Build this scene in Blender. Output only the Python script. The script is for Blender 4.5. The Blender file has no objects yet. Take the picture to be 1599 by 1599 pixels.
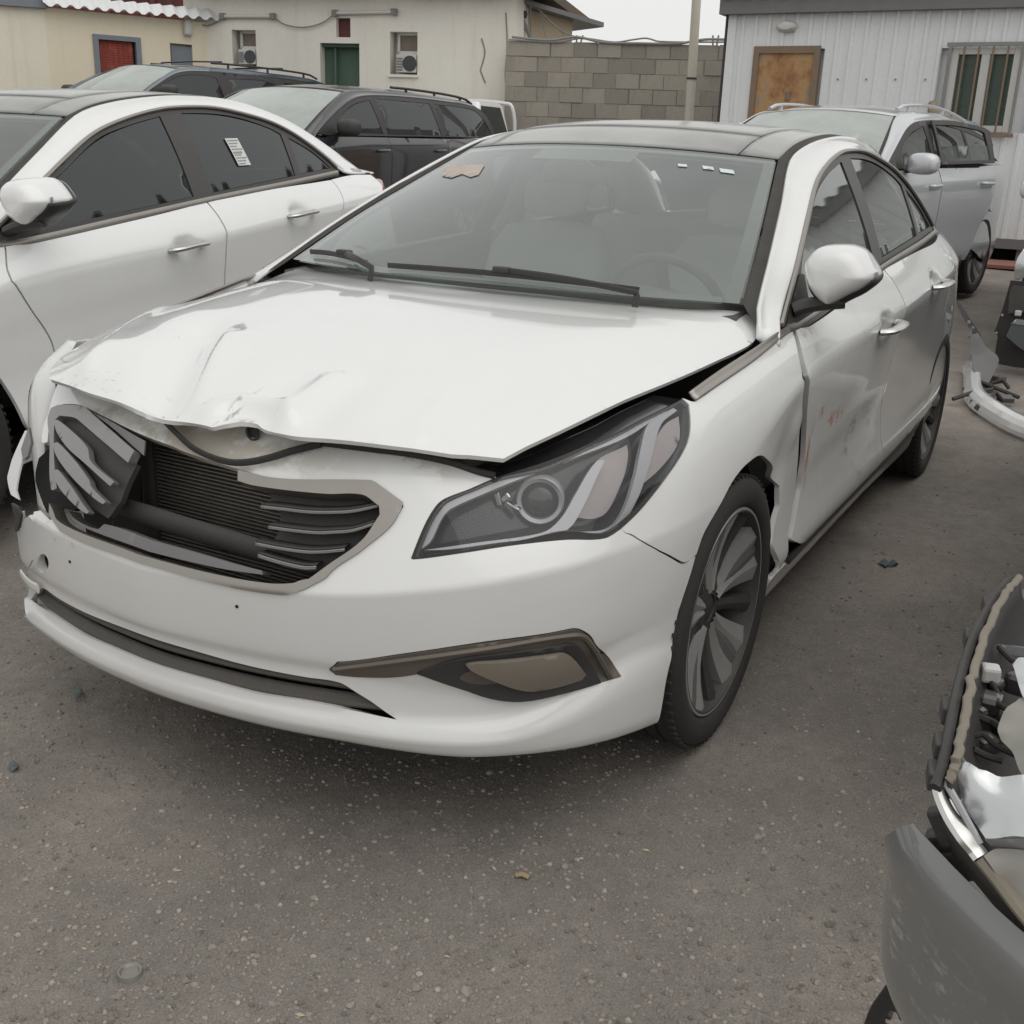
import bpy, bmesh, math, random
import numpy as np
from mathutils import Vector, Matrix
from mathutils.bvhtree import BVHTree
from mathutils.geometry import delaunay_2d_cdt

random.seed(7)
R = math.radians
SC = bpy.context.scene
COL = SC.collection

# ------------------------------------------------------------------ camera
CAM = np.array([2.3498, 1.6081, 1.3575])
YAW, PIT, ROL, FPX = 3.6444, -0.3196, 0.0366, 1712.7
_fw = np.array([math.cos(PIT) * math.cos(YAW), math.cos(PIT) * math.sin(YAW), math.sin(PIT)])
_rt = np.array([math.sin(YAW), -math.cos(YAW), 0.0])
_up = np.cross(_rt, _fw)
_rt, _up = _rt * math.cos(ROL) + _up * math.sin(ROL), -_rt * math.sin(ROL) + _up * math.cos(ROL)
cd = bpy.data.cameras.new('camera')
cam = bpy.data.objects.new('camera', cd)
COL.objects.link(cam)
cam.matrix_world = Matrix(((_rt[0], _up[0], -_fw[0], CAM[0]), (_rt[1], _up[1], -_fw[1], CAM[1]),
                           (_rt[2], _up[2], -_fw[2], CAM[2]), (0, 0, 0, 1)))
cd.sensor_fit = 'HORIZONTAL'
cd.sensor_width = 36.0
cd.lens = 36.0 * FPX / 1599.0
cd.clip_start = 0.05
cd.clip_end = 3000
SC.camera = cam

# ------------------------------------------------------------------ world: bright hazy overcast
SUN_EL, SUN_AZ = R(62), R(85)          # azimuth of the sun measured from +X towards +Y
w = bpy.data.worlds.new('World')
SC.world = w
w.use_nodes = True
nt = w.node_tree
bg = nt.nodes['Background']
sky = nt.nodes.new('ShaderNodeTexSky')
sky.sky_type = 'NISHITA'
sky.sun_disc = False
sky.sun_elevation = SUN_EL
sky.sun_rotation = R(90) - SUN_AZ
sky.air_density = 1.0
sky.dust_density = 2.0
sky.ozone_density = 1.0
hs = nt.nodes.new('ShaderNodeHueSaturation')
hs.inputs['Saturation'].default_value = 0.22
nt.links.new(sky.outputs['Color'], hs.inputs['Color'])
warm = nt.nodes.new('ShaderNodeMix')
warm.data_type = 'RGBA'
warm.blend_type = 'MULTIPLY'
warm.inputs[0].default_value = 1.0
warm.inputs[7].default_value = (1.0, 0.993, 0.97, 1)
nt.links.new(hs.outputs['Color'], warm.inputs[6])
haze = nt.nodes.new('ShaderNodeMix')          # high dust haze evens the whole sky out
haze.data_type = 'RGBA'
haze.inputs[0].default_value = 0.72
haze.inputs[7].default_value = (7.15, 7.13, 6.98, 1)
nt.links.new(warm.outputs[2], haze.inputs[6])
nt.links.new(haze.outputs[2], bg.inputs['Color'])
bg.inputs['Strength'].default_value = 0.12

sl = bpy.data.lights.new('sun', 'SUN')
sl.energy = 0.7
sl.angle = R(75)
sl.color = (1.0, 0.975, 0.94)
so = bpy.data.objects.new('sun', sl)
COL.objects.link(so)
sd = Vector((math.cos(SUN_EL) * math.cos(SUN_AZ), math.cos(SUN_EL) * math.sin(SUN_AZ), math.sin(SUN_EL)))
so.rotation_euler = sd.to_track_quat('Z', 'Y').to_euler()
so.location = sd * 30

vs = SC.view_settings
vs.view_transform = 'Standard'
vs.look = 'None'
vs.exposure = 0.15
vs.gamma = 1.0
SC.render.engine = 'CYCLES'
SC.cycles.use_denoising = True
SC.cycles.max_bounces = 8
SC.cycles.transparent_max_bounces = 16
SC.cycles.caustics_reflective = False
SC.cycles.caustics_refractive = False

# ------------------------------------------------------------------ object helpers
def tag(o, label=None, cat=None, group=None, kind=None):
    if label: o['label'] = label
    if cat: o['category'] = cat
    if group: o['group'] = group
    if kind: o['kind'] = kind
    return o

def empty(name, loc=(0, 0, 0), rz=0.0, parent=None):
    o = bpy.data.objects.new(name, None)
    o.empty_display_size = 0.1
    COL.objects.link(o)
    o.location = loc
    o.rotation_euler = (0, 0, rz)
    if parent: o.parent = parent
    return o

def link_mesh(name, verts, faces, mat, parent=None, smooth=True, mats=None, fmat=None):
    me = bpy.data.meshes.new(name)
    me.from_pydata([tuple(map(float, v)) for v in verts], [], [tuple(map(int, f)) for f in faces])
    for m in (mats or [mat]):
        me.materials.append(m)
    if fmat is not None:
        me.polygons.foreach_set('material_index', np.asarray(fmat, dtype=np.int32))
    me.polygons.foreach_set('use_smooth', [smooth] * len(me.polygons))
    me.update()
    o = bpy.data.objects.new(name, me)
    COL.objects.link(o)
    if parent: o.parent = parent
    return o

class MB:
    """collects simple solids into one mesh"""
    def __init__(s):
        s.v, s.f = [], []
    def add(s, v, f):
        n = len(s.v)
        s.v += [tuple(map(float, p)) for p in v]
        s.f += [tuple(i + n for i in q) for q in f]
        return s
    def box(s, c, d, rot=None):
        x, y, z = d[0] / 2, d[1] / 2, d[2] / 2
        vs = [Vector(p) for p in ((-x, -y, -z), (x, -y, -z), (x, y, -z), (-x, y, -z), (-x, -y, z), (x, -y, z), (x, y, z), (-x, y, z))]
        if rot is not None: vs = [rot @ p for p in vs]
        vs = [p + Vector(c) for p in vs]
        return s.add(vs, [(0, 3, 2, 1), (4, 5, 6, 7), (0, 1, 5, 4), (1, 2, 6, 5), (2, 3, 7, 6), (3, 0, 4, 7)])
    def tube(s, pts, r, n=10, cap=True, sq=(1, 1)):
        P = np.array(pts, float)
        rr = np.broadcast_to(np.asarray(r, float), (len(P),))
        T = np.gradient(P, axis=0)
        T /= np.linalg.norm(T, axis=1)[:, None] + 1e-12
        ref = np.array([0, 0, 1.0])
        if abs(T[0] @ ref) > .9: ref = np.array([1.0, 0, 0])
        vs = []
        N = np.cross(T[0], ref); N /= np.linalg.norm(N)
        for i in range(len(P)):
            N = N - T[i] * (N @ T[i]); N /= np.linalg.norm(N) + 1e-12
            B = np.cross(T[i], N)
            for k in range(n):
                a = 2 * math.pi * k / n
                vs.append(P[i] + rr[i] * (N * math.cos(a) * sq[0] + B * math.sin(a) * sq[1]))
        fs = []
        for i in range(len(P) - 1):
            for k in range(n):
                k2 = (k + 1) % n
                fs.append((i * n + k, i * n + k2, (i + 1) * n + k2, (i + 1) * n + k))
        if cap:
            fs.append(tuple(range(n))[::-1])
            fs.append(tuple((len(P) - 1) * n + k for k in range(n)))
        return s.add(vs, fs)
    def lathe(s, prof, n=48, c=(0, 0, 0), axis='y', a0=0, a1=2 * math.pi):
        """prof: (r, h) along the axis"""
        full = abs(a1 - a0 - 2 * math.pi) < 1e-6
        m = n if full else n + 1
        vs = []
        for (r, h) in prof:
            for k in range(m):
                a = a0 + (a1 - a0) * k / n
                p = (r * math.cos(a), h, r * math.sin(a)) if axis == 'y' else ((r * math.cos(a), r * math.sin(a), h) if axis == 'z' else (h, r * math.cos(a), r * math.sin(a)))
                vs.append((p[0] + c[0], p[1] + c[1], p[2] + c[2]))
        fs = []
        for i in range(len(prof) - 1):
            for k in range(n):
                k2 = (k + 1) % m
                fs.append((i * m + k, i * m + k2, (i + 1) * m + k2, (i + 1) * m + k))
        return s.add(vs, fs)
    def prism(s, poly, z0, z1, f=lambda p, z: (p[0], p[1], z)):
        n = len(poly)
        vs = [f(p, z0) for p in poly] + [f(p, z1) for p in poly]
        fs = [tuple(range(n))[::-1], tuple(range(n, 2 * n))] + [(i, (i + 1) % n, n + (i + 1) % n, n + i) for i in range(n)]
        return s.add(vs, fs)
    def build(s, name, mat, parent=None, smooth=False, bevel=0.0, fix=True):
        o = link_mesh(name, s.v, s.f, mat, parent, smooth)
        me = o.data
        if fix:
            bm = bmesh.new(); bm.from_mesh(me)
            bmesh.ops.recalc_face_normals(bm, faces=bm.faces)
            bm.to_mesh(me); bm.free()
        if bevel > 0:
            md = o.modifiers.new('bevel', 'BEVEL'); md.width = bevel; md.segments = 2; md.limit_method = 'ANGLE'; md.angle_limit = R(35)
            md.harden_normals = False
        if smooth:
            for p in me.polygons: p.use_smooth = True
            me.set_sharp_from_angle(angle=R(38))
        return o

# ------------------------------------------------------------------ curve / surface maths
def pchip(x, y):
    x = np.asarray(x, float); y = np.asarray(y, float)
    h = np.diff(x); dl = np.diff(y.T, axis=-1).T / (h if y.ndim == 1 else h[:, None])
    m = np.zeros_like(y)
    if len(x) == 2:
        m[:] = dl[0]
    else:
        for i in range(1, len(x) - 1):
            a, b = dl[i - 1], dl[i]
            w1, w2 = 2 * h[i] + h[i - 1], h[i] + 2 * h[i - 1]
            ok = (a * b) > 0
            with np.errstate(divide='ignore', invalid='ignore'):
                v = (w1 + w2) / (w1 / np.where(ok, a, 1) + w2 / np.where(ok, b, 1))
            m[i] = np.where(ok, v, 0)
        m[0] = dl[0]; m[-1] = dl[-1]
    def f(q):
        q = np.asarray(q, float)
        i = np.clip(np.searchsorted(x, q) - 1, 0, len(x) - 2)
        t = np.clip((q - x[i]) / h[i], 0, 1) if False else (q - x[i]) / h[i]
        hh = h[i]
        if y.ndim > 1:
            t = t[..., None]; hh = hh[..., None]
        t2, t3 = t * t, t * t * t
        return (2 * t3 - 3 * t2 + 1) * y[i] + (t3 - 2 * t2 + t) * hh * m[i] + (-2 * t3 + 3 * t2) * y[i + 1] + (t3 - t2) * hh * m[i + 1]
    return f

def catmull(pts, n=8, closed=False, corner=35.0):
    """resample a polyline through its points, keeping sharp corners sharp"""
    P = [np.array(p, float) for p in pts]
    N = len(P); out = []
    def nb(i):
        if closed: return P[i % N]
        return P[min(max(i, 0), N - 1)]
    sharp = []
    for i in range(N):
        a, b, c = nb(i - 1), P[i], nb(i + 1)
        u, v = b - a, c - b
        lu, lv = np.linalg.norm(u), np.linalg.norm(v)
        ang = math.degrees(math.acos(max(-1, min(1, (u @ v) / (lu * lv + 1e-12))))) if lu > 1e-9 and lv > 1e-9 else 0
        sharp.append(ang > corner)
    for i in range(N if closed else N - 1):
        a, b, c, d = nb(i - 1), P[i], nb(i + 1), nb(i + 2)
        L = np.linalg.norm(c - b)
        m1 = (c - b) if sharp[i] or (not closed and i == 0) else (c - a) / (np.linalg.norm(c - b) + np.linalg.norm(b - a) + 1e-12) * L
        j = (i + 1) % N
        m2 = (c - b) if sharp[j] or (not closed and i == N - 2) else (d - b) / (np.linalg.norm(d - c) + np.linalg.norm(c - b) + 1e-12) * L
        for k in range(n):
            t = k / n
            t2, t3 = t * t, t ** 3
            out.append((2 * t3 - 3 * t2 + 1) * b + (t3 - 2 * t2 + t) * m1 + (-2 * t3 + 3 * t2) * c + (t3 - t2) * m2)
    if not closed: out.append(P[-1])
    return np.array(out)

def resample(P, ds, closed=True):
    P = np.asarray(P, float)
    Q = np.vstack([P, P[:1]]) if closed else P
    out = []
    for a, b in zip(Q[:-1], Q[1:]):
        n = max(1, int(round(np.linalg.norm(b - a) / ds)))
        for k in range(n): out.append(a + (b - a) * k / n)
    if not closed: out.append(Q[-1])
    return np.array(out)

def thin(P, ds):
    out = [P[0]]
    for p in P[1:]:
        if np.linalg.norm(p - out[-1]) > ds: out.append(p)
    if np.linalg.norm(out[-1] - out[0]) < ds * .7: out.pop()
    return np.array(out)

def inside(q, poly):
    """vectorised even-odd test"""
    x, y = q[:, 0], q[:, 1]
    a = poly; b = np.roll(poly, -1, axis=0)
    c = np.zeros(len(q), bool)
    for (x1, y1), (x2, y2) in zip(a, b):
        if y1 == y2: continue
        k = ((y1 > y) != (y2 > y)) & (x < (x2 - x1) * (y - y1) / (y2 - y1) + x1)
        c ^= k
    return c

def seg_dist(q, poly, closed=True):
    a = np.asarray(poly, float)
    b = np.roll(a, -1, axis=0) if closed else a[1:]
    if not closed: a = a[:-1]
    d = np.full(len(q), 1e9)
    for p, r in zip(a, b):
        v = r - p; L = v @ v + 1e-18
        t = np.clip(((q - p) @ v) / L, 0, 1)
        d = np.minimum(d, np.linalg.norm(q - p - t[:, None] * v, axis=1))
    return d

def panel(name, surf, outline, mat, parent=None, holes=(), ds=0.025, thick=0.012, flip=False, rim_mat=None, disp=None, offset=0.0, smooth_outline=True, sub=6, vlines=()):
    """a sheet-metal panel: the part of a surface inside an outline, with folded edges.
    surf maps arrays (a, b) to points; outline and holes are (a, b) loops."""
    loops = []
    for lp in [outline] + list(holes):
        P = catmull(lp, sub, True) if smooth_outline else np.array(lp, float)
        P = resample(P, ds * .9); P = thin(P, ds * .3)
        loops.append(P)
    allb = np.vstack(loops)
    lo, hi = loops[0].min(0), loops[0].max(0)
    gx = np.arange(lo[0], hi[0], ds); gy = np.arange(lo[1], hi[1], ds)
    G = np.array([(x + (ds / 2 if j % 2 else 0), y) for j, y in enumerate(gy) for x in gx])
    if len(G):
        k = inside(G, loops[0])
        for h in loops[1:]: k &= ~inside(G, h)
        G = G[k]
    for vl in vlines:                       # rows of points along feature lines keep the creases crisp
        if len(G): G = G[np.abs(G[:, 1] - vl) > ds * .55]
        ln = np.array([(x, vl) for x in np.arange(lo[0], hi[0], ds)])
        k = inside(ln, loops[0])
        for h in loops[1:]: k &= ~inside(ln, h)
        if k.any(): G = np.vstack([G, ln[k]]) if len(G) else ln[k]
    if len(G):
        G = G[seg_dist(G, loops[0]) > ds * .45]
        for h in loops[1:]:
            if len(G): G = G[seg_dist(G, h) > ds * .45]
    V = np.vstack([allb, G]) if len(G) else allb
    E = []; s = 0
    for P in loops:
        n = len(P); E += [(s + i, s + (i + 1) % n) for i in range(n)]; s += n
    vo, eo, fo, ov, oe, of = delaunay_2d_cdt([Vector(p) for p in V], E, [], 0, 1e-7)
    vo = np.array([tuple(p) for p in vo])
    F = np.array([f for f in fo if len(f) == 3])
    cen = vo[F].mean(1)
    k = inside(cen, loops[0])
    for h in loops[1:]: k &= ~inside(cen, h)
    F = F[k]
    if not len(F): raise ValueError('no faces: ' + name + str(np.round(loops[0][:40], 2)))
    a = vo[F[:, 1]] - vo[F[:, 0]]; b = vo[F[:, 2]] - vo[F[:, 0]]
    cr = a[:, 0] * b[:, 1] - a[:, 1] * b[:, 0]
    F = F[np.abs(cr) > 1e-12]; cr = cr[np.abs(cr) > 1e-12]
    neg = cr < 0
    F[neg] = F[neg][:, ::-1]
    X = np.asarray(surf(vo[:, 0], vo[:, 1]))
    if flip: F = F[:, ::-1]
    if disp is not None: X = disp(X)
    used = np.unique(F); rm = -np.ones(len(X), int); rm[used] = np.arange(len(used))
    X = X[used]; F = rm[F]
    # vertex normals
    fn = np.cross(X[F[:, 1]] - X[F[:, 0]], X[F[:, 2]] - X[F[:, 0]])
    N = np.zeros_like(X)
    for i in range(3): np.add.at(N, F[:, i], fn)
    N /= np.linalg.norm(N, axis=1)[:, None] + 1e-12
    X = X + N * offset
    faces = [tuple(f) for f in F]; verts = list(X)
    fm = [0] * len(faces)
    if thick > 0:
        cnt = {}
        for f in F:
            for i in range(3):
                e = (int(f[i]), int(f[(i + 1) % 3])); cnt[e] = cnt.get(e, 0) + 1
        be = [e for e in cnt if (e[1], e[0]) not in cnt]
        nv = {}
        def dup(i):
            if i not in nv:
                nv[i] = len(verts); verts.append(X[i]); verts.append(X[i] - N[i] * thick)
            return nv[i]
        for a_, b_ in be:
            ia, ib = dup(a_), dup(b_)
            faces.append((ib, ia, ia + 1, ib + 1)); fm.append(1 if rim_mat else 0)
    return link_mesh(name, verts, faces, mat, parent, True, [mat] + ([rim_mat] if rim_mat else []), fm)

def sheet(name, P, mat, parent=None, thick=.004, bulge=0.0, quad=False, ds=None):
    """thin sheet through a 3-D outline, slightly domed"""
    P = np.array(P, float); c = P.mean(0)
    u_, s_, vt = np.linalg.svd(P - c); e1, e2, n = vt[0], vt[1], vt[2]
    if n @ (CAM - c) < 0: n = -n
    if np.cross(e1, e2) @ n < 0: e2 = -e2
    A = np.stack([(P - c) @ e1, (P - c) @ e2], 1); H = (P - c) @ n
    R2 = (A ** 2).sum(1).max()
    if quad:
        M = lambda q: np.stack([np.ones(len(q)), q[:, 0], q[:, 1], q[:, 0] ** 2, q[:, 0] * q[:, 1], q[:, 1] ** 2], 1)
        co_ = np.linalg.lstsq(M(A), H, rcond=None)[0]
    def f(a, b):
        q = np.stack([a, b], -1)
        if quad: h = M(q) @ co_
        else:
            w_ = 1.0 / (((q[:, None, :] - A[None]) ** 2).sum(-1) + 1e-6) ** 1.2
            h = (w_ * H).sum(1) / w_.sum(1)
        h = h + bulge * (1 - (q ** 2).sum(1) / R2)
        return c + a[:, None] * e1 + b[:, None] * e2 + h[:, None] * n
    area = np.linalg.norm(A.max(0) - A.min(0))
    return panel(name, f, [tuple(p) for p in A], mat, parent, ds=ds or max(.006, area / 22), thick=thick, sub=4)

def strip(name, A, B, mat, parent=None, n=40, m=6, bulge=0.0, flip=False, thick=0.0):
    """lofted strip between two 3-D curves, bulging outwards in the middle"""
    A = resample_n(A, n); B = resample_n(B, n)
    t = np.linspace(0, 1, m + 1)
    X = A[:, None, :] * (1 - t)[None, :, None] + B[:, None, :] * t[None, :, None]
    du = np.gradient(X, axis=0); dv = np.gradient(X, axis=1)
    N = np.cross(du, dv); N /= np.linalg.norm(N, axis=2)[..., None] + 1e-12
    if flip: N = -N
    X = X + N * (bulge * 4 * t * (1 - t))[None, :, None]
    w = m + 1
    V = X.reshape(-1, 3)
    Fs = []
    for i in range(len(A) - 1):
        for j in range(m):
            q = (i * w + j, (i + 1) * w + j, (i + 1) * w + j + 1, i * w + j + 1)
            Fs.append(q[::-1] if flip else q)
    o = link_mesh(name, V, Fs, mat, parent)
    if thick > 0:
        md = o.modifiers.new('thick', 'SOLIDIFY'); md.thickness = thick; md.offset = -1
    return o

def resample_n(P, n):
    P = catmull(P, 10, False, 60)
    s = np.concatenate([[0], np.cumsum(np.linalg.norm(np.diff(P, axis=0), axis=1))])
    q = np.linspace(0, s[-1], n)
    return np.stack([np.interp(q, s, P[:, k]) for k in range(P.shape[1])], 1)

def mirror_y(P):
    P = np.array(P, float).copy(); P[..., 1] *= -1
    return P

# sight lines: the photograph's image points, intersected with the real surfaces they lie on
def ray(px, py):
    d = _fw + _rt * (px - 799.5) / FPX + _up * (799.5 - py) / FPX
    return d / np.linalg.norm(d)
def atz(px, py, z): d = ray(px, py); return CAM + d * (z - CAM[2]) / d[2]
def aty(px, py, y): d = ray(px, py); return CAM + d * (y - CAM[1]) / d[1]
def atx(px, py, x): d = ray(px, py); return CAM + d * (x - CAM[0]) / d[0]
def atplane(px, py, p0, n):
    d = ray(px, py); n = np.asarray(n, float); return CAM + d * (((np.asarray(p0) - CAM) @ n) / (d @ n))
def atdepth(px, py, D):
    d = ray(px, py); h = np.array([math.cos(YAW), math.sin(YAW), 0]); return CAM + d * D / (d @ h)
# ------------------------------------------------------------------ procedural materials
MATS = {}
def new_mat(name):
    m = bpy.data.materials.new(name); m.use_nodes = True
    return m, m.node_tree, m.node_tree.nodes['Principled BSDF']

def noise(nt, scale, detail=4, rough=.55, vec=None, dim='3D'):
    n = nt.nodes.new('ShaderNodeTexNoise'); n.inputs['Scale'].default_value = scale
    n.inputs['Detail'].default_value = detail; n.inputs['Roughness'].default_value = rough
    if vec is not None: nt.links.new(vec, n.inputs['Vector'])
    return n
def ramp(nt, src, stops):
    r = nt.nodes.new('ShaderNodeValToRGB'); e = r.color_ramp.elements
    while len(e) < len(stops): e.new(.5)
    for k, (p, c) in enumerate(stops):
        e[k].position = p; e[k].color = (c, c, c, 1) if not hasattr(c, '__len__') else (*c, 1)
    nt.links.new(src, r.inputs[0]); return r
def mixc(nt, fac, a, b, mode='MIX'):
    m = nt.nodes.new('ShaderNodeMix'); m.data_type = 'RGBA'; m.blend_type = mode
    for s, v in ((0, fac), (6, a), (7, b)):
        if hasattr(v, 'is_linked') or hasattr(v, 'links'): nt.links.new(v, m.inputs[s])
        elif s == 0: m.inputs[0].default_value = v
        else: m.inputs[s].default_value = (*v, 1)
    return m.outputs[2]
def coord(nt, which='Object'):
    return nt.nodes.new('ShaderNodeTexCoord').outputs[which]
def math_n(nt, op, a, b=None):
    m = nt.nodes.new('ShaderNodeMath'); m.operation = op
    for k, v in enumerate((a, b)):
        if v is None: continue
        if hasattr(v, 'links'): nt.links.new(v, m.inputs[k])
        else: m.inputs[k].default_value = v
    return m.outputs[0]

def simple(name, col, rough=.5, metal=0., var=.12, scale=8., bump=0., bscale=60., coat=0., spec=.5, dust=0., dustcol=(.36, .32, .27)):
    m, nt, b = new_mat(name)
    co = coord(nt)
    n1 = noise(nt, scale, 5, .6, co)
    c = mixc(nt, n1.outputs['Fac'], tuple(x * (1 - var) for x in col), tuple(min(1, x * (1 + var)) for x in col))
    if dust > 0:
        n2 = noise(nt, scale * .35, 6, .7, co)
        geo = nt.nodes.new('ShaderNodeNewGeometry')
        sep = nt.nodes.new('ShaderNodeSeparateXYZ'); nt.links.new(geo.outputs['Normal'], sep.inputs[0])
        upw = math_n(nt, 'MULTIPLY_ADD', sep.outputs['Z'], .35); nt.nodes[-1].inputs[2].default_value = .65
        f = ramp(nt, n2.outputs['Fac'], [(.3, dust * .45), (.75, dust)])
        c = mixc(nt, math_n(nt, 'MULTIPLY', f.outputs[0], upw), c, dustcol)
        rr = math_n(nt, 'MULTIPLY_ADD', f.outputs[0], .5); nt.nodes[-1].inputs[2].default_value = rough
        nt.links.new(rr, b.inputs['Roughness'])
    else:
        r = ramp(nt, n1.outputs['Fac'], [(.3, max(0, rough - .06)), (.7, min(1, rough + .08))])
        nt.links.new(r.outputs[0], b.inputs['Roughness'])
    nt.links.new(c, b.inputs['Base Color'])
    b.inputs['Metallic'].default_value = metal
    b.inputs['Specular IOR Level'].default_value = spec
    b.inputs['Coat Weight'].default_value = coat
    b.inputs['Coat Roughness'].default_value = .12
    if bump > 0:
        n3 = noise(nt, bscale, 4, .6, co)
        bp = nt.nodes.new('ShaderNodeBump'); bp.inputs['Strength'].default_value = bump; bp.inputs['Distance'].default_value = .004
        nt.links.new(n3.outputs['Fac'], bp.inputs['Height']); nt.links.new(bp.outputs[0], b.inputs['Normal'])
    MATS[name] = m
    return m

def paint(name, col, rough=.28, dust=.25, metal=0., dustcol=(.45, .41, .35), coat=1.0, marks=None, streak=.0):
    """car paint under clear coat with a film of dust; marks = [(centre, radius, colour, scale, threshold)] of rubbed-off paint"""
    m, nt, b = new_mat(name)
    co = coord(nt)
    n1 = noise(nt, 2.2, 6, .62, co)
    n2 = noise(nt, 22., 5, .7, co)
    f = ramp(nt, n1.outputs['Fac'], [(.32, dust * .25), (.72, dust)])
    f2 = ramp(nt, n2.outputs['Fac'], [(.35, .6), (.7, 1.0)])
    fac = math_n(nt, 'MULTIPLY', f.outputs[0], f2.outputs[0])
    if streak > 0:
        mp = nt.nodes.new('ShaderNodeMapping'); mp.inputs['Scale'].default_value = (14, 14, 1.2); nt.links.new(co, mp.inputs[0])
        n5 = noise(nt, 1.0, 4, .6, mp.outputs[0])
        fac = math_n(nt, 'ADD', fac, ramp(nt, n5.outputs['Fac'], [(.5, 0.), (.8, streak)]).outputs[0])
    c = mixc(nt, fac, col, dustcol)
    for (p, r_, mc, ms, th) in (marks or []):
        vm = nt.nodes.new('ShaderNodeVectorMath'); vm.operation = 'SUBTRACT'; nt.links.new(co, vm.inputs[0]); vm.inputs[1].default_value = p
        vs_ = nt.nodes.new('ShaderNodeVectorMath'); vs_.operation = 'DIVIDE'; nt.links.new(vm.outputs[0], vs_.inputs[0]); vs_.inputs[1].default_value = r_
        ln = nt.nodes.new('ShaderNodeVectorMath'); ln.operation = 'LENGTH'; nt.links.new(vs_.outputs[0], ln.inputs[0])
        fall = ramp(nt, ln.outputs['Value'], [(.35, 1.), (1., 0.)])
        mp = nt.nodes.new('ShaderNodeMapping'); mp.inputs['Scale'].default_value = ms; nt.links.new(co, mp.inputs[0])
        n4 = noise(nt, 1., 5, .7, mp.outputs[0])
        k = ramp(nt, n4.outputs['Fac'], [(th, 0.), (th + .1, 1.)])
        c = mixc(nt, math_n(nt, 'MULTIPLY', fall.outputs[0], k.outputs[0]), c, mc)
    nt.links.new(c, b.inputs['Base Color'])
    rr = ramp(nt, fac, [(0, rough), (1, .8)])
    nt.links.new(rr.outputs[0], b.inputs['Roughness'])
    b.inputs['Metallic'].default_value = metal
    b.inputs['Coat Weight'].default_value = coat
    b.inputs['Coat Roughness'].default_value = .045
    MATS[name] = m
    return m

def glass(name, tint, dust=.25, dustcol=(.42, .42, .39), refl_rough=.03, dscale=3., f0=.075, f1=.92):
    """pane: transparent tint + mirror reflection + a film of dust"""
    m = bpy.data.materials.new(name); m.use_nodes = True
    nt = m.node_tree; nt.nodes.clear()
    out = nt.nodes.new('ShaderNodeOutputMaterial')
    tr = nt.nodes.new('ShaderNodeBsdfTransparent'); tr.inputs[0].default_value = (*tint, 1)
    gl = nt.nodes.new('ShaderNodeBsdfGlossy'); gl.inputs['Roughness'].default_value = refl_rough; gl.inputs[0].default_value = (.95, .97, .97, 1)
    lw = nt.nodes.new('ShaderNodeLayerWeight'); lw.inputs[0].default_value = .5
    p5 = math_n(nt, 'POWER', lw.outputs['Facing'], 4.2)
    fr = math_n(nt, 'MULTIPLY_ADD', p5, f1); nt.nodes[-1].inputs[2].default_value = f0
    mx = nt.nodes.new('ShaderNodeMixShader'); nt.links.new(fr, mx.inputs[0]); nt.links.new(tr.outputs[0], mx.inputs[1]); nt.links.new(gl.outputs[0], mx.inputs[2])
    df = nt.nodes.new('ShaderNodeBsdfDiffuse'); df.inputs[0].default_value = (*dustcol, 1)
    co = coord(nt)
    n = noise(nt, dscale, 6, .65, co)
    f = ramp(nt, n.outputs['Fac'], [(.25, dust * .65), (.75, min(1, dust * 1.25))])
    mx2 = nt.nodes.new('ShaderNodeMixShader'); nt.links.new(f.outputs[0], mx2.inputs[0]); nt.links.new(mx.outputs[0], mx2.inputs[1]); nt.links.new(df.outputs[0], mx2.inputs[2])
    nt.links.new(mx2.outputs[0], out.inputs[0])
    MATS[name] = m
    return m

simple('black_plastic', (.022, .022, .024), .55, var=.25, dust=.14, bump=.15, bscale=220)
simple('black_trim', (.018, .018, .019), .38, var=.2, dust=.10)
simple('gloss_black', (.012, .012, .013), .12, var=.1, coat=.8, dust=.30, dustcol=(.30, .29, .27))
simple('rubber', (.018, .018, .018), .75, var=.3, dust=.13, scale=25, bump=.3, bscale=90)
simple('tyre', (.019, .019, .02), .82, var=.25, dust=.16, scale=14, bump=.4, bscale=120, dustcol=(.2, .18, .155))
simple('dark_void', (.012, .012, .012), .9, var=.3)
simple('engine_bay', (.03, .03, .032), .6, var=.4, scale=14, dust=.3)
simple('chrome', (.62, .62, .61), .16, metal=1., var=.06, dust=.25)
simple('satin_chrome', (.35, .33, .305), .36, metal=.85, var=.08, dust=.14, scale=12)
simple('grey_plastic', (.18, .18, .185), .38, metal=.3, var=.1, dust=.2)
simple('wheel_silver', (.40, .395, .39), .42, metal=.45, var=.1, scale=9, dust=.25, dustcol=(.26, .24, .21))
simple('wheel_dark', (.06, .058, .056), .5, metal=.5, var=.2, dust=.35, dustcol=(.16, .145, .125))
simple('wheel_grey', (.17, .168, .165), .45, metal=.4, var=.15, dust=.25, dustcol=(.2, .18, .16))
simple('brake_steel', (.25, .24, .23), .4, metal=.9, var=.3, scale=30, dust=.3)
simple('aluminium_fins', (.27, .255, .23), .5, metal=.6, var=.35, scale=18, dust=.3)
simple('beige_leather', (.50, .47, .42), .6, var=.08, scale=20)
simple('grey_cloth', (.20, .195, .185), .8, var=.1, scale=40)
simple('dash_grey', (.035, .035, .036), .6, var=.1, scale=40, dust=.25)
simple('reflector', (.75, .75, .75), .08, metal=1., var=.04)
simple('lamp_grey', (.38, .38, .39), .28, metal=.3, var=.08)
simple('lamp_dark', (.022, .022, .024), .12, var=.15)
simple('amber_lamp', (.30, .265, .255), .25, var=.1, coat=.4)
simple('fog_cover', (.19, .165, .135), .5, var=.14, scale=14, dust=.5, dustcol=(.27, .235, .19))
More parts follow.
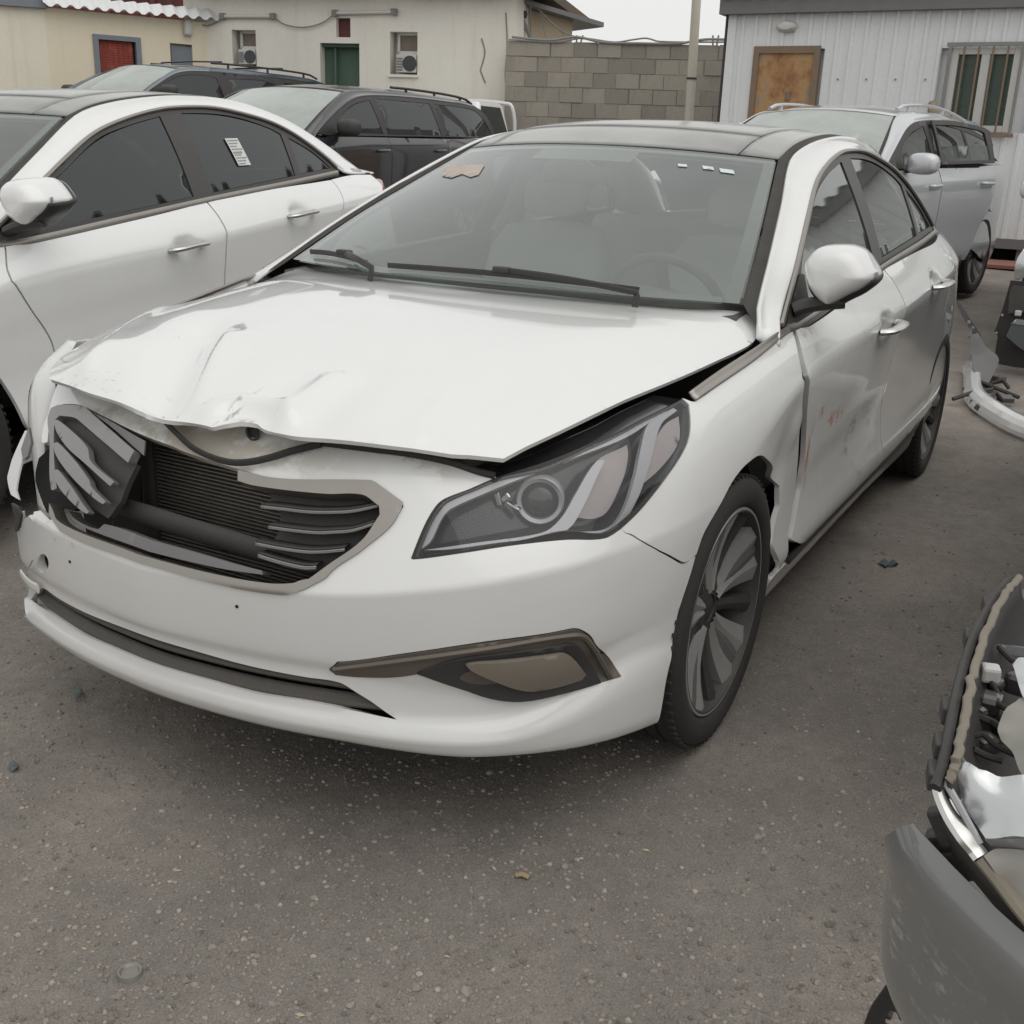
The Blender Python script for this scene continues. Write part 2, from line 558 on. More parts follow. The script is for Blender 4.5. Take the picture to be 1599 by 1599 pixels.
simple('bezel_bronze', (.115, .10, .085), .42, metal=.35, var=.12, scale=18, dust=.4, dustcol=(.26, .23, .19))
simple('red_lamp', (.32, .012, .02), .15, coat=.6, var=.15)
simple('primer_dirt', (.33, .315, .285), .7, var=.2, scale=7, dust=.4)
paint('white_paint', (.77, .775, .765), dust=.16, streak=.05)
paint('white_paint_b', (.79, .795, .79), dust=.12, rough=.22)
glass('windshield_glass', (.74, .82, .80), .27, (.48, .51, .49), dscale=.8)
glass('side_glass', (.34, .36, .35), .16, (.27, .28, .26))
glass('tinted_glass', (.03, .033, .036), .22, (.12, .13, .14))
glass('lamp_lens', (.95, .95, .96), .03, (.45, .44, .44), dscale=5, f0=.04, f1=.8)
paint('blue_paint', (.035, .065, .095), dust=.18, metal=.3, dustcol=(.25, .26, .26))
paint('black_paint', (.012, .012, .016), dust=.07, rough=.2, dustcol=(.2, .19, .18))
paint('silver_paint', (.56, .57, .59), dust=.15, metal=.4, rough=.34, dustcol=(.4, .39, .37))
paint('grey_paint', (.22, .225, .225), dust=.25, metal=.3, rough=.36, dustcol=(.2, .19, .17), marks=[((1.10, 1.55, .45), (.25, .25, .1), (.42, .42, .42), (12, 40, 60), .55), ((1.02, 1.47, .50), (.12, .2, .06), (.45, .45, .45), (50, 20, 90), .55)])
simple('roof_black', (.014, .014, .015), .16, var=.1, coat=.6, dust=1.0, dustcol=(.50, .50, .48), scale=3)
glass('dusty_glare_glass', (.5, .56, .54), .62, (.60, .64, .61), dscale=1.2)  # pale film: dust, with bright sky reflection put into its colour
simple('projector_glass', (.02, .02, .022), .08, var=.02, coat=.5)
simple('sticker_orange', (.47, .40, .35), .7, var=.3, scale=30)
simple('sticker_white', (.62, .68, .70), .7, var=.1)
simple('ornament_blue', (.10, .24, .32), .4, var=.1)
simple('intake_grey', (.075, .069, .062), .6, var=.25, scale=25, dust=.25, dustcol=(.2, .18, .155), bump=.3, bscale=150)
# ------------------------------------------------------------------ saloon body surfaces (x forward, y to the car's left, front axle at x = 0)
PLAN = [(.945, 0), (.938, .12), (.922, .25), (.893, .38), (.845, .52), (.775, .65), (.69, .74), (.585, .81), (.47, .86), (.35, .895), (.2, .915),
        (0, .927), (-.3, .93), (-.8, .931), (-1.4, .9325), (-2.2, .9325), (-2.6, .93), (-2.9, .918), (-3.2, .89), (-3.45, .845), (-3.65, .76),
        (-3.78, .63), (-3.86, .45), (-3.9, .2), (-3.905, 0)]
VK = [.16, .19, .26, .30, .36, .43, .50, .58, .68, .76, .80, .85, .90, .95]
STN = [
 (('y', 0), [(.225, .11), (.245, .045), (.285, .022), (.315, .030), (.39, .030), (.42, .016), (.47, .009), (.52, .004), (.55, .002), (.575, .012), (.65, .045), (.73, .09), (.79, .14), (.84, .20)]),
 (('y', .38), [(.225, .10), (.245, .04), (.285, .014), (.317, .030), (.39, .030), (.425, .016), (.475, .009), (.53, .004), (.565, .002), (.59, .014), (.66, .05), (.74, .1), (.80, .155), (.85, .22)]),
 (('y', .70), [(.215, .07), (.236, .018), (.282, .0), (.318, .034), (.36, .032), (.41, .018), (.48, .008), (.56, .002), (.61, .0), (.64, .016), (.70, .055), (.76, .1), (.81, .15), (.86, .21)]),
 (('x', .42), [(.185, .05), (.205, .012), (.35, .0), (.39, .014), (.425, .013), (.46, .008), (.52, .002), (.60, .0), (.64, .002), (.67, .012), (.72, .03), (.77, .055), (.82, .09), (.88, .15)]),
 (('x', .05), [(.14, .05), (.17, .02), (.30, .0), (.36, .0), (.42, 0), (.48, 0), (.54, 0), (.60, 0), (.66, .004), (.71, .012), (.77, .03), (.82, .055), (.87, .095), (.92, .16)]),
 (('x', -.45), [(.17, .09), (.22, .05), (.275, .035), (.315, .014), (.36, .0), (.44, .018), (.52, .027), (.62, .025), (.74, .012), (.835, .0), (.86, .012), (.90, .035), (.945, .07), (1.0, .13)]),
 (('x', -1.6), [(.17, .09), (.22, .05), (.275, .035), (.315, .014), (.37, .002), (.45, .022), (.53, .03), (.64, .028), (.78, .012), (.878, .0), (.905, .014), (.95, .045), (1.015, .108), (1.07, .17)]),
 (('x', -2.5), [(.17, .07), (.22, .04), (.28, .03), (.33, .012), (.40, .0), (.47, .012), (.55, .014), (.66, .012), (.82, .006), (.925, .0), (.95, .014), (1.0, .05), (1.07, .128), (1.12, .19)]),
 (('x', -3.3), [(.20, .1), (.24, .05), (.30, .02), (.36, .005), (.44, .0), (.52, 0), (.6, 0), (.7, .0), (.83, .01), (.95, .03), (.98, .05), (1.02, .085), (1.06, .13), (1.10, .19)]),
 (('r', .76), [(.22, .14), (.26, .07), (.32, .03), (.38, .01), (.45, 0), (.52, 0), (.6, .01), (.7, .03), (.82, .05), (.95, .07), (1.0, .085), (1.03, .1), (1.05, .13), (1.07, .2)]),
 (('r', 0), [(.24, .14), (.28, .07), (.34, .03), (.4, .01), (.46, 0), (.53, 0), (.6, .015), (.7, .04), (.82, .05), (.95, .05), (1.02, .04), (1.06, .04), (1.075, .08), (1.08, .2)]),
]

CREASE = (2, 8, 9)
VL = (.26, .68, .76)
class Body:
    """wrap-round body side: S(u, v); u runs along the plan outline from the nose, v up the section"""
    def __init__(s, plan, vk, stn):
        full = [(x, -y) for x, y in plan[::-1][:-1]] + list(plan)
        C = catmull(full, 14, False, 90)
        L = np.concatenate([[0], np.cumsum(np.linalg.norm(np.diff(C, axis=0), axis=1))])
        i0 = int(np.argmin(np.abs(C[:len(C)][:, 1]) + (C[:, 0] < 0) * 9))
        s.U = L - L[i0]; s.C = C
        T = np.gradient(C, axis=0) / np.gradient(s.U)[:, None]
        T /= np.linalg.norm(T, axis=1)[:, None]
        # smooth normals a little
        N = np.stack([T[:, 1], -T[:, 0]], 1)
        k = np.ones(9) / 9
        N = np.stack([np.convolve(np.pad(N[:, j], 4, mode='edge'), k, 'valid') for j in range(2)], 1)
        s.N = N / np.linalg.norm(N, axis=1)[:, None]
        s.umax = s.U[-1]
        us = []
        for key, _ in stn: us.append(s.u_of(*key))
        Z = np.array([[p[0] for p in pr] for _, pr in stn]); D = np.array([[p[1] for p in pr] for _, pr in stn])
        s.fz, s.fd = pchip(us, Z), pchip(us, D)
        s.vk = np.array(vk)
    def u_of(s, kind, val):
        m = s.U >= -1e-9
        U, C = s.U[m], s.C[m]
        if kind == 'y':
            k = C[:, 0] > .3; return float(np.interp(val, C[k][:, 1], U[k]))
        if kind == 'r':
            k = C[:, 0] < -3.3; return float(np.interp(-val, -C[k][:, 1], U[k]))
        return float(np.interp(-val, -C[:, 0], U))
    def pt(s, u, v, off=0.0):
        u = np.asarray(u, float); v = np.asarray(v, float)
        a = np.abs(u)
        Z, D = s.fz(a), s.fd(a)           # (n, knots)
        z, d = s._col(Z, v), s._col(D, v)
        x = np.interp(u, s.U, s.C[:, 0]); y = np.interp(u, s.U, s.C[:, 1])
        nx = np.interp(u, s.U, s.N[:, 0]); ny = np.interp(u, s.U, s.N[:, 1])
        d = d - off
        return np.stack([x - nx * d, y - ny * d, z], -1)
    def _col(s, Y, v):
        """pchip along knots, per row"""
        x = s.vk; h = np.diff(x); dl = np.diff(Y, axis=-1) / h
        m = np.zeros_like(Y)
        a, b = dl[..., :-1], dl[..., 1:]
        w1, w2 = 2 * h[1:] + h[:-1], h[1:] + 2 * h[:-1]
        ok = a * b > 0
        m[..., 1:-1] = np.where(ok, (w1 + w2) / (w1 / np.where(ok, a, 1) + w2 / np.where(ok, b, 1)), 0)
        m[..., 0] = dl[..., 0]; m[..., -1] = dl[..., -1]
        i = np.clip(np.searchsorted(x, v) - 1, 0, len(x) - 2)
        t = (v - x[i]) / h[i]; hh = h[i]
        r = np.arange(len(v)) if v.ndim else None
        g = lambda A, k: A[r, k] if r is not None else A[k]
        t2, t3 = t * t, t ** 3
        sec = g(dl, i)                      # feature lines: the section breaks there instead of rolling over
        m0 = np.where(np.isin(i, CREASE), .15 * g(m, i) + .85 * sec, g(m, i)); m1 = np.where(np.isin(i + 1, CREASE), .15 * g(m, i + 1) + .85 * sec, g(m, i + 1))
        return (2 * t3 - 3 * t2 + 1) * g(Y, i) + (t3 - 2 * t2 + t) * hh * m0 + (-2 * t3 + 3 * t2) * g(Y, i + 1) + (t3 - t2) * hh * m1
    def v_of_z(s, u, z):
        v = np.linspace(s.vk[0], s.vk[-1], 200)
        zz = s.pt(np.full(200, u), v)[:, 2]
        return float(np.interp(z, zz, v))
    def xz(s, x, z, side=1):
        u = s.u_of('x', x)
        return (side * u, s.v_of_z(u, z))

class RaySurf:
    """finds the surface parameters of the point of a surface that a sight line meets first"""
    def __init__(s, fn, a, b):
        s.fn = fn
        A, B = np.meshgrid(a, b, indexing='ij')
        s.ab = np.stack([A.ravel(), B.ravel()], 1)
        X = fn(s.ab[:, 0], s.ab[:, 1])
        n, m = len(a), len(b)
        F = []
        for i in range(n - 1):
            for j in range(m - 1):
                q = (i * m + j, (i + 1) * m + j, (i + 1) * m + j + 1, i * m + j + 1)
                F += [(q[0], q[1], q[2]), (q[0], q[2], q[3])]
        s.X, s.F = X, F
        s.t = BVHTree.FromPolygons([Vector(p) for p in X], F)
    def __call__(s, px, py):
        d = ray(px, py)
        h = s.t.ray_cast(Vector(CAM), Vector(d))
        if h[0] is None:
            h = (None, None, None)
            # closest approach of the sight line
            best = None
            P = s.X - CAM; t = P @ d
            k = int(np.argmin(np.linalg.norm(P - t[:, None] * d, axis=1)))
            return tuple(s.ab[k])
        f = s.F[h[2]]
        T = np.stack([s.X[f[1]] - s.X[f[0]], s.X[f[2]] - s.X[f[0]]], 1)
        w, *_ = np.linalg.lstsq(T, np.array(h[0]) - s.X[f[0]], rcond=None)
        ab = s.ab[list(f)]
        return tuple(ab[0] + w[0] * (ab[1] - ab[0]) + w[1] * (ab[2] - ab[0]))
    def many(s, L): return [s(*p) for p in L]

BODY = Body(PLAN, VK, STN)
UM = BODY.umax
RS = RaySurf(BODY.pt, np.linspace(-1.9, 3.9, 380), np.linspace(VK[0], VK[-1], 70))

def hood_z(x, y):
    ay = np.abs(y)
    zc = HZ(np.clip(x, -.6, .95))
    yc = np.interp(x, [-.4, .8], [.66, .40])
    e = ay - yc
    soft = .03 * np.log1p(np.exp(np.clip(e / .03, -30, 30)))
    return zc - .022 * (ay / .6) ** 2 - .20 * soft - .10 * np.maximum(0, ay - .72) ** 1.0
HZ = pchip([-.6, -.4, -.1, .2, .5, .72, .82, .88, .95], [1.012, 1.004, .985, .957, .915, .868, .832, .795, .72])
def hood_base(x, y):
    return np.stack([x, y, hood_z(x, y)], -1)
RH = RaySurf(hood_base, np.linspace(-.55, .95, 150), np.linspace(-.95, .95, 150))

# side glass surface (x, z)
def gside(x, z):
    x = np.asarray(x, float); z = np.asarray(z, float)
    y = .845 - .5 * (z - .95) + .014 * np.sin(np.pi * np.clip((z - .93) / .46, 0, 1))
    y = y - .10 * np.clip(-2.45 - x, 0, 2) ** 1.5 * .35
    return np.stack([x, y, z], -1)
def gside_r(x, z):
    P = gside(x, z); P[..., 1] *= -1
    return P
FRAME = [(-.40, .957), (-.66, 1.075), (-.96, 1.204), (-1.195, 1.291), (-1.424, 1.343), (-1.68, 1.381), (-1.88, 1.392), (-2.08, 1.39), (-2.256, 1.37),
         (-2.473, 1.33), (-2.63, 1.276), (-2.763, 1.205), (-2.86, 1.142), (-2.915, 1.098), (-2.895, 1.075), (-2.45, 1.052), (-1.73, 1.017), (-.52, .942)]
PANE_F = [(-.68, .978), (-.735, 1.07), (-.98, 1.183), (-1.2, 1.266), (-1.42, 1.316), (-1.655, 1.353), (-1.60, 1.033)]
PANE_R = [(-1.745, 1.042), (-1.825, 1.366), (-2.06, 1.362), (-2.25, 1.342), (-2.45, 1.300), (-2.52, 1.272), (-2.465, 1.082)]
PANE_Q = [(-2.53, 1.088), (-2.585, 1.252), (-2.74, 1.18), (-2.855, 1.10)]
WS_C = [(-.17, 0, 1.012), (-.6, 0, 1.222), (-1.03, 0, 1.383)]
WS_E = [(-.405, .746, .997), (-.70, .682, 1.142), (-1.196, .562, 1.357)]
RF_C = [(-1.03, 0, 1.383), (-1.2, 0, 1.433), (-1.45, 0, 1.466), (-1.8, 0, 1.476), (-2.2, 0, 1.457), (-2.6, 0, 1.392), (-2.75, 0, 1.355)]
RF_E = [(-1.196, .562, 1.357), (-1.35, .560, 1.401), (-1.6, .556, 1.434), (-1.9, .552, 1.449), (-2.3, .547, 1.432), (-2.65, .55, 1.37), (-2.85, .56, 1.31)]
RG_C = [(-2.75, 0, 1.355), (-3.05, 0, 1.235), (-3.32, 0, 1.105)]
RG_E = [(-2.85, .56, 1.31), (-3.1, .59, 1.205), (-3.36, .64, 1.065)]
RAIL_IN = [(-.32, .812, .932), (-.36, .797, .962), (-.405, .778, .992), (-.62, .732, 1.102), (-.90, .669, 1.230), (-1.196, .596, 1.352), (-1.35, .588, 1.392), (-1.6, .582, 1.424), (-1.9, .578, 1.440), (-2.3, .574, 1.424),
           (-2.65, .578, 1.362), (-2.87, .585, 1.30), (-3.12, .615, 1.195), (-3.38, .665, 1.06)]

def patch_fn(Cc, Ee, pz=2.0):
    n = 60
    Ci, Ei = resample_n(Cc, n), resample_n(Ee, n)
    tt = np.linspace(0, 1, n)
    def f(s_, t_):
        s_ = np.asarray(s_, float); t_ = np.asarray(t_, float)
        c = np.stack([np.interp(t_, tt, Ci[:, k]) for k in range(3)], -1)
        e = np.stack([np.interp(t_, tt, Ei[:, k]) for k in range(3)], -1)
        a = np.abs(s_)
        return np.stack([c[..., 0] + (e[..., 0] - c[..., 0]) * a ** 2, e[..., 1] * s_, c[..., 2] + (e[..., 2] - c[..., 2]) * a ** pz], -1)
    return f
WS, RF, RG = patch_fn(WS_C, WS_E), patch_fn(RF_C, RF_E, 2.2), patch_fn(RG_C, RG_E)

def patch_mesh(name, f, s0, s1, t0, t1, mat, parent, ns=24, nt_=20, off=0.0, thick=0.0):
    S, T = np.meshgrid(np.linspace(s0, s1, ns + 1), np.linspace(t0, t1, nt_ + 1), indexing='ij')
    X = f(S, T)
    du = np.gradient(X, axis=0); dv = np.gradient(X, axis=1)
    N = np.cross(dv, du); N /= np.linalg.norm(N, axis=2)[..., None] + 1e-12
    N[N[..., 2] < 0] *= -1
    X = X + N * off
    V = X.reshape(-1, 3); w_ = nt_ + 1
    F = [(i * w_ + j, i * w_ + j + 1, (i + 1) * w_ + j + 1, (i + 1) * w_ + j) for i in range(ns) for j in range(nt_)]
    fn = np.cross(V[F[0][1]] - V[F[0][0]], V[F[0][2]] - V[F[0][0]])
    if fn[2] < 0: F = [q[::-1] for q in F]
    o = link_mesh(name, V, F, mat, parent)
    if thick > 0:
        md = o.modifiers.new('thick', 'SOLIDIFY'); md.thickness = thick; md.offset = -1
    return o

# outlines read off the photograph on the car's left side, as (u, v) on the body surface
PX_HEADLIGHT = [(641.4, 871.9), (648.6, 853), (666, 813), (683, 787), (697.5, 777), (735, 762.5), (775, 745), (841, 724), (928, 689), (999.6, 654.7), (1065.8, 621.6),
                (1075.9, 631.6), (1077.9, 674.8), (1071.5, 697.8), (1042.8, 743.8), (999.6, 798.5), (970.8, 825.8), (945, 838.8), (884.5, 843), (812.6, 850.3), (726.3, 863.2), (645.8, 873.9)]
HEADLIGHT = RS.many(PX_HEADLIGHT)
GR_R = RS.many([(373.3, 735), (435, 748), (577.8, 751), (596.6, 761), (628.5, 784), (630, 791), (611.6, 821), (566.6, 859), (510, 900), (465, 924.6), (435, 927)])
GR_B = RS.many([(322.7, 907.7), (210, 876), (135, 849.5), (97.5, 830.8), (82.5, 810)])
INTAKE = RS.many([(285, 1011), (385, 1039), (480, 1058), (530, 1066), (553.7, 1079.6), (584.7, 1099), (619.6, 1124), (596, 1119), (557.5, 1110.6), (480, 1095), (400, 1082.5), (325, 1062)])
FOGB = RS.many([(513, 1044.7), (526.5, 1033), (635, 1019.5), (760, 1001), (887, 982), (906.5, 982.6), (926, 998), (970.5, 1056.3), (937.5, 1066), (870, 1081), (809.6, 1093), (763, 1089), (720, 1075.7), (650.6, 1050.5), (557.5, 1055.5), (522.6, 1052.4)])
FOGL = RS.many([(726, 1033), (751.4, 1030), (867.7, 1015.6), (885, 1019.5), (908.5, 1048.6), (902.6, 1058), (829, 1072), (805.7, 1070), (774.7, 1060), (736, 1042.7)])
# ------------------------------------------------------------------ saloon parts
def px(L): return RS.many(L)
SEAM = px([(985, 836), (1000, 845), (1030, 862), (1060, 879), (1072, 880), (1086, 869)])
ARCH_DN = px([(1062.6, 944), (1050, 1002), (1040.7, 1059.7), (1034, 1100)])
ARCH_UP = px([(1103, 825), (1137.6, 762.6), (1156.4, 734.4), (1175, 717), (1187.7, 711), (1200, 718.8)])
FGAP = px([(1236, 514), (1247, 555), (1253, 590), (1250, 640), (1247, 700), (1243, 760), (1236, 800), (1230, 838)])
DGAP = px([(1242, 514), (1255, 560), (1263, 588), (1261, 640), (1258, 700), (1252, 760), (1242, 810), (1235, 842)])
XZ = BODY.xz
def arch(cx, r, a0, a1, n=9, flat=.0):
    out = []
    for k in range(n):
        a = R(a0 + (a1 - a0) * k / (n - 1))
        out.append(XZ(cx + r * math.cos(a), .334 + r * math.sin(a)))
    return out
U3 = BODY.u_of('y', .3)
def neg(L): return [(-a, b) for a, b in L]
def shrink(L, d):
    P = np.array(L); c = P.mean(0); v = P - c
    return [tuple(p) for p in c + v * (1 - d / np.linalg.norm(v, axis=1))[:, None]]
HL = HEADLIGHT
BUMP_L = [(0, .94), (U3, .94)] + [HL[k] for k in (6, 5, 4, 3, 2, 1, 0, 21, 20, 19, 18, 17, 16)] + SEAM + ARCH_DN + [(ARCH_DN[-1][0], .18)] + [(BODY.u_of('y', y), .178) for y in (.7, .5, .3)] + [(0, .178)]
GRILLE = [(0, GR_R[0][1])] + GR_R[1:]
FEND_L = [HL[10], HL[11], HL[12], HL[13], HL[14], HL[15], HL[16]] + [(a + .003, b + .004) for a, b in SEAM] + ARCH_UP

def bodypanel(name, outline, mat, parent, side=1, **k):
    """panel of the body surface; side = -1 mirrors the outline to the car's right"""
    o = outline if side > 0 else neg(outline)[::-1]
    h = k.pop('holes', [])
    if side < 0: h = [neg(x) for x in h]
    k.setdefault('vlines', VL)
    return panel(name, BODY.pt, o, mat, parent, holes=h, **k)

def loft(name, rings, mat, parent=None, cap=True, flip=False, smooth=True):
    n = len(rings[0]); V = [p for r_ in rings for p in r_]; F = []
    for i in range(len(rings) - 1):
        for k in range(n):
            q = (i * n + k, i * n + (k + 1) % n, (i + 1) * n + (k + 1) % n, (i + 1) * n + k)
            F.append(q[::-1] if flip else q)
    if cap:
        F.append(tuple(range(n)) if flip else tuple(range(n))[::-1])
        e = tuple((len(rings) - 1) * n + k for k in range(n)); F.append(e[::-1] if flip else e)
    o = link_mesh(name, V, F, mat, parent, smooth)
    bm = bmesh.new(); bm.from_mesh(o.data); bmesh.ops.recalc_face_normals(bm, faces=bm.faces); bm.to_mesh(o.data); bm.free()
    return o

WHEEL = {}
def wheel_meshes():
    b = MB(); prof = []
    # tyre section (radius, outward)
    T = [(.232, -.105), (.25, -.117), (.285, -.122), (.315, -.118), (.326, -.108), (.3315, -.09), (.333, -.062)]
    for y0 in (-.06, -.022, .016, .054):
        T += [(.3335, y0), (.3265, y0 + .002), (.3265, y0 + .008), (.3335, y0 + .010)]
    T += [(.332, .088), (.327, .106), (.318, .116), (.296, .121), (.274, .119), (.262, .114), (.258, .107), (.254, .1)]
    T = [(r_ * .988, h_) for r_, h_ in T]
    b.lathe(T, 96)
    # tread blocks: sipes cut as small wedges round the shoulders
    WHEEL['tyre'] = b.build('tyre', MATS['tyre'], smooth=True).data
    s = MB()
    for k in range(72):
        a = 2 * math.pi * k / 72
        for yy in (.098, -.1):
            c = Vector((.3275 * math.cos(a), yy, .3275 * math.sin(a)))
            s.box(c, (.007, .022, .009), Matrix.Rotation(-a, 3, 'Y'))
    WHEEL['tread_block'] = s.build('tread_block', MATS['tyre']).data
    b = MB()
    b.lathe([(.246, .108), (.2425, .112), (.236, .112), (.233, .106), (.229, .088), (.222, .06), (.218, -.02), (.218, -.1), (.236, -.105)], 80)
    b.lathe([(.2425, .1123), (.236, .1124)], 80)
    WHEEL['rim'] = b.build('rim', MATS['wheel_dark'], smooth=True).data
    b = MB(); b.lathe([(.2460, .1085), (.2440, .1125), (.2395, .1125), (.238, .108)], 80)
    WHEEL['rim_lip'] = b.build('rim_lip', MATS['wheel_silver'], smooth=True).data
    b = MB(); b.lathe([(.0, -.045), (.218, -.045)], 48); WHEEL['inner_disc'] = b.build('inner_disc', MATS['dark_void']).data
    b = MB(); b.lathe([(.05, -.005), (.145, -.005), (.148, -.012), (.148, -.03), (.05, -.03)], 48); WHEEL['brake_disc'] = b.build('brake_disc', MATS['brake_steel'], smooth=True).data
    b = MB(); b.box((.135, .005, .03), (.07, .05, .15)); WHEEL['brake_caliper'] = b.build('brake_caliper', MATS['wheel_silver'], bevel=.01).data
    # hub with cap
    b = MB(); b.lathe([(.085, -.03), (.08, .062), (.06, .07), (.034, .071), (.033, .064), (.028, .068), (.0, .070)], 40)
    WHEEL['hub'] = b.build('hub', MATS['wheel_dark'], smooth=True).data
    # one broad faceted blade of a twin spoke
    def blade(sgn):
        V = []; n = 7
        for i in range(n):
            t = i / (n - 1); r = .045 + (.240 - .045) * t
            ac = sgn * (.18 + .035 * t)
            wv = .0115 + .027 * t ** 1.1
            top = .076 + .033 * t - .012 * math.sin(math.pi * t)
            ridge = -.15 * sgn
            for (o_, h) in ((-1, top - .034), (-.96, top - .008), (ridge, top), (.96, top - .008), (1, top - .034)):
                x0, z0 = r, o_ * wv
                V.append((x0 * math.cos(ac) - z0 * math.sin(ac), h, x0 * math.sin(ac) + z0 * math.cos(ac)))
        F = []
        for i in range(n - 1):
            for k in range(4):
                F.append((i * 5 + k, i * 5 + k + 1, (i + 1) * 5 + k + 1, (i + 1) * 5 + k))
        mb = MB(); mb.add(V, F); return mb
    WHEEL['bladeA'] = blade(1).build('spoke', MATS['wheel_silver']).data
    WHEEL['bladeB'] = blade(-1).build('spoke', MATS['wheel_silver']).data
    V = []; n = 6
    for i in range(n):                        # slim single spoke between the pairs, set a little deeper
        t = i / (n - 1); r = .045 + .193 * t; wv = .020 - .009 * math.sin(math.pi * t) + .006 * t; top = .066 + .038 * t - .010 * math.sin(math.pi * t)
        V += [(r, top - .03, -wv), (r, top - .006, -wv * .95), (r, top, 0), (r, top - .006, wv * .95), (r, top - .03, wv)]
    mb = MB(); mb.add(V, [(i * 5 + k, i * 5 + k + 1, (i + 1) * 5 + k + 1, (i + 1) * 5 + k) for i in range(n - 1) for k in range(4)])
    WHEEL['single'] = mb.build('spoke', MATS['wheel_dark']).data
    # dark pocket between the twin blades, lying lower
    V = []
    for t in np.linspace(0, 1, 6):
        r = .055 + .18 * t; wv = .012 + .052 * t
        V += [(r, .050 + .042 * t, -wv), (r, .060 + .042 * t, 0), (r, .050 + .042 * t, wv)]
    mb = MB(); mb.add(V, [q for i in range(5) for q in ((3 * i, 3 * i + 1, 3 * i + 4, 3 * i + 3), (3 * i + 1, 3 * i + 2, 3 * i + 5, 3 * i + 4))])
    WHEEL['spoke_pocket'] = mb.build('spoke_pocket', MATS['wheel_grey']).data
    b = MB()
    for k in range(5):
        a = 2 * math.pi * (k + .5) / 5; b.lathe([(.0, .066), (.008, .066), (.0095, .058), (.0095, .05)], 8, (.055 * math.cos(a), 0, .055 * math.sin(a)))
    WHEEL['wheel_nut'] = b.build('wheel_nut', MATS['brake_steel']).data
    for o in [o for o in COL.objects if o.data in list(WHEEL.values())]:
        bpy.data.objects.remove(o)
wheel_meshes()

def mobj(name, me, parent, mods=True):
    o = bpy.data.objects.new(name, me); COL.objects.link(o); o.parent = parent
    return o

def add_wheel(root, x, side, r=.334, spin=0.0, scale=1.0, steer=0.0, ywheel=.793):
    w_ = empty('wheel', (x, side * ywheel, r), 0, root)
    w_.rotation_euler = (0, 0, steer + (0 if side > 0 else math.pi))
    w_.scale = (scale, scale, scale)
    for n in ('tyre', 'tread_block', 'rim', 'rim_lip', 'inner_disc', 'brake_disc', 'brake_caliper', 'hub', 'wheel_nut'):
        o = mobj(n, WHEEL[n], w_)
        if n in ('tread_block', 'wheel_nut'): o['kind'] = 'stuff'
        if n in ('rim', 'hub', 'tread_block', 'wheel_nut'): o.rotation_euler = (0, spin, 0)
        if n in ('rim', 'rim_lip'): o.scale = (1.03, 1, 1.03)
    for k in range(5):
        a = spin + 2 * math.pi * k / 5
        for n, key in (('spoke', 'bladeA'), ('spoke', 'bladeB'), ('spoke_pocket', 'spoke_pocket'), ('spoke', 'single')):
            o = mobj(n, WHEEL[key], w_); o.rotation_euler = (0, -a - (math.pi / 5 if key == 'single' else 0), 0); o.scale = (1.035, 1, 1.035)
    return w_

def tube_obj(name, pts, r, mat, parent, n=8, sq=(1, 1), smooth=True, sub=6):
    P = catmull(pts, sub, False, 80) if sub > 1 else np.array(pts)
    return MB().tube(P, r, n, True, sq).build(name, mat, parent, smooth=smooth)

def door_mirror(parent, side, paintm):
    """shell, glass-side cup, turn-signal strip, arm and sail; shaped from its front outline at x = -.56"""
    L = [(1264, 409), (1272, 395), (1286, 384), (1308, 381.5), (1330, 383.5), (1348, 393), (1360, 409), (1369, 426), (1369, 434), (1352, 449), (1328, 461), (1310, 471), (1299, 474.5), (1288, 468), (1277, 456), (1268, 440)]
    P = np.array([atx(a, b, -.56) for a, b in L])
    P = catmull(P, 3, True, 60)
    c = P.mean(0)
    def ring(x, s, dz=0, dy=0):
        Q = c + (P - c) * s; Q = Q.copy(); Q[:, 0] = x; Q[:, 2] += dz; Q[:, 1] += dy
        return Q if side > 0 else mirror_y(Q)
    m_ = empty('door_mirror', (0, 0, 0), 0, parent)
    loft('mirror_shell', [ring(-.452, .30), ring(-.456, .55), ring(-.468, .76), ring(-.49, .905), ring(-.52, .975), ring(-.56, 1.0), ring(-.61, .995), ring(-.635, .97)], paintm, m_, flip=False)
    loft('mirror_cup', [ring(-.52, .96, -.012), ring(-.575, 1.0, -.014), ring(-.63, 1.0, -.010), ring(-.655, .97, -.006), ring(-.66, .9, -.004)], MATS['black_trim'], m_)
    loft('mirror_glass', [ring(-.658, .86), ring(-.664, .86)], MATS['reflector'], m_)
    # turn signal strip along the lower outer edge
    A = np.array([atx(*p, -.545) for p in [(1326, 459), (1340, 449), (1356, 437), (1369, 429), (1371, 422)]]); A[:, 2] -= .004
    A[:, 0] += .012
    if side < 0: A = mirror_y(A)
    tube_obj('turn_signal', A, [.0045] * 25, MATS['lamp_grey'], m_, 8)
    # arm to the sail plate
    a = np.array([(-.52, .842, .985), (-.53, .87, .997), (-.545, .915, 1.008), (-.56, .96, 1.015)]);
    if side < 0: a = mirror_y(a)
    MB().tube(catmull(a, 4), .03, 12, True, (1.35, .65)).build('mirror_arm', MATS['black_plastic'], m_, smooth=True)
    # foot and the sail plate in front of the window
    f = gside if side > 0 else gside_r
    o = panel('sail_plate', f, [(-.43, .956), (-.66, 1.058), (-.70, 1.055), (-.665, .968), (-.52, .945)], MATS['black_plastic'], m_, ds=.03, thick=.01, offset=.012 * 1, flip=(side > 0))
    return m_

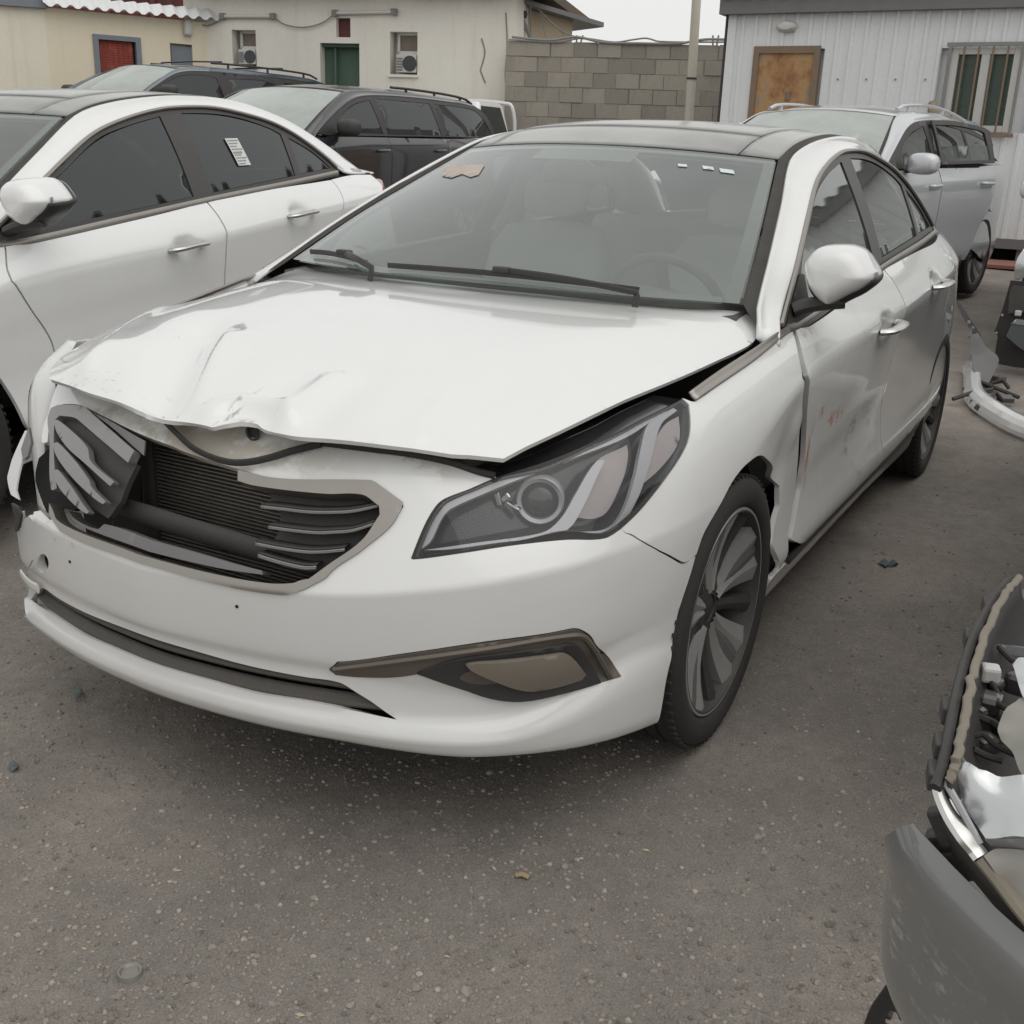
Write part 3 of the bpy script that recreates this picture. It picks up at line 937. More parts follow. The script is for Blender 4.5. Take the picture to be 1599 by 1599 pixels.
def door_handle(parent, x, side, z):
    u = BODY.u_of('x', x)
    def P(dx, dz, off):
        uu = BODY.u_of('x', x + dx); p = BODY.pt(np.array([uu]), np.array([BODY.v_of_z(uu, z + dz + .02 * (-dx))]), off)[0]
        return p if side > 0 else mirror_y(p)
    pts = [P(.105, -.004, .0), P(.098, -.002, .02), P(.07, 0, .034), P(0, .003, .040), P(-.07, .002, .036), P(-.1, 0, .024), P(-.108, 0, .004)]
    o = MB().tube(catmull(pts, 4, False, 80), .0150, 10, True, (1.3, .75)).build('door_handle', MATS['chrome'], parent, smooth=True)
    return o

def cup_disp(x, z):
    c = BODY.pt(np.array([BODY.u_of('x', x)]), np.array([BODY.v_of_z(BODY.u_of('x', x), z)]))[0]
    def f(X):
        d = ((X[:, 0] - c[0]) / .075) ** 2 + ((X[:, 2] - c[2] - .004) / .030) ** 2
        X = X.copy(); X[:, 1] -= np.sign(X[:, 1]) * .026 * np.exp(-d ** 2)
        return X
    return f

def chain(*fs):
    def f(X):
        for g in fs:
            if g is not None: X = g(X)
        return X
    return f

def side_windows(root, side, glassm, paintm, chromem):
    f = gside if side > 0 else gside_r
    fl = side > 0
    fr = panel('window_frame', f, FRAME, MATS['black_trim'], root, holes=[shrink(PANE_F, -.006), shrink(PANE_R, -.006), shrink(PANE_Q, -.006)], ds=.035, thick=.02, flip=fl)
    for nm, P in (('front_window', PANE_F), ('rear_window', PANE_R), ('quarter_window', PANE_Q)):
        panel(nm, f, P, glassm, fr, ds=.05, thick=0, flip=fl, offset=-.004)
    # bright moulding round the top of the side glass, thicker belt moulding below
    top = f(*np.array(FRAME[:14]).T); top = top + np.array([0, side * .006, .003])
    tube_obj('window_moulding', top, .0075, chromem, root, 6)
    belt = f(*np.array([(-.42, .951), (-.52, .945), (-1.1, .980), (-1.73, 1.018), (-2.45, 1.054), (-2.89, 1.077)]).T) + np.array([0, side * .012, -.004])
    MB().tube(catmull(belt, 8), .012, 8, True, (.6, 1.25)).build('belt_moulding', chromem, root, smooth=True)
    # pillar and roof rail
    FO = [tuple(p) for p in f(*np.array(FRAME[:14]).T)]
    low = [(-.33, side * .872, .918), (-.365, side * .862, .938)] + FO + [(-3.02, side * .775, 1.062), (-3.3, side * .745, 1.05)]
    inn = np.array(RAIL_IN); inn[:, 1] *= side
    # match the two curves point for point
    A = resample_n(inn, 60); B = resample_n(low, 60)
    strip('roof_rail', A, B, paintm, root, 60, 8, .012, flip=(side < 0), thick=.01)

def greenhouse(root, paintm, glassm_w, glassm_s, chromem):
    patch_mesh('windshield', WS, -.985, .985, .012, .985, glassm_w, root, 30, 24, 0.0)
    # painted black border of the pane, on its inner face
    bd = MB()
    def cells(s0, s1, t0, t1, ns, nt_):
        S, T = np.meshgrid(np.linspace(s0, s1, ns + 1), np.linspace(t0, t1, nt_ + 1), indexing='ij')
        X = WS(S, T).reshape(-1, 3) + np.array([-.004, 0, -.005]); w_ = nt_ + 1
        bd.add(X, [(i * w_ + j, (i + 1) * w_ + j, (i + 1) * w_ + j + 1, i * w_ + j + 1) for i in range(ns) for j in range(nt_)])
    cells(-.99, .99, .955, .985, 30, 2); cells(-.93, .93, .012, .05, 30, 2)
    cells(-.99, -.935, .05, .955, 2, 20); cells(.935, .99, .05, .955, 2, 20)
    cells(-.30, .30, .86, .955, 12, 3)
    bd.build('windshield_border', MATS['gloss_black'], root, fix=False, smooth=False)
    for sd_ in (1, -1):
        E = np.array(WS_E); E[:, 1] *= sd_
        Ii = np.array(RAIL_IN[1:5]); Ii[:, 1] *= sd_
        strip('windshield_moulding', resample_n(E, 30) + [0, 0, .002], resample_n(Ii, 30) + [0, 0, .001], MATS['rubber'], root, 30, 3, .004, flip=(sd_ < 0))
    # black glass roof: front strip, sliding panel, side strips
    patch_mesh('roof_front_panel', RF, -.80, .80, .0, .135, MATS['roof_black'], root, 24, 8, 0, .006)
    patch_mesh('roof_glass', RF, -.80, .80, .140, .93, MATS['roof_black'], root, 24, 30, 0.002, .006)
    patch_mesh('roof_rear_panel', RF, -.80, .80, .935, 1.0, MATS['roof_black'], root, 24, 4, 0, .006)
    for sd_ in (1, -1):
        patch_mesh('roof_side_strip', RF, .808 * sd_, 1.0 * sd_, .0, 1.0, MATS['roof_black'], root, 6, 30, 0, .006)
        E = np.array(RF_E); E[:, 1] *= sd_
        Ii = np.array(RAIL_IN[4:11]); Ii[:, 1] *= sd_
        strip('roof_ditch', resample_n(E, 30) - [0, 0, .002], resample_n(Ii, 30) - [0, 0, .002], MATS['rubber'], root, 30, 2, 0, flip=(sd_ < 0))
    patch_mesh('rear_screen', RG, -.985, .985, .01, .985, MATS['tinted_glass'], root, 20, 14)
    for sd_ in (1, -1): side_windows(root, sd_, glassm_s, paintm, chromem)

def interior(root, trim):
    """dashboard, wheel and seats seen through the glass"""
    it = empty('cabin_interior', (0, 0, 0), 0, root)
    MB().box((-1.7, 0, .42), (2.9, 1.56, .06)).build('cabin_floor', MATS['dash_grey'], it)
    rings = []
    for y in np.linspace(-.74, .74, 13):
        h = .03 * math.exp(-((y - .36) / .17) ** 2)
        rings.append([(-.30 - .1 * abs(y), y, .985 - .02 * abs(y)), (-.50, y, 1.0 + h - .02), (-.66, y, .985 + h - .02), (-.73, y, .93 + h), (-.74, y, .72), (-.60, y, .55), (-.3, y, .6)])
    loft('dashboard', rings, MATS['dash_grey'], it)
    t = []
    c = Vector((-.86, .36, .90)); ax = Vector((-.9, 0, .44)).normalized()
    e1 = Vector((0, 1, 0)); e2 = ax.cross(e1)
    ringp = [c + e1 * .185 * math.cos(a) + e2 * .185 * math.sin(a) for a in np.linspace(0, 2 * math.pi, 41)]
    sw = MB().tube([tuple(p) for p in ringp], .016, 8, False).build('steering_wheel', MATS['dash_grey'], it, smooth=True)
    hb = MB()
    for a in (0, math.pi, 1.5 * math.pi):
        p = c + e1 * .18 * math.cos(a) + e2 * .18 * math.sin(a)
        hb.tube([tuple(c), tuple((c + p) / 2), tuple(p)], .02, 8)
    hb.lathe([(.0, .03), (.05, .025), (.07, .0)], 20, tuple(c), 'x')
    hb.build('steering_boss', MATS['dash_grey'], sw, smooth=True)
    for y in (.37, -.37):
        s_ = empty('front_seat', (0, 0, 0), 0, it)
        def slab(path, wid, th):
            rings = []
            for (x, z, wv, tv) in path:
                ring = []
                for k in range(20):
                    a = 2 * math.pi * k / 20
                    cx, sx = math.cos(a), math.sin(a)
                    ring.append((x + tv * np.sign(sx) * abs(sx) ** .6, y + wv * np.sign(cx) * abs(cx) ** .5, z))
                rings.append(ring)
            return rings
        loft('seat_back', slab([(-1.30, .50, .20, .06), (-1.32, .56, .25, .08), (-1.40, .80, .26, .075), (-1.47, 1.0, .245, .065), (-1.50, 1.08, .20, .05), (-1.505, 1.10, .10, .03)], 0, 0), trim, s_)
        loft('head_rest', slab([(-1.50, 1.12, .07, .03), (-1.50, 1.14, .125, .05), (-1.51, 1.22, .13, .05), (-1.515, 1.27, .10, .04), (-1.515, 1.285, .05, .02)], 0, 0), trim, s_)
        MB().box((-1.07, y, .53), (.52, .50, .14)).build('seat_cushion', trim, s_, bevel=.05)
    MB().box((-2.45, 0, .78), (.22, 1.35, .62), Matrix.Rotation(R(-18), 3, 'Y')).build('rear_bench', trim, it, bevel=.06)
    MB().box((-2.15, 0, .52), (.5, 1.35, .16)).build('rear_cushion', trim, it, bevel=.05)
    for y in (.70, -.70):
        MB().tube([(-1.63, y * 1.0, .5), (-1.66, y * .98, 1.0), (-1.72, y * .83, 1.34)], .05, 8).build('centre_pillar', MATS['grey_cloth'], it, smooth=True)
    patch_mesh('headliner', RF, -.98, .98, .0, 1.0, MATS['grey_cloth'], it, 16, 12, -.035)
    tube_obj('inner_mirror', [(-.93, -.12, 1.285), (-.94, 0, 1.287), (-.93, .12, 1.285)], .028, MATS['black_plastic'], it, 10, (.4, 1))
    # grab handle seen at the driver's side and a pale visor tag
    return it

def inner_shell(root, front=True):
    """dark structure behind the panel gaps"""
    ub, vb = np.linspace(BODY.u_of('x', -.42), UM, 90), np.linspace(VK[1], VK[12], 24)
    for sd_ in (1, -1):
        A, B = np.meshgrid(sd_ * ub, vb, indexing='ij')
        X = BODY.pt(A.ravel(), B.ravel(), -.028)
        m = len(vb); F = []
        for i in range(len(ub) - 1):
            for j in range(m - 1):
                q = (i * m + j, (i + 1) * m + j, (i + 1) * m + j + 1, i * m + j + 1)
                c = X[list(q)].mean(0)
                if math.hypot(c[0] + 2.805, c[2] - .334) < .40: continue
                F.append(q if sd_ > 0 else q[::-1])
        link_mesh('inner_panel', X, F, MATS['dark_void'], root)
    # wheel housings
    for x in (0, -2.805):
        for sd_ in (1, -1):
            b = MB()
            prof = [(.375, .0), (.385, -.30)]
            b.lathe([(.378, sd_ * .85), (.385, sd_ * .60), (.05, sd_ * .58)], 28, (x, 0, .334), 'y', R(-15), R(195))
            b.build('wheel_housing', MATS['dark_void'], root, smooth=True)
    MB().box((-1.75, 0, .24), (3.3, 1.5, .07)).build('underbody', MATS['dark_void'], root)
    if front:
        MB().box((.0, 0, .50), (.95, 1.10, .45)).build('engine_block', MATS['engine_bay'], root, bevel=.05)
        MB().box((-.42, 0, .70), (.05, 1.5, .46)).build('firewall', MATS['dark_void'], root)
        MB().box((-.30, 0, .925), (.30, 1.40, .03)).build('cowl', MATS['black_plastic'], root, bevel=.01)
        MB().box((.25, 0, .27), (.95, 1.0, .04)).build('undertray', MATS['dark_void'], root)

def wipers(root):
    for P, arm in (([(-.19, -.60, 1.008), (-.215, -.3, 1.030), (-.195, .0, 1.032), (-.215, .12, 1.03)], None),):
        pass
    def on(s_, t_, h=.012):
        p = WS(np.array([s_]), np.array([t_]))[0]
        return p + np.array([.5, 0, .85]) * h
    def one(name, S, T, pv):
        blade = [on(a, b, .016) for a, b in zip(S, T)]
        tp = np.concatenate([np.linspace(.006, .011, 7), np.linspace(.011, .005, 12)])
        o = MB().tube(catmull(blade, 6, False, 80), .0065, 6, True, (.7, 1.3)).build(name, MATS['black_trim'], root, smooth=True)
        mid = blade[len(blade) // 2]
        arm = [pv, pv + np.array([-.01, 0, .035]), (pv + mid) / 2 + np.array([.01, 0, .03]), mid + np.array([.006, 0, .012])]
        MB().tube(catmull(arm, 5), .007, 8, True, (1.3, .7)).build('wiper_arm', MATS['black_trim'], o, smooth=True)
        MB().box(tuple(mid + np.array([.006, 0, .012])), (.022, .05, .016)).build('wiper_clip', MATS['black_plastic'], o, bevel=.005)
    one('wiper', [-.30, -.05, .2, .45, .68], [.030, .040, .043, .036, .02], np.array([-.23, .52, .99]))
    one('wiper', [-.86, -.72, -.58, -.42], [.05, .056, .05, .03], np.array([-.20, -.28, .99]))
# ------------------------------------------------------------------ one saloon
HOOD_SIDE = [(-.455, .742), (-.43, .772), (-.37, .797), (-.32, .806), (-.19, .795), (.06, .772), (.293, .738), (.493, .702), (.665, .660)]
HOOD_FRONT = [(.71, .575), (.775, .43), (.805, .32), (.815, .27), (.822, .23), (.826, .2), (.832, .1), (.835, 0)]
HOOD_NOTCH = [(.71, .575), (.775, .43), (.805, .32), (.816, .25), (.81, .215), (.80, .19), (.803, .155), (.818, .13), (.834, .11), (.836, .03)]

def ridge(P, pts, amp, wid, lens=None, power=2.0, side=None):
    """height added along a crease polyline in plan; side keeps it on one side only"""
    q = P[:, :2]; d = seg_dist(q, np.array(pts, float), closed=False)
    return amp * np.exp(-(d / wid) ** power)
def blob(P, c, rx, ry, amp, ang=0.0, power=2.0):
    x, y = P[:, 0] - c[0], P[:, 1] - c[1]
    ca, sa = math.cos(ang), math.sin(ang)
    a, b = (x * ca + y * sa) / rx, (-x * sa + y * ca) / ry
    return amp * np.exp(-(a * a + b * b) ** (power / 2))

H_VAL = RH.many([(322, 515), (290, 560), (268, 605), (250, 655)])
H_RID = RH.many([(352, 532), (325, 580), (303, 625), (285, 664)])
H_R1 = RH.many([(245, 468), (185, 528), (128, 600)])
H_R2 = RH.many([(520, 600), (470, 632), (430, 672)])
H_R3 = RH.many([(700, 630), (660, 668), (640, 702)])
H_EMB = RH(392, 652)
H_LEFT = RH(190, 560)
H_TOPC = RH(135, 540)
def side_of(P, pts):
    """signed distance in plan from the line through the two end points (positive to its right)"""
    a, b = np.array(pts[0]), np.array(pts[-1]); t = (b - a) / np.linalg.norm(b - a)
    return (P[:, 0] - a[0]) * t[1] - (P[:, 1] - a[1]) * t[0]
def hood_damage(X):
    X = X.copy()
    x, y = X[:, 0], X[:, 1]
    d2 = lambda L: seg_dist(X[:, :2], np.array(L, float), closed=False)
    front = np.clip((x - .05) / .7, 0, 1)
    dz = .012 * np.clip((x + .2) / .5, 0, 1) * np.clip((.95 - x) / .35, 0, 1)                    # the whole lid sits proud of the wings
    dz -= .046 * front ** .5 * np.exp(-(d2(H_VAL) / .062) ** 2)
    dz += .020 * np.exp(-np.abs(d2(H_RID) / .035) ** 1.3)
    dz += .012 * np.exp(-np.abs(d2(H_R1) / .03) ** 1.1)
    s1 = side_of(X, H_R1)
    sg = 1 if s1[np.argmin(np.abs(x - .6) + np.abs(y + .66))] > 0 else -1
    dz -= .07 * np.maximum(0, sg * s1) * np.clip((x - .1) / .4, 0, 1)
    dz += .014 * np.exp(-((x - H_LEFT[0]) / .16) ** 2 - ((y - H_LEFT[1]) / .12) ** 2)
    dz += .015 * np.exp(-np.abs(d2(H_R2) / .03) ** 1.3) - .008 * np.exp(-((d2(H_R2) - .07) / .05) ** 2) * front
    dz += .006 * np.exp(-np.abs(d2(H_R3) / .03) ** 1.2)
    de = np.hypot((x - H_EMB[0] - .02) / .05, (y - H_EMB[1]) / .07)
    dz += -.016 * np.exp(-de ** 2) + .016 * np.exp(-((de - 1.35) / .4) ** 2)
    # small pressed waves towards the front edge
    dz += front ** 2 * (.0009 * np.sin(x * 31 + y * 17) + .0008 * np.sin(y * 41 - x * 13 + 1.0))
    fe = seg_dist(X[:, :2], np.array(HOOD_NOTCH + HOOD_RIGHT[:5]), closed=False)
    dz = dz - (dz - .004) * .90 * np.exp(-(fe / .024) ** 2)
    rc = np.hypot((x + .45) / .12, (np.abs(y) - .76) / .12)
    dz += .018 * np.exp(-rc ** 2)
    X[:, 2] += dz
    return X

def bpx(x, y): return tuple(BODY.pt(*[np.array([q]) for q in RS(x, y)])[0])
def hpx(x, y): q = RH(x, y); return tuple(hood_base(np.array([q[0]]), np.array([q[1]]))[0])
ORANGE = (.60, .23, .11)
paint('door_paint', (.77, .775, .765), dust=.24, streak=.10, coat=.45, marks=[
    (bpx(1304, 650), (.13, .2, .035), ORANGE, (22, 22, 50), .46), (bpx(1285, 640), (.05, .2, .03), ORANGE, (40, 30, 60), .48), (bpx(1262, 700), (.03, .2, .10), ORANGE, (45, 40, 12), .43), (bpx(1258, 745), (.02, .2, .05), ORANGE, (60, 40, 20), .45),
    (bpx(1330, 700), (.5, .3, .16), (.36, .33, .28), (3, 3, 9), .55), (bpx(1265, 528), (.10, .2, .05), (.42, .36, .28), (9, 9, 14), .5)])
paint('bonnet_paint', (.77, .775, .765), dust=.13, marks=[
    (hpx(265, 523), (.07, .09, .2), (.40, .39, .37), (60, 70, 30), .60), (hpx(165, 603), (.05, .13, .2), (.42, .40, .37), (70, 45, 30), .58), (hpx(392, 660), (.025, .05, .2), (.16, .15, .14), (30, 30, 20), .50),
    (hpx(370, 640), (.10, .015, .2), (.40, .39, .37), (50, 90, 30), .5)])
paint('bumper_paint', (.77, .775, .765), dust=.15, marks=[
    (bpx(300, 695), (.2, .45, .07), (.52, .485, .42), (6, 6, 9), .42), (bpx(560, 715), (.2, .28, .05), (.50, .465, .40), (7, 7, 12), .45), (bpx(150, 650), (.2, .12, .05), (.45, .42, .37), (12, 12, 12), .48), (bpx(100, 815), (.1, .08, .06), (.36, .33, .29), (26, 26, 26), .52)])

def sedan(root, damaged, paintm, doorm, glass_s):
    ch = MATS['satin_chrome']
    # ---- bonnet
    side = HOOD_SIDE
    ol = side + HOOD_FRONT
    right = [(a, -b) for a, b in (HOOD_FRONT[:-1][::-1] + side[::-1])] if not damaged else HOOD_RIGHT
    right_in = [(a, -b) for a, b in HOOD_FRONT[:-1][::-1]] + [(a, -b) for a, b in side[::-1]]
    ol = side + (HOOD_FRONT + right_in if not damaged else HOOD_NOTCH + HOOD_RIGHT) + [(-.33, -.55), (-.27, -.28), (-.245, 0), (-.27, .28), (-.33, .55)]
    panel('bonnet', hood_base, ol[::-1], MATS['bonnet_paint'] if damaged else paintm, root, ds=.014 if damaged else .035, thick=.009, disp=hood_damage if damaged else None, rim_mat=paintm)
    # ---- wings, doors, quarters, sills
    for sd_ in (1, -1):
        dm = damaged and sd_ > 0
        fen = FEND_L + ([px_((1212.7, 740.7)), px_((1222.7, 759.4)), px_((1220, 790)), px_((1210, 826)), px_((1206, 850))] if dm else arch(0, .374, 105, 176, 8)) + [XZ(-.40, .315)]
        fen = fen + (FGAP if dm else [(a - .008, b) for a, b in DGAP])[::-1] + [px_(p) for p in ((1210, 536), (1176, 564), (1128, 597), (1084, 627))]
        bodypanel('front_wing', fen, paintm, root, sd_, ds=.02, thick=.014, disp=wing_damage if dm else None)
        A = [BODY.pt(np.array([a]), np.array([b]), .004)[0] for a, b in px([(1084, 626), (1128, 596), (1176, 563), (1210, 535), (1239, 512)])]
        Bb = [BODY.pt(np.array([a]), np.array([b]), .004)[0] for a, b in px([(1072, 612), (1120, 578), (1176, 542), (1206, 521), (1236, 502)])]
        if sd_ < 0: A, Bb = mirror_y(A), mirror_y(Bb)
        strip('wing_moulding', Bb, A, ch, root, 30, 4, .004, flip=(sd_ < 0), thick=.006)
        belt = [(-1.655, 1.006), (-1.1, .968), (-.60, .939)]
        fd = DGAP + [XZ(-.7, .312), XZ(-1.2, .312), XZ(-1.598, .314), XZ(-1.61, .5), XZ(-1.63, .75)] + [XZ(*p) for p in belt]
        dz1 = chain(cup_disp(-1.36, .853), door_damage if dm else None)
        d1 = bodypanel('front_door', fd, doorm if dm else paintm, root, sd_, ds=.022, thick=.014, disp=dz1)
        door_handle(d1, -1.36, sd_, .853)
        rd = [XZ(-1.607, .314), XZ(-1.9, .316), XZ(-2.33, .325)] + arch(-2.805, .392, 170, 128, 6)[0:] + [XZ(-2.61, .76), XZ(-2.68, .90), XZ(-2.765, 1.044), XZ(-2.45, 1.038), XZ(-2.0, 1.022), XZ(-1.665, 1.006), XZ(-1.64, .75), XZ(-1.619, .5)]
        d2 = bodypanel('rear_door', rd, paintm, root, sd_, ds=.024, thick=.014, disp=chain(cup_disp(-2.26, .915), door_damage if dm else None))
        door_handle(d2, -2.26, sd_, .915)
        ub = BODY.u_of('r', .66); ua = BODY.u_of('x', -3.25)
        qp = [XZ(-2.774, 1.046), XZ(-2.688, .90), XZ(-2.618, .76)] + arch(-2.805, .378, 126, 12, 9) + [XZ(-3.30, .60), XZ(-3.5, .66), (BODY.u_of('r', .74), .60), (BODY.u_of('r', .74), .69), XZ(-3.30, .88), XZ(-3.24, .93), XZ(-3.40, .985), XZ(-3.36, 1.045), XZ(-3.1, 1.055)]
        bodypanel('rear_quarter', qp, paintm, root, sd_, ds=.03, thick=.014)
        tl = [XZ(-3.31, .885), XZ(-3.25, .93), XZ(-3.40, .98), (BODY.u_of('r', .6), .80), (BODY.u_of('r', .45), .74), (BODY.u_of('r', .74), .70)]
        bodypanel('tail_lamp', tl, MATS['red_lamp'], root, sd_, ds=.03, thick=.03)
        rb = arch(-2.805, .378, 8, -12, 3) + [(BODY.u_of('x', -3.22), .19), (BODY.u_of('r', .7), .19), (UM, .19), (UM, .60), (BODY.u_of('r', .74), .592), XZ(-3.5, .652), XZ(-3.30, .592)]
        bodypanel('rear_bumper', rb, paintm, root, sd_, ds=.04, thick=.014)
        bt = [(BODY.u_of('r', .735), .605), (UM, .605), (UM, .93), (BODY.u_of('r', .6), .90), (BODY.u_of('r', .6), .81), (BODY.u_of('r', .45), .735), (BODY.u_of('r', .735), .695)]
        bodypanel('boot_face', bt, paintm, root, sd_, ds=.04, thick=.014)
        sl = [XZ(-.37, .30), (BODY.u_of('x', -.36), .185), (BODY.u_of('x', -1.2), .18), (BODY.u_of('x', -2.44), .18), XZ(-2.425, .31), XZ(-1.6, .302), XZ(-.7, .30)]
        bodypanel('sill', sl, MATS['white_paint'], root, sd_, ds=.035, thick=.014)
        bl = [(BODY.pt(np.array([BODY.u_of('x', x)]), np.array([BODY.v_of_z(BODY.u_of('x', x), .312 + (.02 * max(0, -1.9 - x)))]), -.002)[0]) for x in np.linspace(-.5, -2.40, 12)]
        bl = np.array(bl) if sd_ > 0 else mirror_y(bl)
        tube_obj('door_sill_moulding', bl, .012, MATS['black_trim'], root, 6, (.6, 1.3), sub=3)
        if not (damaged and sd_ < 0): door_mirror(root, sd_, paintm)
        # headlamp
        if not dm: 
            bodypanel('headlamp', HL, MATS['lamp_grey'], root, sd_, ds=.03, thick=.04, offset=-.004) if not damaged else None
    # boot lid between the rear screen and the tail
    A = [(-3.37, y, 1.062 + .045 * (1 - (y / .66) ** 2)) for y in np.linspace(-.66, .66, 9)]
    Bb = [(-3.72 + .16 * (abs(y) / .66) ** 2.5, y, 1.075 - .035 * (abs(y) / .66) ** 3) for y in np.linspace(-.66, .66, 9)]
    strip('boot_lid', A, Bb, paintm, root, 20, 8, .012, flip=True, thick=.01)
    # ---- front bumper
    if not damaged:
        g2 = [(0, GR_R[0][1])] + GR_R[1:] ; g = GR_R[1:] + neg(GR_R[1:])[::-1]
        it = INTAKE[1:]; itl = INTAKE + neg(INTAKE)[::-1]
        panel('front_bumper', BODY.pt, BUMP_L + neg(BUMP_L)[::-1][1:-1], paintm, root, holes=[], ds=.035, thick=.014)
    greenhouse(root, paintm, MATS['windshield_glass'], glass_s, ch)
    interior(root, MATS['beige_leather'])
    inner_shell(root)
    wipers(root)

def px_(p): return RS(*p)

def wing_damage(X):
    X = X.copy()
    # dented behind the wheel, edge bent outwards at the arch
    d = ((X[:, 0] + .33) / .07) ** 2 + ((X[:, 2] - .60) / .10) ** 2
    X[:, 1] -= .022 * np.exp(-d)
    d = ((X[:, 0] + .40) / .04) ** 2 + ((X[:, 2] - .70) / .06) ** 2
    X[:, 1] += .012 * np.exp(-d)
    return X

def door_damage(X):
    X = X.copy(); x, z = X[:, 0], X[:, 2]
    # long pressed-in crease across the lower door, with a soft hollow under it
    zl = np.interp(x, [-2.1, -1.75, -1.5, -1.15, -.8, -.5], [.60, .635, .63, .60, .575, .55])
    wv = np.clip((x + 2.2) / .2, 0, 1) * np.clip((-.5 - x) / .25, 0, 1)
    e = (z - zl) / .03
    X[:, 1] -= wv * (.004 * np.exp(-((z - zl + .05) / .06) ** 2) - .003 * np.exp(-e * e))
    X[:, 1] -= .004 * np.exp(-((x + 1.30) / .14) ** 2 - ((z - .80) / .05) ** 2)
    return X

HOOD_RIGHT = [(.832, -.05), (.815, -.17), (.80, -.29), (.765, -.43), (.735, -.475), (.66, -.555), (.55, -.635), (.44, -.69), (.293, -.738), (.06, -.772), (-.19, -.795), (-.32, -.806), (-.37, -.797), (-.43, -.772), (-.455, -.742)]

# ------------------------------------------------------------------ the damaged white saloon in the foreground
car = empty('sedan', (0, 0, 0))
tag(car, 'white sedan with crumpled bonnet and broken grille in the foreground', 'car', 'white sedans')
sedan(car, True, MATS['white_paint'], MATS['door_paint'], MATS['side_glass'])
RW = RaySurf(WS, np.linspace(-1, 1, 60), np.linspace(0, 1, 50))
for nm, L in (('sticker_orange', [(690, 276), (700, 260), (712, 257), (718, 262), (728, 258), (757, 259), (748, 274), (735, 278), (722, 273), (705, 279)]), ('sticker_white', [(1058, 257), (1072, 258), (1073, 262), (1059, 261)]), ('sticker_white', [(1096, 260), (1113, 262), (1115, 267), (1098, 265)]), ('sticker_white', [(1123, 264), (1145, 267), (1147, 273), (1125, 270)])):
    panel('windshield_sticker', WS, RW.many(L), MATS[nm], car, ds=.03, thick=0, offset=-.003, flip=True, smooth_outline=False)
add_wheel(car, 0, 1, spin=.25, steer=-.01)
add_wheel(car, 0, -1, spin=1.0, steer=-.01)
add_wheel(car, -2.805, 1, spin=.5, ywheel=.80)
add_wheel(car, -2.805, -1, spin=.2)
# ------------------------------------------------------------------ front end of the damaged saloon
def on_body(L, off=0.0):
    A = np.array(px(L)); return BODY.pt(A[:, 0], A[:, 1], off)
bump = [(0, .94), (U3, .94)] + BUMP_L[2:-1] + [(0, .178)]
bump += [(-BODY.u_of('y', y), .178) for y in (.3, .5, .62)] + px([(42, 962), (38, 935), (44, 900), (33, 872), (29, 850)])
TEAR = px([(27, 800), (30, 815), (33, 829), (45, 805), (53, 815), (53, 799), (63, 797), (78, 812)])
bump += TEAR
bump += [GR_B[k] for k in (4, 3, 2, 1, 0)] + GR_R[::-1]
bump += px([(300, 714), (262.6, 700), (223, 685), (169, 657), (142.6, 642), (122, 632.5), (99.5, 631), (88, 634), (79, 655), (74, 690), (66.6, 691.6), (65, 683), (69, 661), (75, 646), (79, 629), (90, 600)])
bump += [(-U3 - .1, .94)]
def bumper_disp(X):
    X = X.copy()
    # upper strip pushed in at the middle
    k = np.exp(-((X[:, 1] + .02) / .25) ** 2) * np.clip((X[:, 2] - .70) / .08, 0, 1)
    X[:, 0] -= .018 * k
    return X
hole_tow = px([(67 + 9 * math.cos(a), 880 + 15 * math.sin(a)) for a in np.linspace(0, 2 * math.pi, 12, endpoint=False)])
bumper = panel('front_bumper', BODY.pt, bump, MATS['bumper_paint'], car, holes=[INTAKE + neg(INTAKE)[::-1], FOGB, hole_tow], ds=.015, thick=.016, disp=bumper_disp, vlines=VL)
# lower intake: louvres and dark back
bk = np.array(INTAKE); uu = np.linspace(-.62, .62, 40)
panel('intake_back', lambda a, b: BODY.pt(a, b, -.07), [(-.66, .25), (.66, .25), (.66, .44), (-.66, .44)], MATS['dark_void'], bumper, ds=.05, thick=0, smooth_outline=False)
for v, wv, m in ((.304, .016, 'intake_grey'), (.334, .015, 'intake_grey'), (.376, .014, 'intake_grey')):
    us = np.linspace(-.53, .60, 30); P = BODY.pt(us, np.full(30, v), -.010)
    Q = BODY.pt(us, np.full(30, v + wv * 1.1), -.030)
    strip('intake_louvre', Q, P, MATS[m], bumper, 40, 3, .003, thick=.008)
for u_ in np.linspace(-.5, .5, 9):
    P = BODY.pt(np.array([u_, u_]), np.array([.30, .42]), -.06)
    MB().tube([P[0], (P[0] + P[1]) / 2, P[1]], .006, 6).build('intake_rib', MATS['black_plastic'], bumper)
# fog-lamp bezels
FOGH = px([(652, 1049), (700, 1031), (760, 1021), (880, 1004), (900, 1008), (916, 1030), (936, 1065), (870, 1079.5), (809.6, 1091), (763, 1087), (720, 1073.7)])
for sd_ in (1,):
    bz = bodypanel('fog_lamp_bezel', shrink(FOGB, .003), MATS['bezel_bronze'], bumper, sd_, ds=.014, thick=.02, offset=.003)
    q = np.array(FOGH); sheet('fog_lamp_housing', BODY.pt(sd_ * q[:, 0], q[:, 1], .008), MATS['black_plastic'], bz, .02, .004, True)
    q = np.array(FOGL); sheet('fog_lamp_cover', BODY.pt(sd_ * q[:, 0], q[:, 1], .014), MATS['fog_cover'], bz, .016, .006, True)
    A = np.array(px([(523, 1043), (640, 1028), (760, 1011), (886, 991), (912, 995), (950, 1056)])); P = BODY.pt(sd_ * A[:, 0], A[:, 1], .006)
    tube_obj('bezel_ridge', P, .006, MATS['bezel_bronze'], bz, 6)
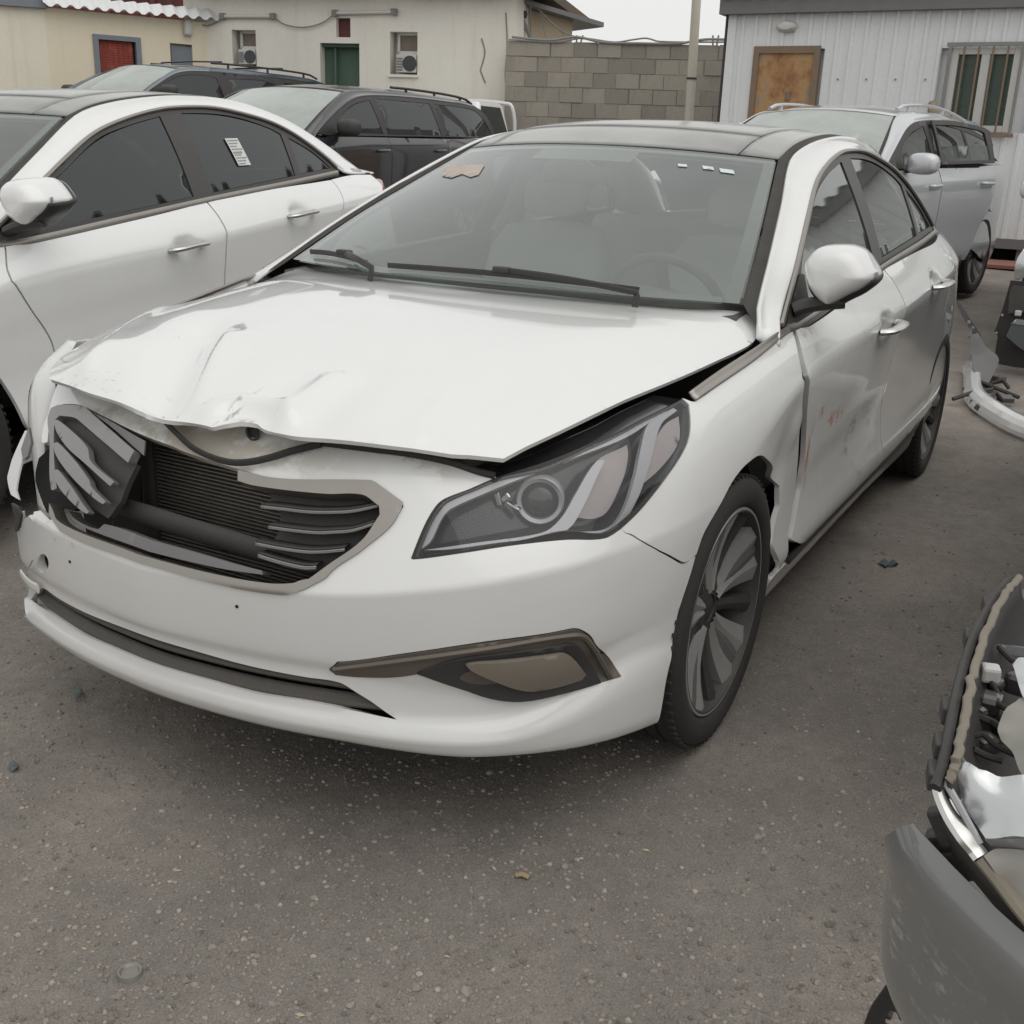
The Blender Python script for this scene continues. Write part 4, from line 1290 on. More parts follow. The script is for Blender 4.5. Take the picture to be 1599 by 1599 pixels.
# number-plate screw holes
for p in ((370, 947), (109.5, 877)):
    c = on_body([p], .0005)[0]; MB().lathe([(.0, .001), (.0035, .001), (.0035, -.003)], 10, tuple(c), 'x').build('plate_screw_hole', MATS['dark_void'], bumper)
# towing-eye hole and its cover dangling on a strap
c = on_body([(67, 880)], -.03)[0]
MB().lathe([(.0, 0), (.04, 0)], 16, tuple(c), 'x').build('tow_eye_socket', MATS['dark_void'], bumper)
P = on_body([(60, 872), (54, 884), (49, 895)], .012); tube_obj('tow_cover_strap', P, .0018, MATS['lamp_grey'], bumper, 5)
P = on_body([(43, 894), (50, 903), (58, 911), (69, 917)], .014); MB().tube(catmull(P, 4), .010, 8, True, (.35, 1.2)).build('tow_cover', MATS['white_paint'], bumper, smooth=True)
# torn edge of the bumper corner: two loose flaps of skin and the bracket behind
flap = px([(22, 716), (42, 672), (48, 672), (38, 716), (31, 745), (33, 780), (20, 772), (15, 752), (18, 730)])
panel('bumper_corner_fragment', lambda a, b: BODY.pt(a, b, .004), flap, MATS['white_paint'], car, ds=.015, thick=.004)
bracket = px([(40, 700), (52, 666), (56, 690), (50, 712), (44, 716)])
panel('bumper_bracket', lambda a, b: BODY.pt(a, b, .010), bracket, MATS['grey_plastic'], car, ds=.012, thick=.006)
lin = px([(24, 720), (60, 690), (86, 700), (88, 800), (60, 800), (40, 812), (30, 790)])
panel('torn_liner', lambda a, b: BODY.pt(a, b, -.05), lin, MATS['dark_void'], car, ds=.02, thick=.01)
hang = px([(22, 785), (34, 790), (36, 805), (33, 822), (28, 830), (30, 812), (25, 800)])
panel('torn_clip', lambda a, b: BODY.pt(a, b, .006), hang, MATS['black_plastic'], car, ds=.012, thick=.006)
# right wing tip, folded forward where the lamp was
A = [aty(*q, -.862) for q in ((112, 534), (95, 545), (72, 562), (52, 590), (44, 620), (45, 660), (52, 700), (60, 750), (66, 790))]
Bq = [aty(*q, -.74) for q in ((118, 534), (110, 550), (98, 575), (88, 602), (80, 635), (70, 680), (69, 720), (70, 760), (72, 800))]
Cq = [(.24, -.895 + .03 * k, .815 - .05 * i) for i, k in enumerate((1, .5, .2, 0, 0, 0, 0, 0, 0))]
strip('folded_wing_tip', A, Bq, MATS['bumper_paint'], car, 30, 6, .015, thick=.004)
strip('folded_wing_flank', Cq, A, MATS['bumper_paint'], car, 30, 6, .012, thick=.004)
# ---- grille: what is left of the right-hand half
gr = empty('grille', (0, 0, 0), 0, car)
ring = [(373.3, 735), (435, 748), (577.8, 751), (596.6, 761), (628.5, 784), (630, 791), (611.6, 821), (566.6, 859), (510, 900), (465, 924.6), (435, 927), (322.7, 907.7), (210, 876), (135, 849.5), (97.5, 830.8), (83, 810), (80, 786), (86, 798), (101, 819), (135, 835), (210, 861.7), (322.7, 893.6), (420, 911), (457.8, 911), (472.8, 906), (510, 885), (566.6, 844), (594, 804.5), (593, 791), (566.6, 773.7), (510, 772.6), (398, 759.5), (373, 752)]
panel('grille_frame', BODY.pt, px(ring), MATS['satin_chrome'], gr, ds=.012, thick=.03, offset=.005)
panel('grille_mesh', lambda a, b: BODY.pt(a, b, -.05), px([(388, 758), (510, 775), (592, 793), (593, 805), (562, 846), (470, 908), (400, 885), (396, 870), (414, 845), (418, 815), (405, 798), (396, 780)]), MATS['grey_plastic' if False else 'black_plastic'], gr, ds=.012, thick=.012)
def slat(L, parent, th=.0035, dep=.03, off=-.012):
    F_ = resample_n(on_body(L, off), 24); Bk = resample_n(on_body(L, off - dep), 24) + np.array([0, 0, .004])
    o = strip('grille_slat', F_ + np.array([0, 0, th * 2]), F_, MATS['grille_silver'], parent, 24, 3, .002, thick=.003)
    strip('slat_top', Bk, F_ + np.array([-.001, 0, th * 2]), MATS['black_plastic'], o, 24, 3, .0, thick=.003)
simple('grille_silver', (.29, .285, .28), .36, metal=.5, var=.1, dust=.12, scale=14)
for L in ([(402, 797), (440, 801), (473, 805), (510, 806), (548, 804), (592, 795)], [(414, 829), (450, 834), (491, 838), (520, 837), (548, 834.5), (582, 824)], [(394, 855), (430, 862), (473, 868), (500, 868), (535, 865)]):
    slat(L, gr)
slat([(398, 874), (430, 884), (470, 893), (490, 893)], gr, .004)
# ---- the broken-off left half, twisted in its opening
gf = empty('broken_grille_half', (0, 0, 0), 0, car)
panel('fragment_frame', BODY.pt, px([(82.5, 690), (79, 656), (84, 640), (97.5, 635), (135, 638), (142.6, 644), (178, 675), (214, 706), (204.5, 725), (168, 694), (131, 662.6), (120, 655), (97.5, 652), (91, 658), (89, 680), (94, 764), (85, 765)]), MATS['grille_silver'], gf, ds=.01, thick=.02, offset=.008)
panel('fragment_mesh', lambda a, b: BODY.pt(a, b, -.012), px([(92, 655), (120, 658), (206, 728), (192, 756), (181, 785), (168, 803), (161, 812), (130, 790), (98, 762)]), MATS['black_plastic'], gf, ds=.014, thick=.012)
for L in ([(97, 655), (103, 654), (128, 674), (149, 697), (153, 716), (190, 749), (184, 756), (146, 722), (118, 697), (101, 672)], [(96, 690), (103, 689), (128, 715), (151, 746), (154, 756), (177, 780), (172, 784), (142, 760), (116, 732), (99, 706)], [(97, 732), (103, 731), (124, 757), (141, 783), (151, 796), (147, 799), (122, 779), (101, 752)]):
    panel('fragment_slat', lambda a, b: BODY.pt(a, b, .018), px(L), MATS['grille_silver'], gf, ds=.008, thick=.014)
panel('fragment_bracket', lambda a, b: BODY.pt(a, b, -.004), px([(143, 645), (172, 659), (224, 689), (222, 712), (214, 705), (178, 673)]), MATS['grey_plastic'], gf, ds=.01, thick=.004)
# ---- cooling pack, beam and supports behind
rad = empty('radiator', (0, 0, 0), 0, car)
a0, a1, a2 = atx(236, 700, .74), atx(420, 880, .74), atx(236, 830, .74)
y0, y1 = float(a0[1]), float(a1[1]) + .12
z0, z1 = .42, .80
MB().box((.70, (y0 + y1) / 2, (z0 + z1) / 2), (.04, y1 - y0, z1 - z0)).build('radiator_core', MATS['dark_void'], rad)
fin = MB(); zz = np.arange(z0 + .012, z1, .0085)
for z in zz: fin.box((.725, (y0 + y1) / 2, z), (.010, y1 - y0, .0026))
tag(fin.build('radiator_fin', MATS['aluminium_fins'], rad), kind='stuff')
MB().box((.72, y0 - .018, (z0 + z1) / 2), (.05, .035, z1 - z0)).build('radiator_tank', MATS['black_plastic'], rad, bevel=.008)
MB().box((.70, y0 - .10, .62), (.06, .12, .44)).build('support_post', MATS['engine_bay'], rad, bevel=.01)
MB().tube([(.72, y0 + .10, .785), (.74, y0 + .17, .775), (.72, y0 + .24, .78)], .02, 10).build('radiator_hose', MATS['rubber'], rad, smooth=True)
P = on_body([(72, 790), (110, 800), (160, 812), (240, 838), (350, 872), (480, 909)], -.075)
MB().tube(catmull(P, 5), .024, 12, True, (.55, 1)).build('bumper_beam', MATS['black_plastic'], car, smooth=True)
panel('lower_grille_shelf', lambda a, b: BODY.pt(a, b, -.02), px([(92, 800), (104, 812), (140, 828), (150, 822), (212, 843), (290, 866), (400, 893), (402, 903), (330, 892), (210, 860), (120, 828)]), MATS['grey_plastic'], car, ds=.014, thick=.03)
MB().box((.60, 0, .80), (.10, 1.15, .05)).build('upper_crossmember', MATS['engine_bay'], car, bevel=.01)
# dangling bonnet seal
P = on_body([(262, 654), (282, 674), (306, 696), (335, 711), (363, 719), (385, 720), (407, 717), (435, 710), (460, 702), (505, 691)], .012)
MB().tube(catmull(P, 5), .006, 8, True, (.7, 1.2)).build('bonnet_seal', MATS['rubber'], car, smooth=True)
P = on_body([(500, 690), (570, 699), (640, 708), (700, 720), (745, 735), (772, 742)], .004)
MB().tube(catmull(P, 5), .007, 8).build('bonnet_seal', MATS['rubber'], car, smooth=True)
# emblem seat in the torn bonnet lip
c = on_body([(398, 674)], .006)[0]
em = MB(); em.lathe([(.0, -.004), (.014, -.003), (.017, .001), (.016, .004), (.012, .003)], 20, tuple(c), 'x'); em.build('emblem_seat', MATS['black_plastic'], car, smooth=True)
# ---- headlamp on the car's left
hl = empty('headlamp', (0, 0, 0), 0, car)
panel('lamp_seal', BODY.pt, HL, MATS['rubber'], hl, holes=[shrink(HL, .012)], ds=.012, thick=.02, offset=-.003)
panel('lamp_lens', BODY.pt, shrink(HL, .010), MATS['lamp_lens'], hl, ds=.016, thick=0, offset=.003)
panel('lamp_bucket', lambda a, b: BODY.pt(a, b, -.065), shrink(HL, .004), MATS['lamp_dark'], hl, ds=.02, thick=0)
# side walls of the bucket
A = BODY.pt(*np.array(catmull(shrink(HL, .006), 3, True)).T, -.004); Bq = BODY.pt(*np.array(catmull(shrink(HL, .006), 3, True)).T, -.066)
n_ = len(A); link_mesh('lamp_wall', np.vstack([A, Bq]), [(i, (i + 1) % n_, n_ + (i + 1) % n_, n_ + i) for i in range(n_)], MATS['lamp_dark'], hl)
def lampbit(name, L, off, m, thick=.012, ds=.01): return panel(name, lambda a, b: BODY.pt(a, b, off), px(L), MATS[m], hl, ds=ds, thick=thick)
lampbit('lamp_brow', [(655, 862), (668, 830), (684, 804), (700, 788), (770, 757), (840, 731), (930, 694), (1000, 661), (1056, 634), (1040, 652), (1012, 668), (930, 707), (840, 742), (760, 773), (705, 797), (690, 812), (672, 848)], -.012, 'lamp_grey')
lampbit('light_guide', [(660, 862), (740, 851), (830, 839), (862, 829), (885, 806), (903, 775), (922, 742), (938, 722), (950, 720), (936, 750), (920, 785), (902, 818), (888, 832), (945, 830), (968, 818), (985, 788), (998, 745), (1006, 705), (1014, 672), (1028, 655), (1058, 638), (1064, 642), (1040, 662), (1030, 690), (1018, 735), (1004, 775), (984, 812), (962, 832), (930, 839), (870, 843), (800, 848), (700, 861)], -.010, 'lamp_grey', .01, .008)
lampbit('turn_lamp', [(912, 815), (930, 780), (950, 727), (1000, 700), (1002, 718), (988, 768), (968, 806), (945, 818)], -.035, 'amber_lamp')
lampbit('side_reflector', [(1014, 758), (1024, 718), (1034, 688), (1050, 664), (1070, 652), (1071, 690), (1045, 730)], -.016, 'amber_lamp')
cc = on_body([(862, 790)], -.045)[0]
axis = Vector((.86, .40, .12)).normalized(); q_ = axis.to_track_quat('Y', 'Z')
def lathe_at(name, prof, m, seg=36):
    b = MB(); b.lathe(prof, seg); b.v = [tuple(q_ @ Vector(v) + Vector(cc)) for v in b.v]
    return b.build(name, MATS[m], hl, smooth=True)
lathe_at('projector_ring', [(.046, -.02), (.046, .018), (.043, .024), (.036, .020), (.035, .0)], 'lamp_grey')
lathe_at('projector_lens', [(.035, .002), (.03, .011), (.02, .018), (.008, .021), (0, .0215)], 'projector_glass')
c2 = on_body([(800, 795)], -.045)[0]
for k, (dx, dz, sx, sz) in enumerate(((0, .004, .012, .026), (.0, .010, .02, .012), (.0, -.004, .006, .03))):
    MB().box((c2[0] + dx, c2[1] - .012 + .016 * k, c2[2] + dz), (.012, sx, sz), Matrix.Rotation(R(20 + 25 * k), 3, 'X')).build('reflector_facet', MATS['reflector'], hl, bevel=.002)
# ------------------------------------------------------------------ yard level: flat under the foreground, rising gently towards the buildings
VIEW_H = np.array([math.cos(YAW), math.sin(YAW)])
def ground_z(x, y):
    d = (np.asarray(x) - CAM[0]) * VIEW_H[0] + (np.asarray(y) - CAM[1]) * VIEW_H[1]
    e = (d - 7.0) / 1.2
    g = .052 * 1.2 * np.log1p(np.exp(np.clip(e, -30, 30)))
    return np.minimum(g, .75 + 0 * g)
def gz(x, y): return float(ground_z(x, y))

# ------------------------------------------------------------------ the intact white saloon alongside
paint('white_paint_b', (.79, .795, .79), dust=.10, rough=.22)
car2 = empty('sedan', (.48, -2.44, .0))
car2.rotation_euler = (.040, .035, .160)
tag(car2, 'clean white sedan with dark tinted windows parked at the left edge', 'car', 'white sedans')
sedan(car2, False, MATS['white_paint_b'], MATS['white_paint_b'], MATS['tinted_glass'])
for x in (0, -2.805):
    for sd_ in (1, -1): add_wheel(car2, x, sd_, spin=.4 + x)
simple('paper_label', (.62, .62, .60), .8, var=.05)
simple('label_print', (.28, .28, .29), .8, var=.1)
lab = panel('window_label', gside, [(-2.03, 1.258), (-2.13, 1.258), (-2.13, 1.14), (-2.03, 1.14)], MATS['paper_label'], car2, ds=.03, thick=.001, flip=True, offset=.003, smooth_outline=False)
for k in range(9):
    z = 1.250 - .0125 * k
    panel('label_line', gside, [(-2.038, z), (-2.122 + .016 * (k % 3), z), (-2.122 + .016 * (k % 3), z - (.0045 if k != 4 else .008)), (-2.038, z - (.0045 if k != 4 else .008))], MATS['label_print'], lab, ds=.010, thick=0, flip=True, offset=.0045, smooth_outline=False)

# ------------------------------------------------------------------ utility vehicles behind
def suv(name, loc, rz, P, label, group=None, cat='car'):
    root = empty(name, loc, rz); tag(root, label, cat, group)
    pm, hw, wb = P['paint'], P['hw'], P['wb']
    tail = -(wb + P.get('ro', .95)); nose = P.get('nose', .88)
    xs = lambda t: nose + (tail - nose) * t
    plan = [(nose, 0), (nose - .015, .35 * hw), (nose - .07, .6 * hw), (nose - .2, .82 * hw), (nose - .42, .94 * hw), (.1, .985 * hw), (-.6, hw), (-1.6, hw), (-.75 * wb - .4, hw), (tail + .55, .985 * hw), (tail + .2, .93 * hw), (tail + .06, .8 * hw), (tail + .01, .5 * hw), (tail, 0)]
    b0, b1 = P['belt']
    def prof(bz, top):
        z = [.22, .26, .32, .38, .45, .52, .60, .68, .76, bz - .17, bz - .12, bz - .07, bz - .02, bz + .05]
        d = [.09, .04, .02, .005, 0, .006, .01, .008, .004, 0.0, .008, .025, .05, top]
        return list(zip(z, d))
    st = [(('y', 0), prof(b0 - .12, .12)), (('y', .55 * hw), prof(b0 - .1, .12)), (('x', .3), prof(b0 - .06, .1)), (('x', -.6), prof(b0, .09)), (('x', -1.8), prof((b0 + b1) / 2, .09)), (('x', tail + .7), prof(b1, .09)), (('x', tail + .05), prof(b1, .1))]
    B = Body(plan, VK, st)
    um = B.umax
    X_ = lambda x, z: B.xz(x, z)
    k, yb = P['lean'], P['yb']
    def gs(x, z):
        x = np.asarray(x, float); z = np.asarray(z, float)
        bz = np.interp(-x, [0, -tail], [b0, b1])
        y = yb - k * (z - bz) + .012 * np.sin(np.pi * np.clip((z - bz) / .5, 0, 1)) - .05 * np.clip((x - (tail + .9)) / -.9, 0, 1) ** 2
        return np.stack([x, y, z], -1)
    def gsr(x, z): return gs(x, z) * np.array([1, -1, 1])
    arc = lambda cx, r, a0, a1, n=8: [B.xz(cx + r * math.cos(R(a0 + (a1 - a0) * i / (n - 1))), .36 + r * math.sin(R(a0 + (a1 - a0) * i / (n - 1)))) for i in range(n)]
    beltz = lambda x: float(np.interp(-x, [0, -tail], [b0, b1]))
    x1, x2 = P['cuts']                              # rear edges of the front and rear doors
    x0 = -.42
    for sd_ in (1, -1):
        def bp(nm, ol, m=pm, par=root, **kw):
            o = ol if sd_ > 0 else neg(ol)[::-1]
            return panel(nm, B.pt, o, m, par, ds=kw.pop('ds', .05), thick=.015, **kw)
        um_ = B.u_of('y', 0.0)
        bp('front_wing', [(B.u_of('x', nose - .35), .44), (B.u_of('x', .43), .30)] + arc(0, .42, 20, 150, 9) + [X_(x0, .38), X_(x0, beltz(x0) - .02), (B.u_of('x', .3), .90), (B.u_of('x', nose - .3), .80)])
        bp('front_bumper', [(0, .20), (B.u_of('x', nose - .35), .20), (B.u_of('x', .44), .20), (B.u_of('x', .435), .295), (B.u_of('x', nose - .345), .435), (B.u_of('x', nose - .31), .79), (0, .80)], MATS[P.get('front', 'black_plastic')])
        d1 = bp('front_door', [X_(x0 - .008, .34), X_(x1, .34), X_(x1, .8), X_(x1, beltz(x1) - .012), X_(x0 - .2, beltz(x0) - .012), X_(x0 - .008, beltz(x0) - .02)])
        if not (P.get('open_door') and sd_ > 0):
            d2 = bp('rear_door', [X_(x1 - .008, .34), X_(-wb + .5, .34)] + arc(-wb, .43, 150, 118, 4) + [X_(x2 + .02, beltz(x2) - .25), X_(x2, beltz(x2) - .012), X_(x1 - .008, beltz(x1) - .012)])
        bp('rear_quarter', [X_(x2 - .008, beltz(x2) - .012), X_(x2 + .012, beltz(x2) - .25)] + arc(-wb, .42, 116, 12, 8) + [(B.u_of('x', tail + .3), .20), (um, .20), (um, .93), X_(tail + .1, beltz(tail) - .01)])
        bp('sill', [X_(x0, .325), (B.u_of('x', x0), .19), (B.u_of('x', -wb + .45), .19), X_(-wb + .45, .325)], MATS['black_plastic'])
        def hd(x, par):
            p = lambda dx, off: (B.pt(np.array([B.u_of('x', x + dx)]), np.array([B.v_of_z(B.u_of('x', x), beltz(x) - .14)]), off)[0]) * np.array([1, sd_, 1])
            MB().tube(catmull([p(.1, 0), p(.09, .03), p(0, .04), p(-.09, .03), p(-.1, 0)], 4, False, 80), .014, 8).build('door_handle', P.get('handle', pm), par, smooth=True)
        hd(x1 + .17, d1)
        if not (P.get('open_door') and sd_ > 0): hd(x2 + .2, d2)
        g = gs if sd_ > 0 else gsr
        fr = panel('window_frame', g, P['frame'], MATS['black_trim'], root, holes=[shrink(q, -.006) for q in P['panes']], ds=.06, thick=.02, flip=sd_ > 0)
        for q in P['panes']: panel('side_window', g, q, P['glass'], fr, ds=.1, thick=0, flip=sd_ > 0, offset=-.004)
        top = P['frame'][:P['ntop']]
        FO = [tuple(p) for p in g(*np.array(top).T)]
        inn = np.array(list(P['ws_e']) + list(P['rf_e'][1:])); inn[:, 1] *= sd_
        strip('roof_rail_panel', resample_n(inn, 40), resample_n([(P['ws_e'][0][0], sd_ * (yb + .02), P['ws_e'][0][2] - .06)] + FO, 40), pm, root, 40, 5, .015, flip=sd_ < 0, thick=.01)
        # roof rack rail
        if P.get('rails'):
            A = np.array(P['rf_e'])[:, :]; q = resample_n(A, 20) + np.array([0, -.05, .0])
            q[:, 1] *= sd_
            t = np.linspace(0, 1, 20); lift = P['rails'] * np.minimum(1, np.minimum(t, 1 - t) * 9) ** .7
            q[:, 2] += lift + .012
            a, b = P.get('rail_span', (1, 19))
            rr = MB().tube(q[a:b], .018, 8, True, (1, .8)).build('roof_rack_rail', P['railm'], root, smooth=True)
            for i in (a + 2, (a + b) // 2, b - 3):
                MB().tube([q[i] - [0, 0, lift[i] + .02], q[i]], .016, 8).build('rail_foot', P['railm'], rr)
        # mirror
        mx, mz = P['mirror']; my = yb + .03
        rings = []
        for (dx, sc) in ((.09, .35), (.08, .7), (.05, .95), (0, 1.0), (-.05, .97)):
            rings.append([(mx + dx, sd_ * (my + .11 + .115 * sc * np.sign(math.cos(a)) * abs(math.cos(a)) ** .7), mz + .08 * sc * np.sign(math.sin(a)) * abs(math.sin(a)) ** .7) for a in np.linspace(0, 2 * math.pi, 24, endpoint=False)])
        mm = loft('door_mirror', rings, P.get('mirrorm', pm), root)
        MB().tube([(mx - .02, sd_ * (my - .06), mz - .06), (mx - .02, sd_ * (my + .1), mz - .04)], .03, 8, True, (1.2, .6)).build('mirror_arm', MATS['black_plastic'], mm, smooth=True)
    WSf, RFf = patch_fn(P['ws_c'], P['ws_e']), patch_fn(P['rf_c'], P['rf_e'], 2.4)
    patch_mesh('windshield', WSf, -.97, .97, .02, .98, P['wsglass'], root, 16, 12)
    patch_mesh('roof', RFf, -1, 1, 0, 1, pm, root, 20, 20, 0, .01)
    for s0 in (-1, .97): patch_mesh('windshield_seal', WSf, s0, s0 + .03, 0, 1, MATS['rubber'], root, 2, 12, .001)
    # bonnet
    bw = lambda x: float(np.interp(x, [-.5, .2, nose - .2], [hw * .9, hw * .86, hw * .72]))
    hz = lambda x, y: np.interp(x, [-.4, .3, nose - .12, nose], [b0 + .04, b0 - .02, b0 - .12, b0 - .2]) - .05 * (np.abs(y) / hw) ** 3
    panel('bonnet', lambda a, b: np.stack([a, b, hz(a, b)], -1), [(-.35, -bw(-.35)), (.2, -bw(.2)), (nose - .2, -bw(nose - .2)), (nose - .05, -.3), (nose - .04, .3), (nose - .2, bw(nose - .2)), (.2, bw(.2)), (-.35, bw(-.35)), (-.05, 0)], pm, root, ds=.06, thick=.02)
    # tail: screen and panel
    E = np.array(P['rf_e'][-1]); Cc = np.array(P['rf_c'][-1])
    tz = P.get('tailz', b1 + .02)
    RGf = patch_fn([tuple(Cc), (tail + .05, 0, tz)], [tuple(E), (tail + .16, yb - .1, tz)])
    patch_mesh('rear_screen', RGf, -.98, .98, .02, 1.0, MATS['tinted_glass'], root, 12, 8)
    MB().box(((nose + tail) / 2, 0, .34), (abs(tail - nose) * .9, hw * 1.7, .12)).build('underbody', MATS['dark_void'], root)
    # cabin seen through the panes
    it = empty('cabin_interior', (0, 0, 0), 0, root)
    MB().box((-.35, 0, b0 - .10), (.5, hw * 1.6, .16)).build('dashboard', MATS['dash_grey'], it, bevel=.05)
    for x in P.get('seats', (-1.35, -2.3)):
        for y in (-.4, .4):
            MB().box((x, y, b0 - .12), (.16, .5, .75), Matrix.Rotation(R(-12), 3, 'Y')).build('seat', P.get('trim', MATS['grey_cloth']), it, bevel=.06)
    MB().box((-1.6, 0, .55), (2.6, hw * 1.7, .05)).build('cabin_floor', MATS['dash_grey'], it)
    for x, sd_ in ((0, 1), (0, -1), (-wb, 1), (-wb, -1)):
        add_wheel(root, x, sd_, r=.36, scale=.36 / .334, ywheel=hw - .14, spin=.3 + x)
    return root, B, gs

VAN = dict(paint=MATS['black_paint'], hw=.96, wb=3.06, ro=1.0, nose=.9, belt=(1.11, 1.16), lean=.38, yb=.885,
    frame=[(-.24, 1.13), (-.55, 1.29), (-.95, 1.45), (-1.25, 1.51), (-2, 1.54), (-3.0, 1.535), (-3.6, 1.505), (-3.86, 1.41), (-3.98, 1.25), (-3.95, 1.17), (-2, 1.14), (-.4, 1.115)], ntop=9,
    panes=[[(-.55, 1.15), (-.66, 1.27), (-.97, 1.41), (-1.30, 1.475), (-1.38, 1.15)], [(-1.47, 1.15), (-1.43, 1.495), (-2.5, 1.50), (-2.58, 1.165)], [(-2.68, 1.165), (-2.62, 1.50), (-3.5, 1.475), (-3.72, 1.385), (-3.86, 1.22), (-3.82, 1.18)]],
    ws_c=[(.18, 0, 1.13), (-.36, 0, 1.38), (-.85, 0, 1.575)], ws_e=[(-.13, .80, 1.12), (-.55, .735, 1.345), (-1.0, .66, 1.54)],
    rf_c=[(-.85, 0, 1.575), (-1.5, 0, 1.635), (-2.5, 0, 1.645), (-3.5, 0, 1.61), (-3.92, 0, 1.545)], rf_e=[(-1.0, .66, 1.54), (-1.6, .675, 1.58), (-2.5, .68, 1.59), (-3.5, .675, 1.56), (-3.88, .66, 1.49)],
    cuts=(-1.42, -2.63), glass=MATS['tinted_glass'], wsglass=MATS['dusty_glare_glass'], rails=.035, rail_span=(6, 19), railm=MATS['black_trim'], mirror=(-.55, 1.19), mirrorm=MATS['black_plastic'], front='black_paint', seats=(-1.4, -2.4, -3.3))
suv('minivan', (-6.13, -6.35, gz(-8, -6.35)), .045, VAN, 'black minivan with roof rails parked behind the two white sedans')

SIL = dict(paint=MATS['silver_paint'], hw=.91, wb=2.70, ro=.85, nose=.88, belt=(1.09, 1.17), lean=.42, yb=.845,
    frame=[(-.26, 1.11), (-.55, 1.255), (-.88, 1.40), (-1.15, 1.455), (-1.7, 1.48), (-2.3, 1.455), (-2.75, 1.395), (-3.02, 1.335), (-2.86, 1.21), (-2.62, 1.17), (-1.3, 1.125), (-.4, 1.095)], ntop=8,
    panes=[[(-.60, 1.13), (-.68, 1.25), (-.92, 1.355), (-1.24, 1.425), (-1.30, 1.145)], [(-1.40, 1.15), (-1.36, 1.435), (-1.75, 1.445), (-2.16, 1.425), (-2.22, 1.175)], [(-2.28, 1.18), (-2.24, 1.42), (-2.68, 1.365), (-2.92, 1.315), (-2.78, 1.215)]],
    ws_c=[(-.02, 0, 1.12), (-.45, 0, 1.35), (-.82, 0, 1.53)], ws_e=[(-.28, .76, 1.10), (-.6, .69, 1.30), (-.97, .60, 1.49)],
    rf_c=[(-.82, 0, 1.53), (-1.3, 0, 1.585), (-2.0, 0, 1.59), (-2.8, 0, 1.54), (-3.25, 0, 1.47)], rf_e=[(-.97, .60, 1.49), (-1.4, .61, 1.53), (-2.0, .615, 1.535), (-2.7, .60, 1.475), (-3.15, .58, 1.40)],
    cuts=(-1.35, -2.40), glass=MATS['side_glass'], wsglass=MATS['dusty_glare_glass'], rails=.05, rail_span=(1, 19), railm=MATS['silver_paint'], mirror=(-.62, 1.14), open_door=True, tailz=1.19)
SILX, SILY, SILR = -6.27, -1.03, -.162
silv, SB, sgs = suv('suv', (SILX, SILY, gz(SILX - 1.5, SILY) + .05), SILR, SIL, 'silver suv with roof rails and its rear door ajar near the white cabin', 'suvs')
# its rear door, swung a little open on its front edge
hinge = empty('rear_door', (-1.36, .90, 0), 0, silv)
hinge.rotation_euler = (0, 0, R(-7))
od = [SB.xz(-1.365, .34), SB.xz(-2.02, .36), SB.xz(-2.12, .50), SB.xz(-2.26, .70), SB.xz(-2.38, .90), SB.xz(-2.40, 1.13), SB.xz(-1.9, 1.12), SB.xz(-1.365, 1.11)]
panel('door_skin', lambda a, b: SB.pt(a, b) - np.array([-1.36, .90, 0]), od, MATS['silver_paint'], hinge, ds=.05, thick=.06, rim_mat=MATS['silver_paint'])
panel('door_window_frame', lambda a, b: sgs(a, b) - np.array([-1.36, .90, 0]), [(-1.38, 1.13), (-1.36, 1.465), (-1.75, 1.475), (-2.3, 1.445), (-2.42, 1.42), (-2.40, 1.16)], MATS['black_trim'], hinge, holes=[[(-1.43, 1.16), (-1.40, 1.43), (-1.75, 1.44), (-2.2, 1.42), (-2.3, 1.40), (-2.32, 1.18)]], ds=.05, thick=.02, flip=True, offset=.03)
panel('door_window', lambda a, b: sgs(a, b) - np.array([-1.36, .90, 0]), [(-1.43, 1.16), (-1.42, 1.27), (-2.31, 1.30), (-2.32, 1.18)], MATS['side_glass'], hinge, ds=.1, thick=0, flip=True, offset=.026, smooth_outline=False)
p = SB.pt(np.array([SB.u_of('x', -2.2)]), np.array([SB.v_of_z(SB.u_of('x', -2.2), 1.0)]))[0] - np.array([-1.36, .90, 0])
MB().tube(catmull([p + np.array(q) for q in ((.1, 0, 0), (.09, .03, 0), (0, .04, 0), (-.09, .03, 0), (-.1, 0, 0))], 4, False, 80), .014, 8).build('door_handle', MATS['silver_paint'], hinge, smooth=True)

